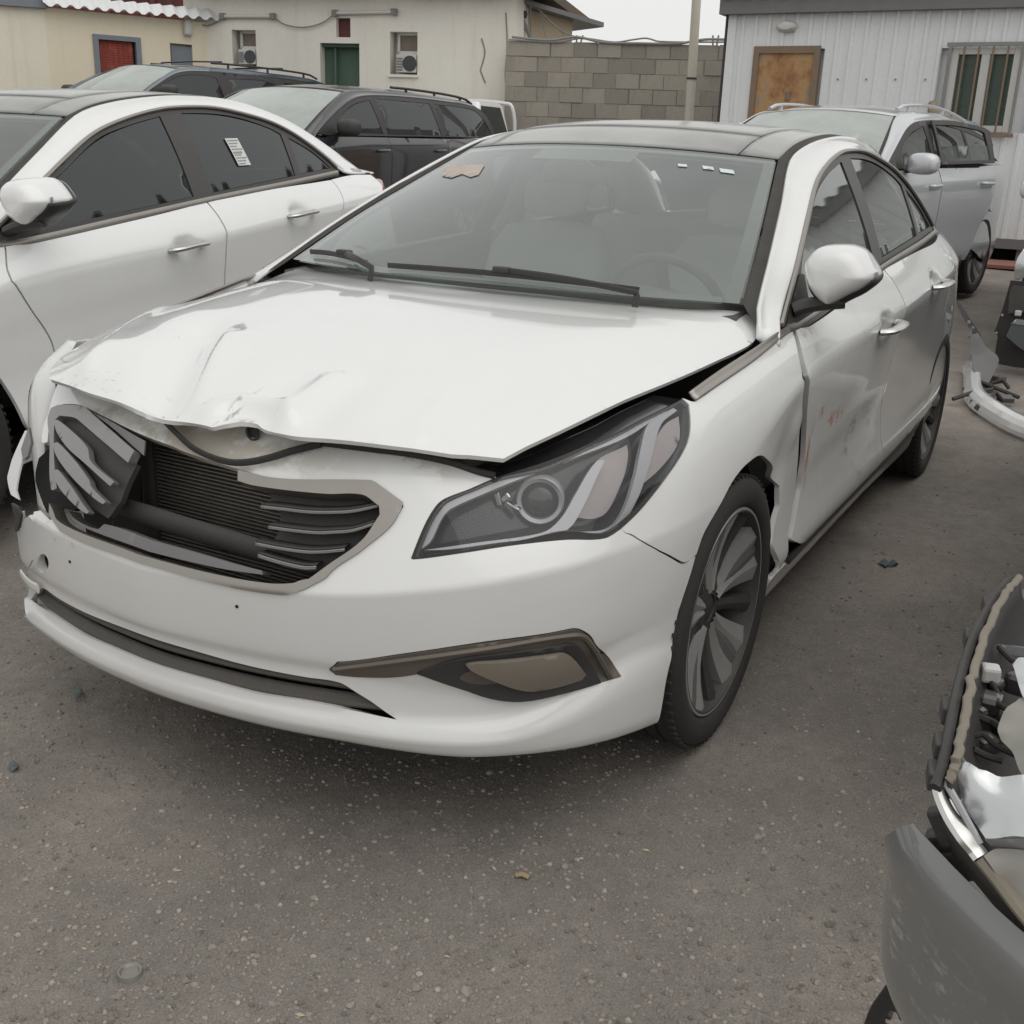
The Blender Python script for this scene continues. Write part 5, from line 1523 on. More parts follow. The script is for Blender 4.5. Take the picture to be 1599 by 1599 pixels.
BLU = dict(paint=MATS['blue_paint'], hw=.98, wb=2.95, ro=1.15, nose=.95, belt=(1.22, 1.26), lean=.34, yb=.90,
    frame=[(-.30, 1.24), (-.62, 1.42), (-.95, 1.56), (-1.3, 1.61), (-2.2, 1.625), (-3.3, 1.615), (-3.85, 1.57), (-4.0, 1.40), (-4.0, 1.26), (-2, 1.245), (-.45, 1.225)], ntop=8,
    panes=[[(-.55, 1.27), (-.72, 1.42), (-1.0, 1.53), (-1.35, 1.565), (-1.62, 1.55), (-1.70, 1.27)], [(-1.90, 1.27), (-1.86, 1.55), (-2.5, 1.57), (-2.75, 1.53), (-2.80, 1.275)], [(-2.98, 1.275), (-2.95, 1.565), (-3.6, 1.555), (-3.85, 1.48), (-3.88, 1.28)]],
    ws_c=[(-.05, 0, 1.25), (-.5, 0, 1.48), (-.95, 0, 1.675)], ws_e=[(-.28, .80, 1.23), (-.68, .73, 1.45), (-1.1, .66, 1.63)],
    rf_c=[(-.95, 0, 1.675), (-1.6, 0, 1.725), (-2.6, 0, 1.735), (-3.6, 0, 1.72), (-4.05, 0, 1.66)], rf_e=[(-1.1, .66, 1.63), (-1.7, .68, 1.675), (-2.6, .69, 1.685), (-3.6, .68, 1.665), (-4.0, .66, 1.61)],
    cuts=(-1.78, -2.85), glass=MATS['tinted_glass'], wsglass=MATS['dusty_glare_glass'], rails=.06, rail_span=(4, 19), railm=MATS['black_trim'], mirror=(-.6, 1.32), mirrorm=MATS['black_plastic'], front='blue_paint')
bl, _, _ = suv('suv', (-8.27, -10.94, gz(-9.7, -10.9) + .10), -.067, BLU, 'dark blue suv with black roof rack behind the left white sedan', 'suvs')
for k, x in enumerate((-1.9, -3.1)):
    q = [(x, y, 1.735 + .055 - .02 * abs(y)) for y in np.linspace(-.62, .62, 7)]
    MB().tube(q, .016, 8, True, (1.6, .7)).build('roof_rack_bar', MATS['black_trim'], bl, smooth=True)
# ------------------------------------------------------------------ yard surface: dusty compacted grit
def ground_material():
    m, nt, b = new_mat('yard_grit')
    co = coord(nt)
    n1 = noise(nt, .45, 7, .62, co); n2 = noise(nt, 5., 7, .7, co); n3 = noise(nt, 55., 6, .75, co); n4 = noise(nt, 1.6, 5, .6, co)
    c = ramp(nt, n1.outputs['Fac'], [(.3, (.178, .162, .145)), (.52, (.27, .245, .219)), (.75, (.375, .342, .305))]).outputs[0]
    c = mixc(nt, ramp(nt, n2.outputs['Fac'], [(.35, 0.), (.7, .75)]).outputs[0], c, (.205, .184, .164))
    c = mixc(nt, ramp(nt, n4.outputs['Fac'], [(.5, 0.), (.7, .6)]).outputs[0], c, (.345, .308, .27))
    n5 = noise(nt, 230., 3, .6, co); n6 = noise(nt, 18., 6, .72, co)
    c = mixc(nt, .55, c, ramp(nt, n5.outputs['Fac'], [(.28, .55), (.5, 1.0), (.72, 1.5)]).outputs[0], 'MULTIPLY')
    c = mixc(nt, .45, c, ramp(nt, n6.outputs['Fac'], [(.3, .7), (.55, 1.0), (.75, 1.3)]).outputs[0], 'MULTIPLY')
    c = mixc(nt, ramp(nt, n3.outputs['Fac'], [(.5, 0.), (.72, .35)]).outputs[0], c, (.145, .13, .117))
    nt.links.new(c, b.inputs['Base Color'])
    b.inputs['Roughness'].default_value = .95
    b.inputs['Specular IOR Level'].default_value = .15
    h = math_n(nt, 'ADD', math_n(nt, 'MULTIPLY', n5.outputs['Fac'], .5), math_n(nt, 'MULTIPLY', n3.outputs['Fac'], 1.0))
    h = math_n(nt, 'ADD', h, math_n(nt, 'MULTIPLY', n6.outputs['Fac'], 2.0))
    bp = nt.nodes.new('ShaderNodeBump'); bp.inputs['Strength'].default_value = .6; bp.inputs['Distance'].default_value = .005
    nt.links.new(h, bp.inputs['Height']); nt.links.new(bp.outputs[0], b.inputs['Normal'])
    MATS['yard_grit'] = m
ground_material()
xs = np.concatenate([[-1500, -400, -120, -60], np.arange(-32, 6.1, .5), [12, 40, 150, 600]])
ys = np.concatenate([[-1500, -400, -120, -60], np.arange(-26, 8.1, .5), [16, 40, 150, 600]])
GX, GY = np.meshgrid(xs, ys, indexing='ij')
rng = np.random.default_rng(3)
GZ = ground_z(GX, GY)
m_ = len(ys)
ground = link_mesh('ground', np.stack([GX, GY, GZ], -1).reshape(-1, 3), [(i * m_ + j, (i + 1) * m_ + j, (i + 1) * m_ + j + 1, i * m_ + j + 1) for i in range(len(xs) - 1) for j in range(m_ - 1)], MATS['yard_grit'])
ground['kind'] = 'structure'

# loose stones: too many to count, one object
def stones(name, n, rmin, rmax, dens, col, seed):
    g = np.random.default_rng(seed)
    t_ = 1.618
    ico = np.array([(-1, t_, 0), (1, t_, 0), (-1, -t_, 0), (1, -t_, 0), (0, -1, t_), (0, 1, t_), (0, -1, -t_), (0, 1, -t_), (t_, 0, -1), (t_, 0, 1), (-t_, 0, -1), (-t_, 0, 1)]) / 1.9
    tri = [(0, 11, 5), (0, 5, 1), (0, 1, 7), (0, 7, 10), (0, 10, 11), (1, 5, 9), (5, 11, 4), (11, 10, 2), (10, 7, 6), (7, 1, 8), (3, 9, 4), (3, 4, 2), (3, 2, 6), (3, 6, 8), (3, 8, 9), (4, 9, 5), (2, 4, 11), (6, 2, 10), (8, 6, 7), (9, 8, 1)]
    V, F = [], []
    k = 0
    while k < n:
        # density falls with distance from the lens
        px_, py_ = g.uniform(-100, 1700), 420 + 1230 * g.random() ** .8
        P = atz(px_, py_, 0.0)
        if P[0] < -9 or abs(P[1]) > 9: continue
        r = rmin + (rmax - rmin) * g.random() ** dens
        A = ico * g.uniform(.75, 1.15, (12, 3)) * np.array([1, g.uniform(.6, 1), g.uniform(.4, .8)]) * r
        a = g.uniform(0, 6.28); c, s = math.cos(a), math.sin(a)
        A = A @ np.array([[c, -s, 0], [s, c, 0], [0, 0, 1]])
        A += np.array([P[0], P[1], gz(P[0], P[1]) + r * .08])
        o = len(V); V += list(A); F += [(q[0] + o, q[1] + o, q[2] + o) for q in tri]
        k += 1
    ob = link_mesh(name, V, F, MATS[col], None, False)
    return ob
def stone_mat(name, cols):
    m, nt, b = new_mat(name)
    geo = nt.nodes.new('ShaderNodeNewGeometry')
    r = ramp(nt, geo.outputs['Random Per Island'], [(i / (len(cols) - 1), c) for i, c in enumerate(cols)])
    n1 = noise(nt, 60, 4, .6, coord(nt))
    c = mixc(nt, ramp(nt, n1.outputs['Fac'], [(.45, 0.), (.7, .5)]).outputs[0], r.outputs[0], (.16, .14, .12)); nt.links.new(c, b.inputs['Base Color']); b.inputs['Roughness'].default_value = .9
    MATS[name] = m
stone_mat('stone_mix', [(.15, .132, .114), (.25, .218, .186), (.33, .29, .25), (.2, .178, .155), (.44, .395, .345)])
stone_mat('stone_pale', [(.32, .295, .26), (.40, .37, .33), (.27, .25, .22)])
tag(stones('grit', 24000, .0017, .0075, 3.2, 'stone_mix', 5), 'small brown and grey stones strewn over the whole yard', 'grit', kind='stuff')
tag(stones('pale_grit', 650, .0018, .0055, 2.5, 'stone_pale', 9), 'scattered pale stone chips lying on the yard', 'grit', kind='stuff')
tag(stones('pebbles', 130, .006, .014, 2.6, 'stone_mix', 21), 'larger loose pebbles scattered across the yard', 'pebbles', kind='stuff')
def chips():
    g = np.random.default_rng(8); V, F = [], []
    for k in range(24):
        P = atz(g.uniform(40, 1350), g.uniform(1210, 1590), .003); a = g.uniform(0, 6.28); L = g.uniform(.004, .011); w_ = L * g.uniform(.14, .28)
        d = np.array([math.cos(a), math.sin(a), 0]); e = np.array([-d[1], d[0], 0]); o = len(V)
        V += [P + d * L, P + e * w_ + [0, 0, .003], P - d * L + [0, 0, .002], P - e * w_]; F.append((o, o + 1, o + 2, o + 3))
    return link_mesh('wood_chips', V, F, MATS['litter_wood_chip'], None, False)
simple('litter_wood_chip', (.44, .36, .26), .85, var=.3, scale=60)
tag(chips(), 'tiny tan wood chips scattered on the foreground ground', 'wood chips', kind='stuff')
# ------------------------------------------------------------------ buildings round the yard
class Wall:
    """a vertical wall plane through two image points at given depths; s runs along it to the right, z is height"""
    def __init__(w_, pa, da, pb, db):
        a, b = atdepth(*pa, da), atdepth(*pb, db)
        w_.o = np.array([a[0], a[1], 0.0]); t = np.array([b[0] - a[0], b[1] - a[1], 0.0])
        w_.L = np.linalg.norm(t); w_.t = t / w_.L
        n = np.array([w_.t[1], -w_.t[0], 0.0])
        if n @ (CAM - w_.o) < 0: n = -n
        w_.n = n
        w_.m = Matrix(((w_.t[0], n[0], 0), (w_.t[1], n[1], 0), (0, 0, 1)))
    def sz(w_, px_, py_):
        p = atplane(px_, py_, w_.o, w_.n); return float((p - w_.o) @ w_.t), float(p[2])
    def p(w_, s, z, d=0.0): return w_.o + w_.t * s + w_.n * d + np.array([0, 0, z])
    def f(w_, d=0.0):
        def g(a, b):
            a = np.asarray(a, float); b = np.asarray(b, float)
            return w_.o + a[..., None] * w_.t + w_.n * d + b[..., None] * np.array([0, 0, 1.0])
        return g
    def flip(w_):
        return bool(np.cross(w_.t, (0, 0, 1)) @ w_.n < 0)
    def box(w_, mb, s0, s1, z0, z1, d0, d1):
        c = [w_.p(s, z, d) for z in (z0, z1) for s, d in ((s0, d0), (s1, d0), (s1, d1), (s0, d1))]
        return mb.add(c, [(0, 3, 2, 1), (4, 5, 6, 7), (0, 1, 5, 4), (1, 2, 6, 5), (2, 3, 7, 6), (3, 0, 4, 7)])
    def b(w_, name, s0, s1, z0, z1, d0, d1, mat, parent, bevel=0.0):
        return w_.box(MB(), s0, s1, z0, z1, d0, d1).build(name, mat, parent, bevel=bevel)
    def pxbox(w_, name, x0, y0, x1, y1, d0, d1, mat, parent, bevel=0.0):
        a, b_ = w_.sz(x0, y1), w_.sz(x1, y0)
        return w_.b(name, a[0], b_[0], a[1], b_[1], d0, d1, mat, parent, bevel)

def stained(name, col, stain, scale=1.2, amt=.5, vert=True, rough=.85, bump=.25):
    m, nt, b = new_mat(name); co = coord(nt)
    n1 = noise(nt, scale, 6, .65, co)
    mp = nt.nodes.new('ShaderNodeMapping'); mp.inputs['Scale'].default_value = (3.5, 3.5, .35 if vert else 3.5); nt.links.new(co, mp.inputs[0])
    n2 = noise(nt, 1.3, 6, .7, mp.outputs[0]); n3 = noise(nt, 25, 5, .6, co)
    c = mixc(nt, ramp(nt, n1.outputs['Fac'], [(.35, 0.), (.75, amt * .6)]).outputs[0], col, stain)
    c = mixc(nt, ramp(nt, n2.outputs['Fac'], [(.52, 0.), (.78, amt)]).outputs[0], c, stain)
    c = mixc(nt, ramp(nt, n3.outputs['Fac'], [(.4, 0.), (.7, .12)]).outputs[0], c, tuple(x * .6 for x in col))
    nt.links.new(c, b.inputs['Base Color']); b.inputs['Roughness'].default_value = rough
    bp = nt.nodes.new('ShaderNodeBump'); bp.inputs['Strength'].default_value = bump; bp.inputs['Distance'].default_value = .01
    nt.links.new(n3.outputs['Fac'], bp.inputs['Height']); nt.links.new(bp.outputs[0], b.inputs['Normal'])
    MATS[name] = m
    return m
stained('cream_render', (.85, .82, .74), (.66, .61, .52), .9, .45)
stained('cream_panel', (.80, .72, .55), (.66, .59, .45), .8, .35, rough=.5, bump=.05)
stained('container_panel', (.82, .77, .64), (.48, .44, .36), .8, .3, rough=.5, bump=.05)
stained('concrete_block', (.33, .30, .255), (.19, .17, .145), 3., .6, False)
stained('mortar', (.29, .265, .228), (.2, .18, .15), 4., .5, False)
stained('cabin_sheet', (.80, .815, .82), (.56, .555, .54), .9, .35, rough=.45, bump=.03)
stained('roof_white', (.72, .73, .73), (.5, .49, .47), 1.2, .4, False, .5, .03)
stained('rusty_door', (.18, .185, .185), (.36, .19, .085), 1.7, 1.5, True, .7, .1)
stained('rust_frame', (.22, .17, .12), (.30, .17, .09), 4., .8, False, .8, .2)
stained('old_green', (.10, .16, .12), (.07, .10, .08), 2., .5)
stained('weathered_wood', (.12, .085, .06), (.06, .045, .035), 3., .6)
simple('grey_fascia', (.15, .155, .16), .5, var=.15, dust=.25)
simple('bluegrey_fascia', (.20, .22, .25), .5, var=.1)
simple('window_dark', (.035, .042, .04), .15, var=.2, scale=3)
simple('window_brown', (.20, .165, .13), .5, var=.35, scale=9)
simple('window_green', (.045, .07, .052), .25, var=.35, scale=5)
simple('upvc_white', (.66, .65, .62), .45, var=.06, dust=.15)
simple('unit_white', (.60, .60, .58), .5, var=.08, dust=.2)
simple('dark_red', (.12, .035, .035), .6, var=.2)
simple('pole_cream', (.55, .51, .43), .55, var=.1, dust=.2)
simple('cable_grey', (.25, .245, .235), .7, var=.15)
simple('cable_dark', (.05, .048, .045), .7, var=.15)
simple('board_red', (.27, .10, .075), .8, var=.25, scale=6, dust=.3)
simple('rag_tan', (.33, .27, .19), .9, var=.3, scale=12)
simple('rag_blue', (.25, .36, .45), .8, var=.2, scale=14)
def curtain_mat():
    m, nt, b = new_mat('red_curtain'); co = coord(nt)
    wv = nt.nodes.new('ShaderNodeTexWave'); wv.wave_type = 'BANDS'; wv.bands_direction = 'Z'; wv.inputs['Scale'].default_value = 9; wv.inputs['Distortion'].default_value = 1.5; nt.links.new(co, wv.inputs[0])
    c = mixc(nt, ramp(nt, wv.outputs['Fac'], [(.3, 0.), (.6, .8)]).outputs[0], (.46, .075, .05), (.11, .07, .06))
    n1 = noise(nt, 7, 4, .6, co); c = mixc(nt, ramp(nt, n1.outputs['Fac'], [(.5, 0.), (.7, .5)]).outputs[0], c, (.50, .14, .08))
    nt.links.new(c, b.inputs['Base Color']); b.inputs['Roughness'].default_value = .9
    MATS['red_curtain'] = m
curtain_mat()

def rust_door_mat():
    m, nt, b = new_mat('rusty_door'); g = coord(nt, 'Generated'); co = coord(nt)
    vm = nt.nodes.new('ShaderNodeVectorMath'); vm.operation = 'DISTANCE'; nt.links.new(g, vm.inputs[0]); vm.inputs[1].default_value = (.45, .5, .62)
    n1 = noise(nt, 3.2, 7, .7, co); n2 = noise(nt, 9., 6, .7, co)
    d = math_n(nt, 'SUBTRACT', math_n(nt, 'MULTIPLY', n1.outputs['Fac'], 1.6), math_n(nt, 'MULTIPLY', vm.outputs['Value'], .75))
    c = mixc(nt, ramp(nt, d, [(.02, 0.), (.22, 1.)]).outputs[0], (.22, .235, .24), (.45, .27, .12))
    c = mixc(nt, ramp(nt, math_n(nt, 'MULTIPLY', d, n2.outputs['Fac']), [(.10, 0.), (.26, .9)]).outputs[0], c, (.27, .12, .055))
    nt.links.new(c, b.inputs['Base Color']); b.inputs['Roughness'].default_value = .75
    MATS['rusty_door'] = m
rust_door_mat()
def rect_hole(w_, x0, y0, x1, y1):
    a, b = w_.sz(x0, y1), w_.sz(x1, y0)
    return [(a[0], a[1]), (b[0], a[1]), (b[0], b[1]), (a[0], b[1])]
def wall_with_holes(name, w_, s0, s1, z0, z1, holes, mat, parent, thick=.25):
    """wall sheet cut into cells round its rectangular openings, with reveals"""
    S = sorted({s0, s1, *[h[0][0] for h in holes], *[h[1][0] for h in holes]}); Z = sorted({z0, z1, *[h[0][1] for h in holes], *[h[2][1] for h in holes]})
    mb = MB(); idx = {}
    def vid(i, j):
        if (i, j) not in idx:
            idx[(i, j)] = len(mb.v); mb.v.append(tuple(w_.p(S[i], Z[j])))
        return idx[(i, j)]
    for i in range(len(S) - 1):
        for j in range(len(Z) - 1):
            cs, cz = (S[i] + S[i + 1]) / 2, (Z[j] + Z[j + 1]) / 2
            if any(h[0][0] < cs < h[1][0] and h[0][1] < cz < h[2][1] for h in holes): continue
            mb.f.append((vid(i, j), vid(i + 1, j), vid(i + 1, j + 1), vid(i, j + 1)))
    for h in holes:
        q = [w_.p(*p) for p in h]; r_ = [w_.p(*p, -thick) for p in h]
        mb.add(q + r_, [(0, 1, 5, 4), (1, 2, 6, 5), (2, 3, 7, 6), (3, 0, 4, 7)])
    w_.box(mb, s0, s1, z0, z1, -thick - .02, -thick - .03)      # dark room behind is closed by the back
    return mb.build(name, mat, parent, fix=False)

# ---- cream rendered house with two windows and a green door
HW = Wall((300, 100), 19.4, (793, 100), 18.3)
house = empty('house', tuple(HW.p(HW.L / 2, 0)))
tag(house, 'cream rendered house with two small windows and a green doorway', 'house')
house_m = house.matrix_world.copy()
def child(o, par):
    """keep world placement under a root that stands at its base"""
    o.parent = par; o.matrix_parent_inverse = Matrix.Translation(-Vector(par.location))
    return o
def under(root, fn):
    before = set(COL.objects); fn()
    for o in list(COL.objects):
        if o not in before and o.parent is None: child(o, root)
def build_house():
    w_ = HW
    h1, h2 = rect_hole(w_, 364, 47, 399, 103), rect_hole(w_, 609, 50, 652, 116)
    hd, hv = rect_hole(w_, 502, 68, 561, 200), rect_hole(w_, 525, 28, 547, 58)
    hd[0] = (hd[0][0], .55); hd[1] = (hd[1][0], .55)
    wall_with_holes('wall', w_, -.1, w_.L + .1, 0, 3.62, [h1, h2, hd, hv], MATS['cream_render'], None)
    # return wall on the right
    a = w_.p(w_.L + .1, 0); b_ = a - w_.n * 5
    link_mesh('side_wall', [a, b_, b_ + [0, 0, 3.62], a + [0, 0, 3.62]], [(0, 1, 2, 3)], MATS['cream_render'])
    # roof slab with joist ends
    w_.b('roof', -.5, w_.L + .5, 3.62, 3.76, -5, .35, MATS['weathered_wood'], None)
    for x in (340, 430, 539, 668, 705, 758): 
        s = w_.sz(x, 3)[0]; w_.b('joist_end', s - .06, s + .06, 3.52, 3.62, -.1, .30, MATS['weathered_wood'], None)
    for (x0, y0, x1, y1, fan) in ((364, 47, 399, 103, 383), (609, 50, 652, 116, 638)):
        a, b2 = w_.sz(x0, y1), w_.sz(x1, y0); mid = a[1] + (b2[1] - a[1]) * .52
        sl_, sr_ = a[0] + .10, b2[0] - .01
        win = w_.b('window', sl_, sr_, mid, b2[1] - .03, -.20, -.17, MATS['window_brown'], None)
        for (p0, p1, q0, q1) in ((sl_ - .02, sl_ + .02, mid, b2[1]), (sr_ - .03, sr_, mid, b2[1]), (sl_, sr_, mid - .02, mid + .03), (sl_, sr_, b2[1] - .04, b2[1])):
            child_part(w_.b('window_bar', p0, p1, q0, q1, -.19, -.14, MATS['upvc_white'], None), win)
        ac = w_.b('air_conditioner', sl_ + .01, sr_ - .005, a[1] + .03, mid - .03, -.2, .02, MATS['unit_white'], None, .01)
        c = w_.p((sl_ + sr_) / 2 + .06, (a[1] + mid) / 2, .024)
        rr = (mid - a[1]) * .36
        mb = MB(); mb.v = [tuple(c + w_.t * rr * math.cos(t) + np.array([0, 0, rr * math.sin(t)])) for t in np.linspace(0, 2 * math.pi, 24, endpoint=False)]; mb.f = [tuple(range(24))]
        child_part(mb.build('fan_grille', MATS['window_dark'], None, fix=False), ac)
        for k in range(5):
            z = a[1] + .06 + k * (mid - a[1] - .12) / 5
            child_part(w_.b('louvre', sl_ + .02, sl_ + .02 + (sr_ - sl_) * .28, z, z + .02, .018, .03, MATS['grey_plastic'], None), ac)
        w_.b('window_sill', a[0] - .02, b2[0] + .02, a[1] - .04, a[1], -.1, .04, MATS['cream_render'], None)
    s0, s1 = hd[0][0], hd[1][0]; zt = hd[2][1]
    w_.b('door_surround', s0, s0 + .30 * (s1 - s0), .55, zt, -.24, -.20, MATS['old_green'], None)
    w_.b('door', s0 + .34 * (s1 - s0), s1, .55, zt - .06, -.26, -.22, MATS['old_green'], None)
    w_.b('door_frame', s0 + .29 * (s1 - s0), s0 + .34 * (s1 - s0), .55, zt, -.24, -.12, MATS['old_green'], None)
    w_.b('door_lintel', s0, s1, zt - .05, zt, -.24, -.08, MATS['old_green'], None)
    w_.b('vent_shutter', hv[0][0] + .0, hv[1][0], hv[0][1], hv[2][1], -.16, -.12, MATS['dark_red'], None)
    for (x0, x1, y0, y1) in ((350, 428, 26, 26), (525, 617, 21, 19)):
        a, b2 = w_.p(*w_.sz(x0, y0), .05), w_.p(*w_.sz(x1, y1), .05)
        o = MB().tube([a, (a + b2) / 2, b2], .03, 10).build('strip_lamp', MATS['upvc_white'], None, smooth=True)
        for q in (a, b2): child_part(MB().box(tuple(q), (.08, .08, .09)).build('lamp_holder', MATS['cable_grey'], None), o)
    for L in ([(302, 36), (325, 40), (342, 33), (350, 26)], [(428, 26), (445, 38), (475, 43), (505, 36), (525, 21)]):
        MB().tube(catmull([w_.p(*w_.sz(*q), .04) for q in L], 6), .010, 6).build('cable', MATS['cable_grey'], None, smooth=True)
    # broken plaster at the right corner
    for L in ([(752, 60), (757, 82), (750, 110), (758, 130)], [(790, 20), (792, 70), (789, 120), (793, 160)]):
        MB().tube(catmull([w_.p(*w_.sz(*q), .004) for q in L], 6), .012, 5).build('plaster_crack', MATS['mortar'], None)
def child_part(o, par):
    o.parent = par
    return o
under(house, build_house)

# ---- lean-to behind the block wall
LT = Wall((796, 40), 19.0, (893, 60), 19.6)
shed = empty('shed', tuple(LT.p(LT.L / 2, 0))); tag(shed, 'low cream shed with a sloping sheet roof behind the block wall', 'shed')
def build_shed():
    w_ = LT
    zl, zr = w_.sz(796, 5)[1], w_.sz(893, 32)[1]
    V = [w_.p(-.2, 0), w_.p(w_.L, 0), w_.p(w_.L, zr), w_.p(-.2, zl)]
    V += [v - w_.n * 3 for v in V]
    link_mesh('wall', V, [(0, 1, 2, 3), (1, 5, 6, 2), (4, 7, 6, 5), (0, 3, 7, 4)], stained('shed_wall', (.50, .42, .31), (.38, .31, .22), 1., .5), smooth=False)
    r0, r1 = w_.p(-.4, zl + .06, .25), w_.p(w_.L + .45, zr - .08, .25)
    V = [r0, r1, r1 - w_.n * 3.5, r0 - w_.n * 3.5]; V += [v + [0, 0, .07] for v in V]
    link_mesh('roof', V, [(0, 3, 2, 1), (4, 5, 6, 7), (0, 1, 5, 4), (1, 2, 6, 5), (2, 3, 7, 6), (3, 0, 4, 7)], MATS['grey_fascia'], smooth=False)
    a = w_.p(*w_.sz(864, 14), -.6)
    o = MB().lathe([(.0, .16), (.10, .15), (.16, .10), (.17, .0), (.17, -.25)], 16, tuple(a), 'z').build('roof_vent', MATS['concrete_block'], None, smooth=True)
    a = w_.p(*w_.sz(806, 23), .15)
    MB().lathe([(.0, .05), (.09, .045), (.11, 0), (.09, -.06), (.02, -.08)], 14, tuple(a), 'z').build('alarm_bell', MATS['cable_dark'], None, smooth=True)
    for L, r_ in (([(806, 32), (812, 45), (818, 58)], .035), ([(818, 6), (819, 63)], .014), ([(828, 12), (850, 36), (870, 52), (900, 62)], .012), ([(832, 14), (838, 40), (842, 60)], .008), ([(848, 34), (860, 44), (872, 58)], .008)):
        MB().tube(catmull([w_.p(*w_.sz(*q), .2) for q in L], 6), r_, 6).build('cable', MATS['cable_grey'], None, smooth=True)
under(shed, build_shed)

# ---- block wall, every block a piece
BW = Wall((793, 150), 17.9, (1136, 150), 17.3)
bwall = empty('block_wall', tuple(BW.p(BW.L / 2, 0))); tag(bwall, 'unrendered grey concrete block wall closing the back of the yard', 'wall', kind='thing')
def build_blocks():
    w_ = BW
    ztop = w_.sz(950, 67)[1]
    course, blk, j = .213, .352, .010
    w_.b('mortar_bed', -.05, w_.L + .05, 0, ztop - .01, -.2, -.012, MATS['mortar'], None)
    mats = [stained('concrete_block_' + c, tuple(np.array((.33, .30, .255)) * k), (.19, .17, .145), 3., .5, False) for c, k in (('pale', 1.12), ('dark', .85), ('warm', 1.0))] + [MATS['concrete_block']]
    meshes = {}
    g = random.Random(4)
    rows = 8
    for r_ in range(rows):
        z1 = ztop - r_ * course; z0 = z1 - course + j
        s = -.05 - (blk * .5 if r_ % 2 else 0) - g.uniform(0, .05)
        while s < w_.L:
            a, b_ = max(s, -.05), min(s + blk - j, w_.L + .05)
            if b_ - a > .05:
                ln = round(b_ - a, 2); mi = g.randrange(4)
                key = (ln, mi)
                if key not in meshes:
                    mb = MB(); mb.box((ln / 2, 0, (z1 - z0) / 2), (ln, .20, z1 - z0)); o = mb.build('block', mats[mi], None); meshes[key] = o.data; bpy.data.objects.remove(o)
                o = bpy.data.objects.new('block', meshes[key]); COL.objects.link(o)
                o.matrix_world = Matrix.Translation(w_.p(a, z0 + g.uniform(-.004, .004), -.10 + g.uniform(-.012, .010))) @ w_.m.to_4x4()
                child_m(o, bwall)
            s += blk + g.uniform(-.012, .012)
    w_.b('lower_courses', -.05, w_.L + .05, 0, ztop - rows * course, -.2, 0, MATS['concrete_block'], None)
    for L, r_ in (([(800, 58), (860, 63), (900, 58), (940, 66), (1000, 68), (1060, 68), (1100, 62), (1134, 62)], .02), ([(795, 62), (870, 66), (910, 60), (960, 66), (990, 62), (1010, 60), (1030, 65), (1134, 66)], .013)):
        MB().tube(catmull([w_.p(*w_.sz(*q), .02) for q in L], 6), r_, 6).build('cable', MATS['cable_grey'], None, smooth=True)
    for x, d in ((899, 0), (904, 5), (1113, 0), (1119, 3)):
        MB().tube([w_.p(*w_.sz(x, 70), -.1), w_.p(*w_.sz(x + d, 54), -.1)], .014, 6).build('rebar', MATS['cable_grey'], None)
def child_m(o, par):
    m = o.matrix_world.copy() if False else o.matrix_basis.copy()
    o.parent = par; o.matrix_parent_inverse = Matrix.Translation(-Vector(par.location))
under(bwall, build_blocks)

# ---- pole
a, b_ = atdepth(1075.5, 192, 16.2), atdepth(1089.5, -30, 16.2)
t = (b_ - a) / (b_[2] - a[2]); foot = a - t * (a[2] - gz(a[0], a[1])); top = a + t * 4.5
pole = empty('pole', tuple(foot)); tag(pole, 'thin cream metal pole in front of the block wall', 'pole')
def build_pole():
    MB().tube([foot, (foot + top) / 2, top], .062, 14).build('shaft', MATS['pole_cream'], None, smooth=True)
    c = atdepth(1083, 122, 16.1)
    MB().lathe([(.064, -.012), (.072, -.012), (.072, .012), (.064, .012)], 14, tuple(a + t * (c[2] - a[2])), 'z').build('clamp', MATS['cable_dark'], None)
under(pole, build_pole)

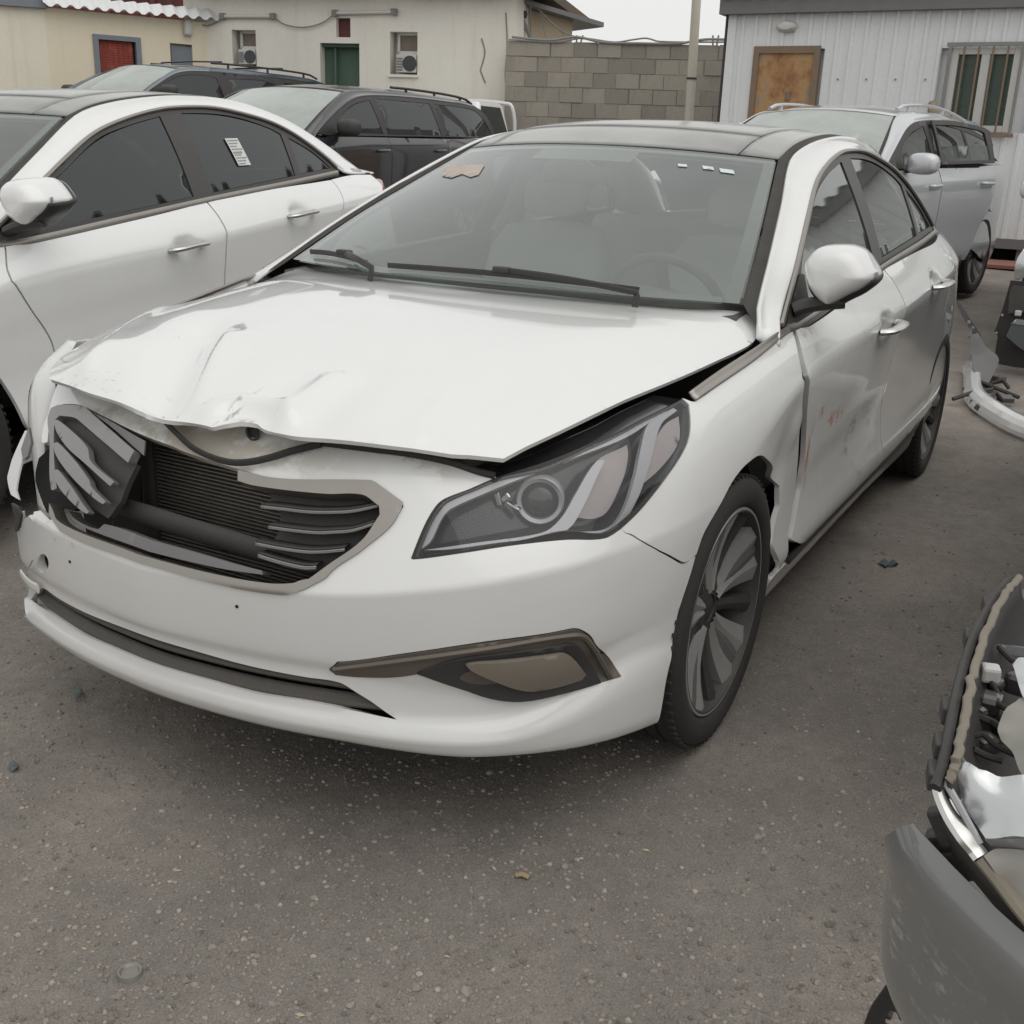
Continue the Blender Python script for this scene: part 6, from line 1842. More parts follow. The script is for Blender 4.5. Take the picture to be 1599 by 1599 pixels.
# ---- white site cabin in trapezoid steel sheet
CW = Wall((1139, 100), 14.6, (1600, 100), 13.0)
cabin = empty('site_cabin', tuple(CW.p(CW.L / 2, 0))); tag(cabin, 'white corrugated steel cabin with rusty door and barred window', 'cabin')
def build_cabin():
    w_ = CW
    z0, z1 = w_.sz(1560, 372)[1], w_.sz(1145, 24)[1]
    L = w_.L + 3.0
    dsz = rect_hole(w_, 1161, 76, 1279, 300); dsz[0] = (dsz[0][0], z0); dsz[1] = (dsz[1][0], z0)
    wsz = rect_hole(w_, 1470, 74, 1597, 205)
    # ribbed sheet: flat pan with raised ribs, in columns, stopping round the openings
    pitch = .165
    prof = [(0, 0), (.105, 0), (.118, .022), (.152, .022), (.165, 0)]
    mb = MB()
    def column(s, za, zb):
        V = [w_.p(s + a, z, d) for a, d in prof for z in (za, zb)]
        mb.add(V, [(2 * i, 2 * i + 2, 2 * i + 3, 2 * i + 1) for i in range(4)])
    s = 0
    while s < L:
        segs = [(z0, z1)]
        for h in (dsz, wsz):
            if s + pitch > h[0][0] and s < h[1][0]:
                n = []
                for a, b2 in segs:
                    if h[2][1] < a or h[0][1] > b2: n.append((a, b2)); continue
                    if h[0][1] > a: n.append((a, h[0][1]))
                    if h[2][1] < b2: n.append((h[2][1], b2))
                segs = n
        for a, b2 in segs: column(s, a, b2)
        s += pitch
    mb.build('wall_sheet', MATS['cabin_sheet'], None, fix=False)
    w_.b('wall_core', 0, L, z0, z1, -2.4, -.07, MATS['cabin_sheet'], None)
    w_.b('corner_post', -.05, .05, z0, z1, -.06, .03, MATS['cabin_sheet'], None)
    w_.b('drain_pipe', -.085, -.06, z0, z1, .0, .03, MATS['cable_dark'], None)
    w_.b('fascia', -.14, L, z1, z1 + .17, -.1, .14, MATS['grey_fascia'], None)
    # corrugated roof sheet above the fascia
    n = int((L + .3) / .23); V, F = [], []
    for i in range(n * 8 + 1):
        s = -.16 + i * .23 / 8; h = z1 + .20 + .035 * math.cos(2 * math.pi * i / 8)
        V += [w_.p(s, h, .20), w_.p(s, h + .12, -2.6), w_.p(s, h - .012, .20), w_.p(s, h + .108, -2.6)]
    for i in range(n * 8):
        q = 4 * i; F += [(q, q + 4, q + 5, q + 1), (q + 2, q + 3, q + 7, q + 6), (q, q + 2, q + 6, q + 4)]
    link_mesh('roof_sheet', V, F, MATS['roof_white'])
    # door
    d = w_.b('door', dsz[0][0] + .03, dsz[1][0] - .03, z0, dsz[2][1] - .04, -.03, .018, MATS['rusty_door'], None)
    for (p0, p1, q0, q1) in ((dsz[0][0] - .03, dsz[0][0] + .04, z0, dsz[2][1] + .03), (dsz[1][0] - .04, dsz[1][0] + .03, z0, dsz[2][1] + .03), (dsz[0][0] + .04, dsz[1][0] - .04, dsz[2][1] - .05, dsz[2][1] + .03)):
        w_.b('door_frame', p0, p1, q0, q1, -.02, .045, MATS['rust_frame'], None)
    hx = w_.sz(1231, 150); child_part(w_.b('door_latch', hx[0] - .03, hx[0] + .03, hx[1] - .05, hx[1] + .05, .018, .035, MATS['rust_frame'], None), d)
    # bulkhead lamp
    c = w_.p(*w_.sz(1230, 42), .06)
    MB().lathe([(.0, .055), (.05, .05), (.075, .02), (.08, -.02), (.085, -.05)], 18, (0, 0, 0), 'y').build('wall_lamp', MATS['unit_white'], None, smooth=True)
    lo = COL.objects[-1] if False else bpy.data.objects['wall_lamp']; lo.matrix_basis = Matrix.Translation(c) @ w_.m.to_4x4() @ Matrix.Diagonal((1.6, 1, .8, 1))
    # window with sliding sashes and bars
    a, b2 = wsz[0], wsz[2]
    win = w_.b('window', a[0] + .06, b2[0] - .06, a[1] + .06, b2[1] - .06, -.05, -.03, MATS['window_green'], None)
    fr = ((a[0], a[0] + .07, a[1], b2[1]), (b2[0] - .07, b2[0], a[1], b2[1]), (a[0] + .07, b2[0] - .07, a[1], a[1] + .07), (a[0] + .07, b2[0] - .07, b2[1] - .07, b2[1]), ((a[0] + b2[0]) / 2 - .045, (a[0] + b2[0]) / 2 + .045, a[1] + .07, b2[1] - .07))
    for q in fr: child_part(w_.b('window_frame', *q, -.04, .035, MATS['upvc_white'], None, .006), win)
    mb = w_.box(MB(), a[0] + .10, b2[0] - .12, a[1] + .1, a[1] + .12, -.028, -.01)
    for k in range(6):
        x = a[0] - .02 + (b2[0] - a[0] + .04) * k / 5
        child_part(MB().tube([w_.p(x, a[1] - .03, .09), w_.p(x, b2[1] + .02, .09)], .011 if k not in (0, 5) else .018, 6).build('security_bar', MATS['rust_frame' if k not in (0, 5) else 'cable_grey'], None), win)
    for z in (a[1] - .03, b2[1] + .03): child_part(w_.b('bar_rail', a[0] - .06, b2[0] + .06, z - .02, z + .02, .06, .10, MATS['cable_grey' if z > a[1] else 'rust_frame'], None), win)
    # floor frame and blocks it stands on
    w_.b('floor_frame', 0, L, z0 - .11, z0, -2.4, .03, MATS['grey_fascia'], None)
    for s in (.3, 2.0, 3.6, 5.2):
        w_.b('support_block', s, s + .22, 0, z0 - .11, -.35, -.05, MATS['concrete_block'], None)
    # row of fixing screws half-way up
    for k in range(22):
        s = .35 + k * .33; zz = w_.sz(1300, 125)[1]
        if dsz[0][0] - .1 < s < dsz[1][0] + .1 or wsz[0][0] - .1 < s < wsz[1][0] + .1: continue
        w_.b('sheet_screw', s, s + .018, zz, zz + .018, .0, .012, MATS['cable_grey'], None)
under(cabin, build_cabin)
# board and rags by the cabin
pa = atdepth(1562, 402, 12.6)
bd_ = MB(); bd_.box((0, 0, .03), (.55, 1.5, .035)); bd = bd_.build('board', MATS['board_red']); bd.location = (pa[0], pa[1], gz(pa[0], pa[1])); bd.rotation_euler = (0, .03, math.atan2(CW.t[1], CW.t[0]) - 1.57)
tag(bd, 'weathered red board lying on the ground below the cabin', 'board')
def rag(name, L, mat, label, d=.12):
    pts = [CW.p(*CW.sz(*q), d) for q in L]
    g = random.Random(len(L)); rings = []
    for i, p in enumerate(pts):
        rr = .05 + .03 * math.sin(i * 2.1)
        rings.append([tuple(p + CW.t * rr * g.uniform(.7, 1.3) * math.cos(a) * .8 + CW.n * rr * math.cos(a + 1) * .5 + np.array([0, 0, rr * g.uniform(.7, 1.3) * math.sin(a)])) for a in np.linspace(0, 6.28, 10, endpoint=False)])
    o = loft(name, rings, MATS[mat], None); tag(o, label, 'cloth', 'rags on the window bars'); return o
rag('rag', [(1458, 165), (1462, 180), (1475, 184), (1490, 190), (1505, 196)], 'rag_tan', 'crumpled tan cloth hung on the bars of the cabin window')
rag('rag', [(1507, 194), (1516, 198), (1522, 203)], 'rag_blue', 'small blue rag beside the tan cloth on the cabin window')

# ---- cream panel office at the far left: two faces
OW = Wall((76, 100), 17.9, (302, 100), 19.2)
OF = Wall((-160, 100), 17.2, (76, 100), 17.9)
office = empty('panel_office', tuple(OW.p(0, 0))); tag(office, 'pale yellow panel office with red-curtained window at the far left', 'office')
def build_office():
    w_ = OW
    zt = w_.sz(78, 12)[1]
    hw_, hd_ = rect_hole(w_, 153, 62, 216, 128), rect_hole(w_, 273, 70, 300, 200)
    hd_[0] = (hd_[0][0], .3); hd_[1] = (hd_[1][0], .3)
    wall_with_holes('side_wall', w_, 0, w_.L + .6, 0, zt, [hw_, hd_], MATS['cream_panel'], None, .12)
    s0, s1, q0, q1 = hw_[0][0], hw_[1][0], hw_[0][1], hw_[2][1]
    win = w_.b('window', s0 + .04, s1 - .04, q0 + .04, q1 - .04, -.1, -.09, MATS['window_dark'], None)
    for q in ((s0 - .03, s0 + .05, q0 - .03, q1 + .03), (s1 - .05, s1 + .03, q0 - .03, q1 + .03), (s0 + .05, s1 - .05, q1 - .04, q1 + .03), (s0 + .05, s1 - .05, q0 - .03, q0 + .04)):
        child_part(w_.b('window_frame', *q, -.06, .03, MATS['bluegrey_fascia'], None), win)
    # pleated red curtain behind the panes
    n = 60; V, F = [], []
    for i in range(n + 1):
        s = s0 + .07 + (s1 - s0 - .16) * i / n; d = -.04 + .012 * math.sin(i * 1.9) + .008 * math.sin(i * .7)
        V += [w_.p(s, q0 + .02, d), w_.p(s, q1 - .03 - .02 * abs(math.sin(i * .12)), d)]
    for i in range(n): F.append((2 * i, 2 * i + 2, 2 * i + 3, 2 * i + 1))
    child_part(link_mesh('curtain', V, F, MATS['red_curtain']), win)
    w_.b('door', hd_[0][0] + .03, hd_[1][0], .3, hd_[2][1] - .03, -.1, -.05, MATS['bluegrey_fascia'], None)
    c = w_.p(*w_.sz(292, 44), .05)
    MB().box(tuple(c), (.14, .1, .24)).build('wall_lamp', MATS['unit_white'], None, bevel=.04)
    OF.b('front_wall', 0, OF.L, 0, zt + .02, -.1, 0, MATS['container_panel'], None)
    for x in (20, -60): 
        s = OF.sz(x, 80)[0]; OF.b('panel_joint', s - .012, s + .012, 0, zt, .0, .006, MATS['cream_panel'], None)
    OF.b('front_fascia', -.1, OF.L + .04, zt - .02, zt + .22, -.08, .10, MATS['bluegrey_fascia'], None)
    # white corrugated roof edge falling to the right
    zl, zr = w_.sz(70, 4)[1], w_.sz(299, 24)[1]
    V, F = [], []; nn = 14 * 8
    for i in range(nn + 1):
        s = -.05 + (w_.L + .5) * i / nn; z = zl + (zr - zl) * s / w_.L; c_ = 2 * math.pi * i / 8
        h = z + .03 * max(-.6, math.cos(c_)); V += [w_.p(s, h - .05, .22), w_.p(s, z + .09 + .03 * max(-.6, math.cos(c_)), .10), w_.p(s, z + .30, -3.5)]
    for i in range(nn):
        q = 3 * i; F += [(q, q + 3, q + 4, q + 1), (q + 1, q + 4, q + 5, q + 2)]
    link_mesh('roof_sheet', V, F, MATS['roof_white'])
under(office, build_office)
# ---- brown-red container stack behind the office
RC = Wall((150, 10), 30, (320, 10), 29)
rc = empty('container', tuple(RC.p(RC.L / 2, 0))); tag(rc, 'rust red shipping container showing above the office roof', 'container')
def build_rc():
    w_ = RC; z1 = 5.9; mb = MB()
    s = -3.0
    while s < w_.L + .8:
        V = [w_.p(s + a, z, d) for a, d in ((0, 0), (.12, 0), (.17, -.05), (.29, -.05), (.34, 0)) for z in (0, z1)]
        mb.add(V, [(2 * i, 2 * i + 2, 2 * i + 3, 2 * i + 1) for i in range(4)]); s += .34
    mb.build('side_sheet', stained('container_red', (.15, .045, .035), (.06, .03, .025), .8, .9), None, fix=False)
    w_.b('body', -3, w_.L + .8, 0, z1, -2.4, -.06, MATS['dark_red'], None)
    for x in (170, 240): s = w_.sz(x, 10)[0]; w_.b('post', s - .08, s + .08, 0, z1, -.02, .06, MATS['dark_red'], None)
under(rc, build_rc)

# ---- white pickup glimpsed behind the minivan
pk = empty('pickup_truck', tuple(np.array([*atdepth(668, 190, 16.5)[:2], 0]))); pk.location.z = gz(pk.location.x, pk.location.y)
tag(pk, 'small white pickup truck just visible behind the black minivan', 'pickup')
def build_pickup():
    pm = MATS['white_paint_b']
    rot = 0.35
    z = lambda v: v
    def sec(x, w0, w1, zb, zt, zm): return [(x, w0, zb), (x, w0, zm), (x, w1, zt), (x, -w1, zt), (x, -w0, zm), (x, -w0, zb)]
    cab = loft('cab', [sec(.95, .72, .70, .45, .86, .78), sec(.25, .78, .74, .40, .98, .9), sec(.0, .78, .72, .40, 1.02, .92), sec(-.38, .78, .62, .40, 1.50, .95), sec(-1.15, .78, .62, .40, 1.50, .95), sec(-1.32, .78, .66, .40, 1.0, .95)], pm, pk, smooth=False)
    md = cab.modifiers.new('bevel', 'BEVEL'); md.width = .05; md.segments = 3
    for s_ in (1, -1):
        MB().prism([(-.10, 1.02), (-.40, 1.43), (-1.05, 1.43), (-1.12, 1.02)], .79, .70, lambda p, y: (p[0], s_ * (y - .30 * max(0, p[1] - .95)), p[1])).build('side_window', MATS['window_dark'], pk)
    MB().box((-2.1, 0, .72), (1.5, 1.5, .5)).build('load_bed', pm, pk, bevel=.03)
    MB().prism([(-.60, 1.06), (-.55, 1.42), (.55, 1.42), (.60, 1.06)], 0, .03, lambda p, t_: (-1.30 - t_ + .3 * (1.25 - p[1]) * 0, p[0], p[1])).build('rear_window', MATS['window_dark'], pk)
    P = [(-1.5, .70, .95), (-1.48, .68, 1.35), (-1.46, .60, 1.50), (-1.46, -.60, 1.50), (-1.48, -.68, 1.35), (-1.5, -.70, .95)]
    MB().tube(catmull(P, 5, False, 80), .03, 8).build('roll_bar', pm, pk, smooth=True)
    for x, s_ in ((.35, 1), (.35, -1), (-2.1, 1), (-2.1, -1)): add_wheel(pk, x, s_, r=.32, scale=.32 / .334, ywheel=.66)
build_pickup()
pk.rotation_euler = (0, 0, .1)
# ------------------------------------------------------------------ wrecked grey car at the right edge, lamp broken open, bumper hanging
GREY = dict(SIL); GREY.update(paint=MATS['grey_paint'], open_door=False, rails=0, railm=MATS['black_trim'], front='black_plastic', mirrorm=MATS['grey_paint'])
WX, WY = -.40, 2.47
wreck, WB, _ = suv('wrecked_car', (WX, WY, 0), 0, GREY, 'wrecked grey car at the right edge with hanging bumper and smashed headlamp', 'wrecked cars')
def into(root):
    """parent everything new to a root, keeping its place in the yard"""
    for o in list(COL.objects):
        if o.parent is None and o not in KNOWN:
            o.parent = root; o.matrix_parent_inverse = root.matrix_basis.inverted()
            KNOWN.add(o)
KNOWN = set(COL.objects)
simple('sealant', (.185, .165, .13), .8, var=.2, scale=20, dust=.2)
simple('torn_silver', (.60, .62, .63), .22, metal=.75, var=.08, scale=7, dust=.12)
simple('dull_lens', (.22, .22, .20), .3, var=.15, scale=10, dust=.3)
simple('shade_plastic', (.10, .115, .125), .4, var=.15, dust=.15)
# rim of the lamp shell with the sealant groove
rim = [atz(1592, 900, .83), atz(1572, 925, .825), atz(1545, 975, .815), atz(1527, 1025, .805), atz(1513, 1085, .795), atz(1503, 1140, .78), atz(1494, 1185, .765), atz(1482, 1218, .75)]
MB().tube(np.array(catmull(rim, 6)) + np.random.default_rng(2).normal(0, .0012, (len(catmull(rim, 6)), 3)), .0042, 8, True, (1.2, .8)).build('lamp_rim', MATS['sealant'], None, smooth=True)
rim2 = [p + np.array([0, -.012, -.014]) for p in rim]
MB().tube(catmull(rim2, 6), .007, 8, True, (1, 1.5)).build('lamp_shell_edge', MATS['black_plastic'], None, smooth=True)
# shell: falls from the rim down and inward
far = [p + np.array([-.02, .26, .03]) for p in rim]
mid = [p + np.array([-.02, .10, -.13]) for p in rim]
strip('lamp_shell', rim, mid, MATS['black_plastic'], None, 30, 6, -.02, thick=.004)
strip('lamp_shell', mid, far, MATS['engine_bay'], None, 30, 6, -.02, thick=.004)
# clips along the outside
for k in (1, 2, 4, 5, 6):
    p = rim2[k]; MB().box(tuple(p + [0, -.008, -.012]), (.035, .012, .022), Matrix.Rotation(R(12), 3, 'Z')).build('lamp_clip', MATS['black_plastic'], None, bevel=.003)
# grey inner shade at the rear, ledge, connector and torn reflectors
sh = [atz(1590, 925, .80), atz(1549, 1000, .785), atz(1540, 1016, .77), atz(1572, 1003, .76), atz(1585, 985, .765), atz(1620, 960, .77), atz(1620, 915, .80)]
sheet('lamp_shade', sh, MATS['shade_plastic'])
sheet('lamp_ledge', [atz(1549, 1014, .775), atz(1556, 1005, .78), atz(1625, 1015, .79), atz(1625, 1026, .78), atz(1575, 1022, .772)], MATS['lamp_grey'])
c = atz(1546, 1051, .782)
MB().box(tuple(c), (.022, .022, .020), Matrix.Rotation(R(15), 3, 'Z')).build('bulb_connector', MATS['unit_white'], None, bevel=.004)
for L, r_ in (([(1536, 1085, .765), (1550, 1092, .76), (1568, 1105, .765), (1600, 1120, .77)], .004), ([(1525, 1118, .755), (1550, 1128, .75), (1580, 1150, .75), (1600, 1168, .75)], .005), ([(1516, 1150, .75), (1535, 1146, .755), (1556, 1165, .745), (1600, 1185, .74)], .0035), ([(1548, 1065, .775), (1556, 1078, .77), (1562, 1092, .765)], .003), ([(1520, 1170, .745), (1540, 1180, .74), (1565, 1188, .738)], .004), ([(1560, 1010, .79), (1580, 1030, .785), (1600, 1040, .785)], .004)):
    MB().tube(catmull([atz(*q) for q in L], 5), r_, 7).build('wiring', MATS['rubber'], None, smooth=True)
for k, (q, d) in enumerate((((1545, 1100, .755), (.03, .03, .03)), ((1575, 1135, .74), (.04, .03, .03)), ((1540, 1160, .735), (.03, .03, .02)), ((1528, 1120, .75), (.02, .015, .03)), ((1590, 1065, .765), (.03, .03, .03)), ((1555, 1065, .765), (.02, .03, .02)))):
    MB().box(tuple(atz(*q)), d, Matrix.Rotation(R(20 * k), 3, 'Z')).build('lamp_module', MATS['gloss_black'], None, bevel=.008)
sheet('torn_reflector', [atz(1580, 1046, .80), atz(1590, 1036, .81), atz(1615, 1030, .81), atz(1615, 1110, .79), atz(1596, 1092, .79)], MATS['torn_silver'], bulge=.01)
sheet('torn_lens', [atz(1592, 1092, .79), atz(1570, 1115, .78), atz(1560, 1145, .77), atz(1567, 1165, .76), atz(1582, 1180, .755), atz(1592, 1205, .75), atz(1600, 1218, .75), atz(1640, 1190, .77), atz(1640, 1090, .80)], MATS['dull_lens'], bulge=.008)
sheet('silver_bowl', [atz(1500, 1180, .765), atz(1511, 1193, .76), atz(1535, 1205, .75), atz(1565, 1216, .745), atz(1640, 1212, .76), atz(1640, 1310, .735), atz(1599, 1308, .72), atz(1540, 1311, .70), atz(1520, 1282, .705), atz(1490, 1240, .72), atz(1480, 1220, .735), atz(1485, 1203, .75)], MATS['torn_silver'], bulge=.006)
sheet('silver_lip', [atz(1538, 1312, .70), atz(1600, 1309, .715), atz(1640, 1309, .72), atz(1640, 1326, .70), atz(1590, 1329, .69), atz(1548, 1322, .69)], MATS['lamp_grey'])
st_ = [atz(*q) for q in ((1466, 1216, .74), (1472, 1243, .725), (1486, 1275, .71), (1505, 1305, .70), (1522, 1325, .69), (1532, 1338, .685))]
MB().tube(catmull(st_, 5), [.010] * 26, 8, True, (1.1, .6)).build('chrome_strip', MATS['chrome'], None, smooth=True)
st2 = [atz(*q) for q in ((1470, 1212, .745), (1490, 1245, .73), (1512, 1285, .71), (1530, 1318, .695))]
MB().tube(catmull(st2, 5), .004, 6).build('lamp_bead', MATS['lamp_grey'], None, smooth=True)
sheet('lower_lens', [atz(1533, 1336, .685), atz(1555, 1325, .69), atz(1640, 1332, .69), atz(1640, 1480, .62), atz(1599, 1440, .63), atz(1570, 1400, .645)], MATS['dull_lens'], bulge=.012)
st3 = [atz(*q) for q in ((1530, 1338, .682), (1560, 1375, .665), (1590, 1415, .65), (1640, 1475, .63))]
MB().tube(catmull(st3, 5), .011, 8, True, (1, .6)).build('lens_bead', MATS['sealant'], None, smooth=True)
sheet('lamp_underside', [atz(1475, 1270, .69), atz(1485, 1275, .70), atz(1530, 1340, .67), atz(1590, 1415, .63), atz(1640, 1490, .60), atz(1600, 1475, .55), atz(1540, 1400, .56), atz(1490, 1340, .58), atz(1475, 1300, .62)], MATS['black_plastic'])
for q, d in (((1480, 1325, .56), (.03, .04, .05)), ((1500, 1350, .55), (.02, .05, .04)), ((1478, 1290, .62), (.02, .03, .05))):
    MB().box(tuple(atz(*q)), d, Matrix.Rotation(R(30), 3, 'X')).build('bumper_bracket', MATS['black_plastic'], None, bevel=.005)
# bumper cover, pulled off and hanging outwards: plan curve swept down a bulged section
plan_b = [(.86, 1.445), (.98, 1.452), (1.07, 1.468), (1.135, 1.505), (1.21, 1.57), (1.29, 1.665), (1.36, 1.80), (1.42, 2.0), (1.455, 2.25), (1.46, 2.5), (1.45, 2.75), (1.40, 3.0), (1.30, 3.2), (1.1, 3.38)]
PB = resample_n(plan_b, 70)
T_ = np.gradient(PB, axis=0); T_ /= np.linalg.norm(T_, axis=1)[:, None]; N_ = np.stack([T_[:, 1], -T_[:, 0]], 1)
sec = [(.610, -.045), (.604, -.020), (.596, -.004), (.580, .004), (.55, .010), (.535, .006), (.50, -.002), (.45, -.006), (.40, -.008), (.35, -.014), (.31, -.03), (.285, -.055)]
LB = np.concatenate([[0], np.cumsum(np.linalg.norm(np.diff(PB, axis=0), axis=1))])
sz_ = np.array(sec)[::-1]
def bump_surf(a, b):
    o = np.interp(b, sz_[:, 0], sz_[:, 1])
    return np.stack([np.interp(a, LB, PB[:, 0]) + np.interp(a, LB, N_[:, 0]) * o, np.interp(a, LB, PB[:, 1]) + np.interp(a, LB, N_[:, 1]) * o, b], -1)
ux = lambda x: float(np.interp(x, PB[:30, 0], LB[:30]))
ol = [(ux(1.105), .598), (ux(1.06), .54), (ux(1.0), .48), (ux(.955), .42), (ux(.965), .36), (ux(1.01), .31), (ux(1.06), .288), (ux(1.2), .285), (LB[-1] * .5, .285), (LB[-1] - .1, .29), (LB[-1], .45), (LB[-1] - .1, .60), (LB[-1] * .5, .60), (ux(1.25), .60), (ux(1.16), .60)]
panel('front_bumper_cover', bump_surf, ol, MATS['grey_paint'], None, ds=.025, thick=.004)
# arch liner dragging below
sheet('arch_liner', [atz(1350, 1606, .10), atz(1356, 1575, .14), atz(1370, 1545, .19), atz(1388, 1527, .24), atz(1412, 1530, .26), atz(1428, 1545, .24), atz(1415, 1556, .21), atz(1393, 1560, .18), atz(1385, 1580, .14), atz(1388, 1606, .10)], MATS['black_plastic'], bulge=.02, thick=.008)
for q, d in (((1405, 1563, .19), (.035, .02, .012)), ((1378, 1577, .15), (.02, .03, .01)), ((1418, 1550, .23), (.015, .02, .01))):
    MB().box(tuple(atz(*q)), d, Matrix.Rotation(R(25), 3, 'Y')).build('liner_clip', MATS['black_plastic'], None, bevel=.003)
into(wreck)

# ------------------------------------------------------------------ second wreck: white car without its front bumper
WH = dict(SIL); WH.update(paint=MATS['white_paint_b'], open_door=False, rails=0, front='black_plastic')
w2, W2B, _ = suv('wrecked_car', (-6.52, 1.80, gz(-6.5, 1.8)), 0, WH, 'white car with its front bumper gone, black plastics bare, at the right edge', 'wrecked cars')
KNOWN |= set(COL.objects)
lamp = [(1599, 388), (1590, 402), (1585, 420), (1584, 436), (1592, 437), (1604, 430), (1612, 410)]
sheet('headlamp', [atx(a, b_, -5.62) for a, b_ in lamp], MATS['lamp_lens'] if False else MATS['torn_silver'], bulge=.04, thick=.05)
sheet('black_carrier', [atx(a, b_, -5.60) for a, b_ in ((1578, 438), (1600, 440), (1640, 440), (1640, 570), (1600, 575), (1556, 568), (1554, 552), (1558, 525), (1553, 518), (1566, 480))], MATS['black_plastic'], thick=.03)
sheet('carrier_shade', [atx(a, b_, -5.57) for a, b_ in ((1577, 455), (1582, 446), (1640, 452), (1640, 490), (1590, 488), (1574, 490))], MATS['engine_bay'], thick=.02)
sheet('crash_box', [atx(a, b_, -5.52) for a, b_ in ((1571, 525), (1580, 505), (1640, 512), (1640, 560), (1600, 548))], MATS['shade_plastic'], thick=.06)
sheet('crash_box_top', [atx(a, b_, -5.515) for a, b_ in ((1579, 505), (1587, 498), (1640, 505), (1640, 514))], MATS['torn_silver'], thick=.004)
for q in ((1565, 492), (1556, 520)): MB().lathe([(0, .004), (.008, .003), (.009, -.004)], 10, tuple(atx(*q, -5.575)), 'x').build('fixing_bolt', MATS['torn_silver'], None)
MB().box(tuple(atx(1590, 489, -5.55)), (.03, .04, .035)).build('sensor_plug', MATS['unit_white'], None, bevel=.006)
into(w2)
# its bumper lying on the ground in front
lb = empty('loose_bumper', (-4.4, 1.3, 0)); tag(lb, 'torn off white bumper lip with grey inner skin lying on the ground', 'bumper')
KNOWN.add(lb)
pl = [(-5.42, .735), (-5.2, .78), (-4.85, .83), (-4.45, .90), (-4.14, 1.03), (-3.8, 1.24), (-3.58, 1.55), (-3.48, 2.0), (-3.52, 2.5), (-3.75, 2.9)]
Q = resample_n(pl, 40); T_ = np.gradient(Q, axis=0); T_ /= np.linalg.norm(T_, axis=1)[:, None]; N_ = np.stack([T_[:, 1], -T_[:, 0]], 1)
if N_[20] @ np.array([1, 0]) < 0: N_ = -N_
V, F = [], []
for i in range(40):
    for (o, z) in ((-.05, .098), (-.03, .100), (.0, .088), (.022, .066), (.032, .040), (.033, .022), (.028, .012)):
        V.append((Q[i, 0] + N_[i, 0] * o, Q[i, 1] + N_[i, 1] * o, z + gz(*Q[i])))
for i in range(39):
    for j in range(6): F.append((i * 7 + j, (i + 1) * 7 + j, (i + 1) * 7 + j + 1, i * 7 + j + 1))
o = link_mesh('lip', V, F, MATS['white_paint']); o.data.set_sharp_from_angle(angle=R(14)); md = o.modifiers.new('thick', 'SOLIDIFY'); md.thickness = .005
simple('grey_skin', (.085, .09, .10), .5, var=.15, dust=.25)
sheet('inner_skin', [atx(a, b_, x) for a, b_, x in ((1508, 535, -5.45), (1510, 522, -5.5), (1516, 514, -5.5), (1524, 528, -5.4), (1550, 562, -5.3), (1556, 572, -5.25), (1549, 590, -5.0), (1536, 610, -4.8), (1522, 596, -4.9), (1514, 580, -5.1), (1511, 562, -5.3))], MATS['grey_skin'], bulge=.05, thick=.006)
stripo = sheet('fixing_strip', [atx(a, b_, -5.55) for a, b_ in ((1493, 470), (1499, 472), (1513, 495), (1531, 522), (1531, 530), (1524, 530), (1508, 503), (1497, 482))], MATS['grey_skin'], thick=.006)
for q in ((1513, 503), (1519, 512), (1526, 523)): MB().lathe([(0, .004), (.012, .003)], 10, tuple(atx(*q, -5.535)), 'x').build('strip_hole', MATS['torn_silver'], None)
g = random.Random(12)
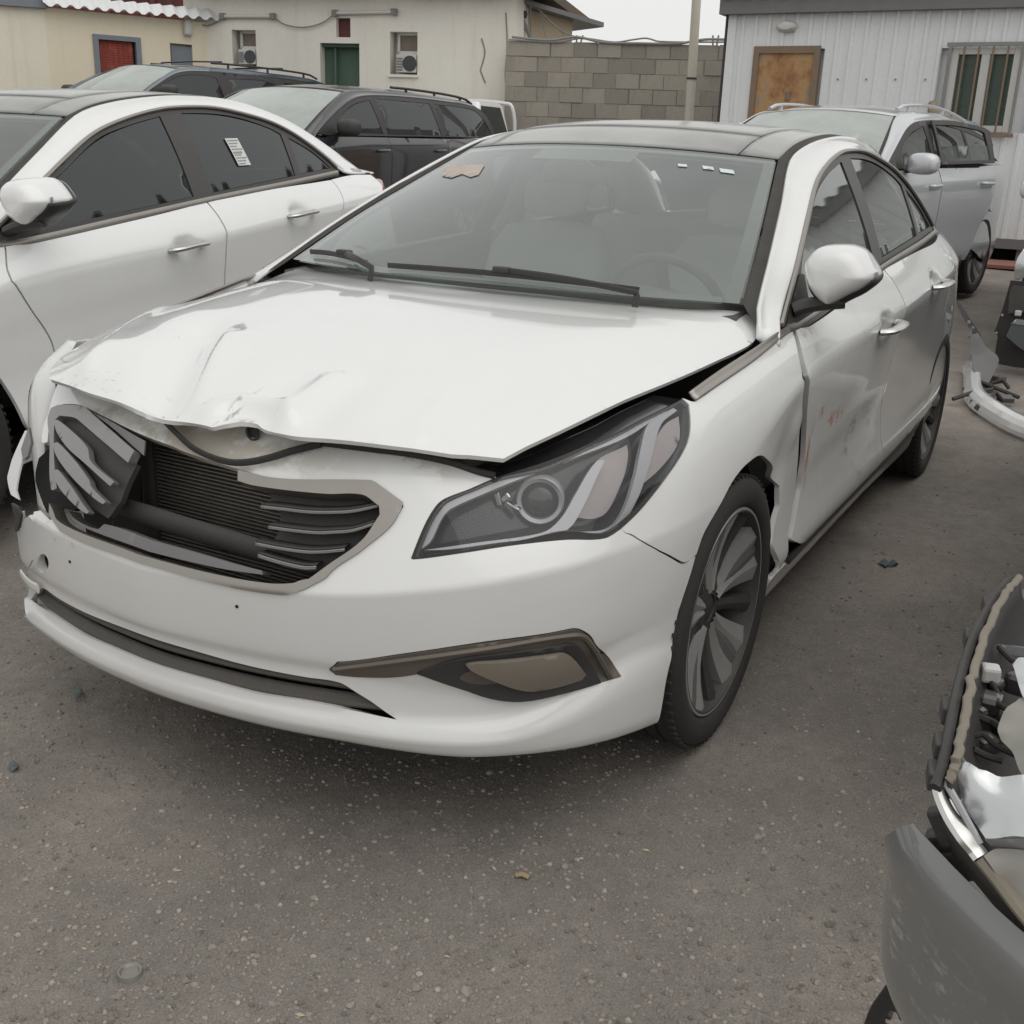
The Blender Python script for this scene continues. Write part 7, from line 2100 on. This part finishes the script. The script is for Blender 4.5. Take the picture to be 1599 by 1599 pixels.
for k in range(14):
    q = (g.uniform(1530, 1570), g.uniform(588, 640)); p = atz(q[0], q[1], .07)
    if k % 2: MB().tube(catmull([p, p + np.array([g.uniform(-.1, .1), g.uniform(-.1, .1), .05]), p + np.array([g.uniform(-.15, .15), g.uniform(-.15, .15), 0])], 4), .012, 6).build('torn_foam', MATS['black_plastic'], None, smooth=True)
    else: MB().box(tuple(p), (g.uniform(.05, .16), g.uniform(.04, .12), .03), Matrix.Rotation(g.uniform(0, 3), 3, 'Z') @ Matrix.Rotation(g.uniform(-.5, .5), 3, 'X')).build('torn_bracket', MATS['grey_skin'], None, bevel=.004)
into(lb)

# ------------------------------------------------------------------ litter
simple('litter_green', (.16, .19, .17), .6, var=.2, scale=30); simple('litter_tin', (.30, .29, .27), .35, metal=.6, var=.2, dust=.3); simple('litter_wood', (.36, .27, .17), .8, var=.2, scale=40); simple('litter_slate', (.10, .115, .125), .7, var=.2, scale=30)
def scrap(name, pxs, mat, label, cat, h=.01):
    P = [atz(a, b_, 0) + np.array([0, 0, h * (.3 + .9 * (i % 2))]) for i, (a, b_) in enumerate(pxs)]
    o = sheet(name, P, MATS[mat], None, .003, .006); tag(o, label, cat); KNOWN.add(o); return o
scrap('plastic_scrap', [(113, 1083), (120, 1080), (129, 1082), (127, 1092), (121, 1098), (114, 1095)], 'litter_green', 'grey green plastic scrap on the ground below the left bumper corner', 'scrap', .02)
scrap('stone_chip', [(14, 1198), (22, 1195), (31, 1199), (29, 1206), (18, 1208)], 'litter_slate', 'flat slate coloured stone chip at the left edge of the ground', 'stone', .012)
c = atz(203, 1522, 0)
o = MB().lathe([(0, .004), (.014, .004), (.017, .009), (.020, .009), (.022, .001)], 28, tuple(c), 'z').build('bottle_cap', MATS['litter_tin'], None, smooth=True); tag(o, 'round dull metal lid lying flat near the bottom left corner', 'lid')
o = MB().tube([atz(805, 1367, .006), atz(815, 1365, .009), atz(826, 1370, .006)], .005, 6).build('wood_splinter', MATS['litter_wood'], None); tag(o, 'short tan wood splinter on the ground in the lower middle', 'splinter')
scrap('stone_chip', [(1385, 883), (1394, 880), (1403, 882), (1400, 887), (1388, 888)], 'litter_slate', 'dark flat chip on the ground between the white sedan and the grey wreck', 'stone', .012)
scrap('plastic_scrap', [(1370, 882), (1380, 878), (1392, 884), (1382, 890)], 'litter_slate', 'dark plastic scrap lying right of the front wheel of the damaged sedan', 'scrap', .01)
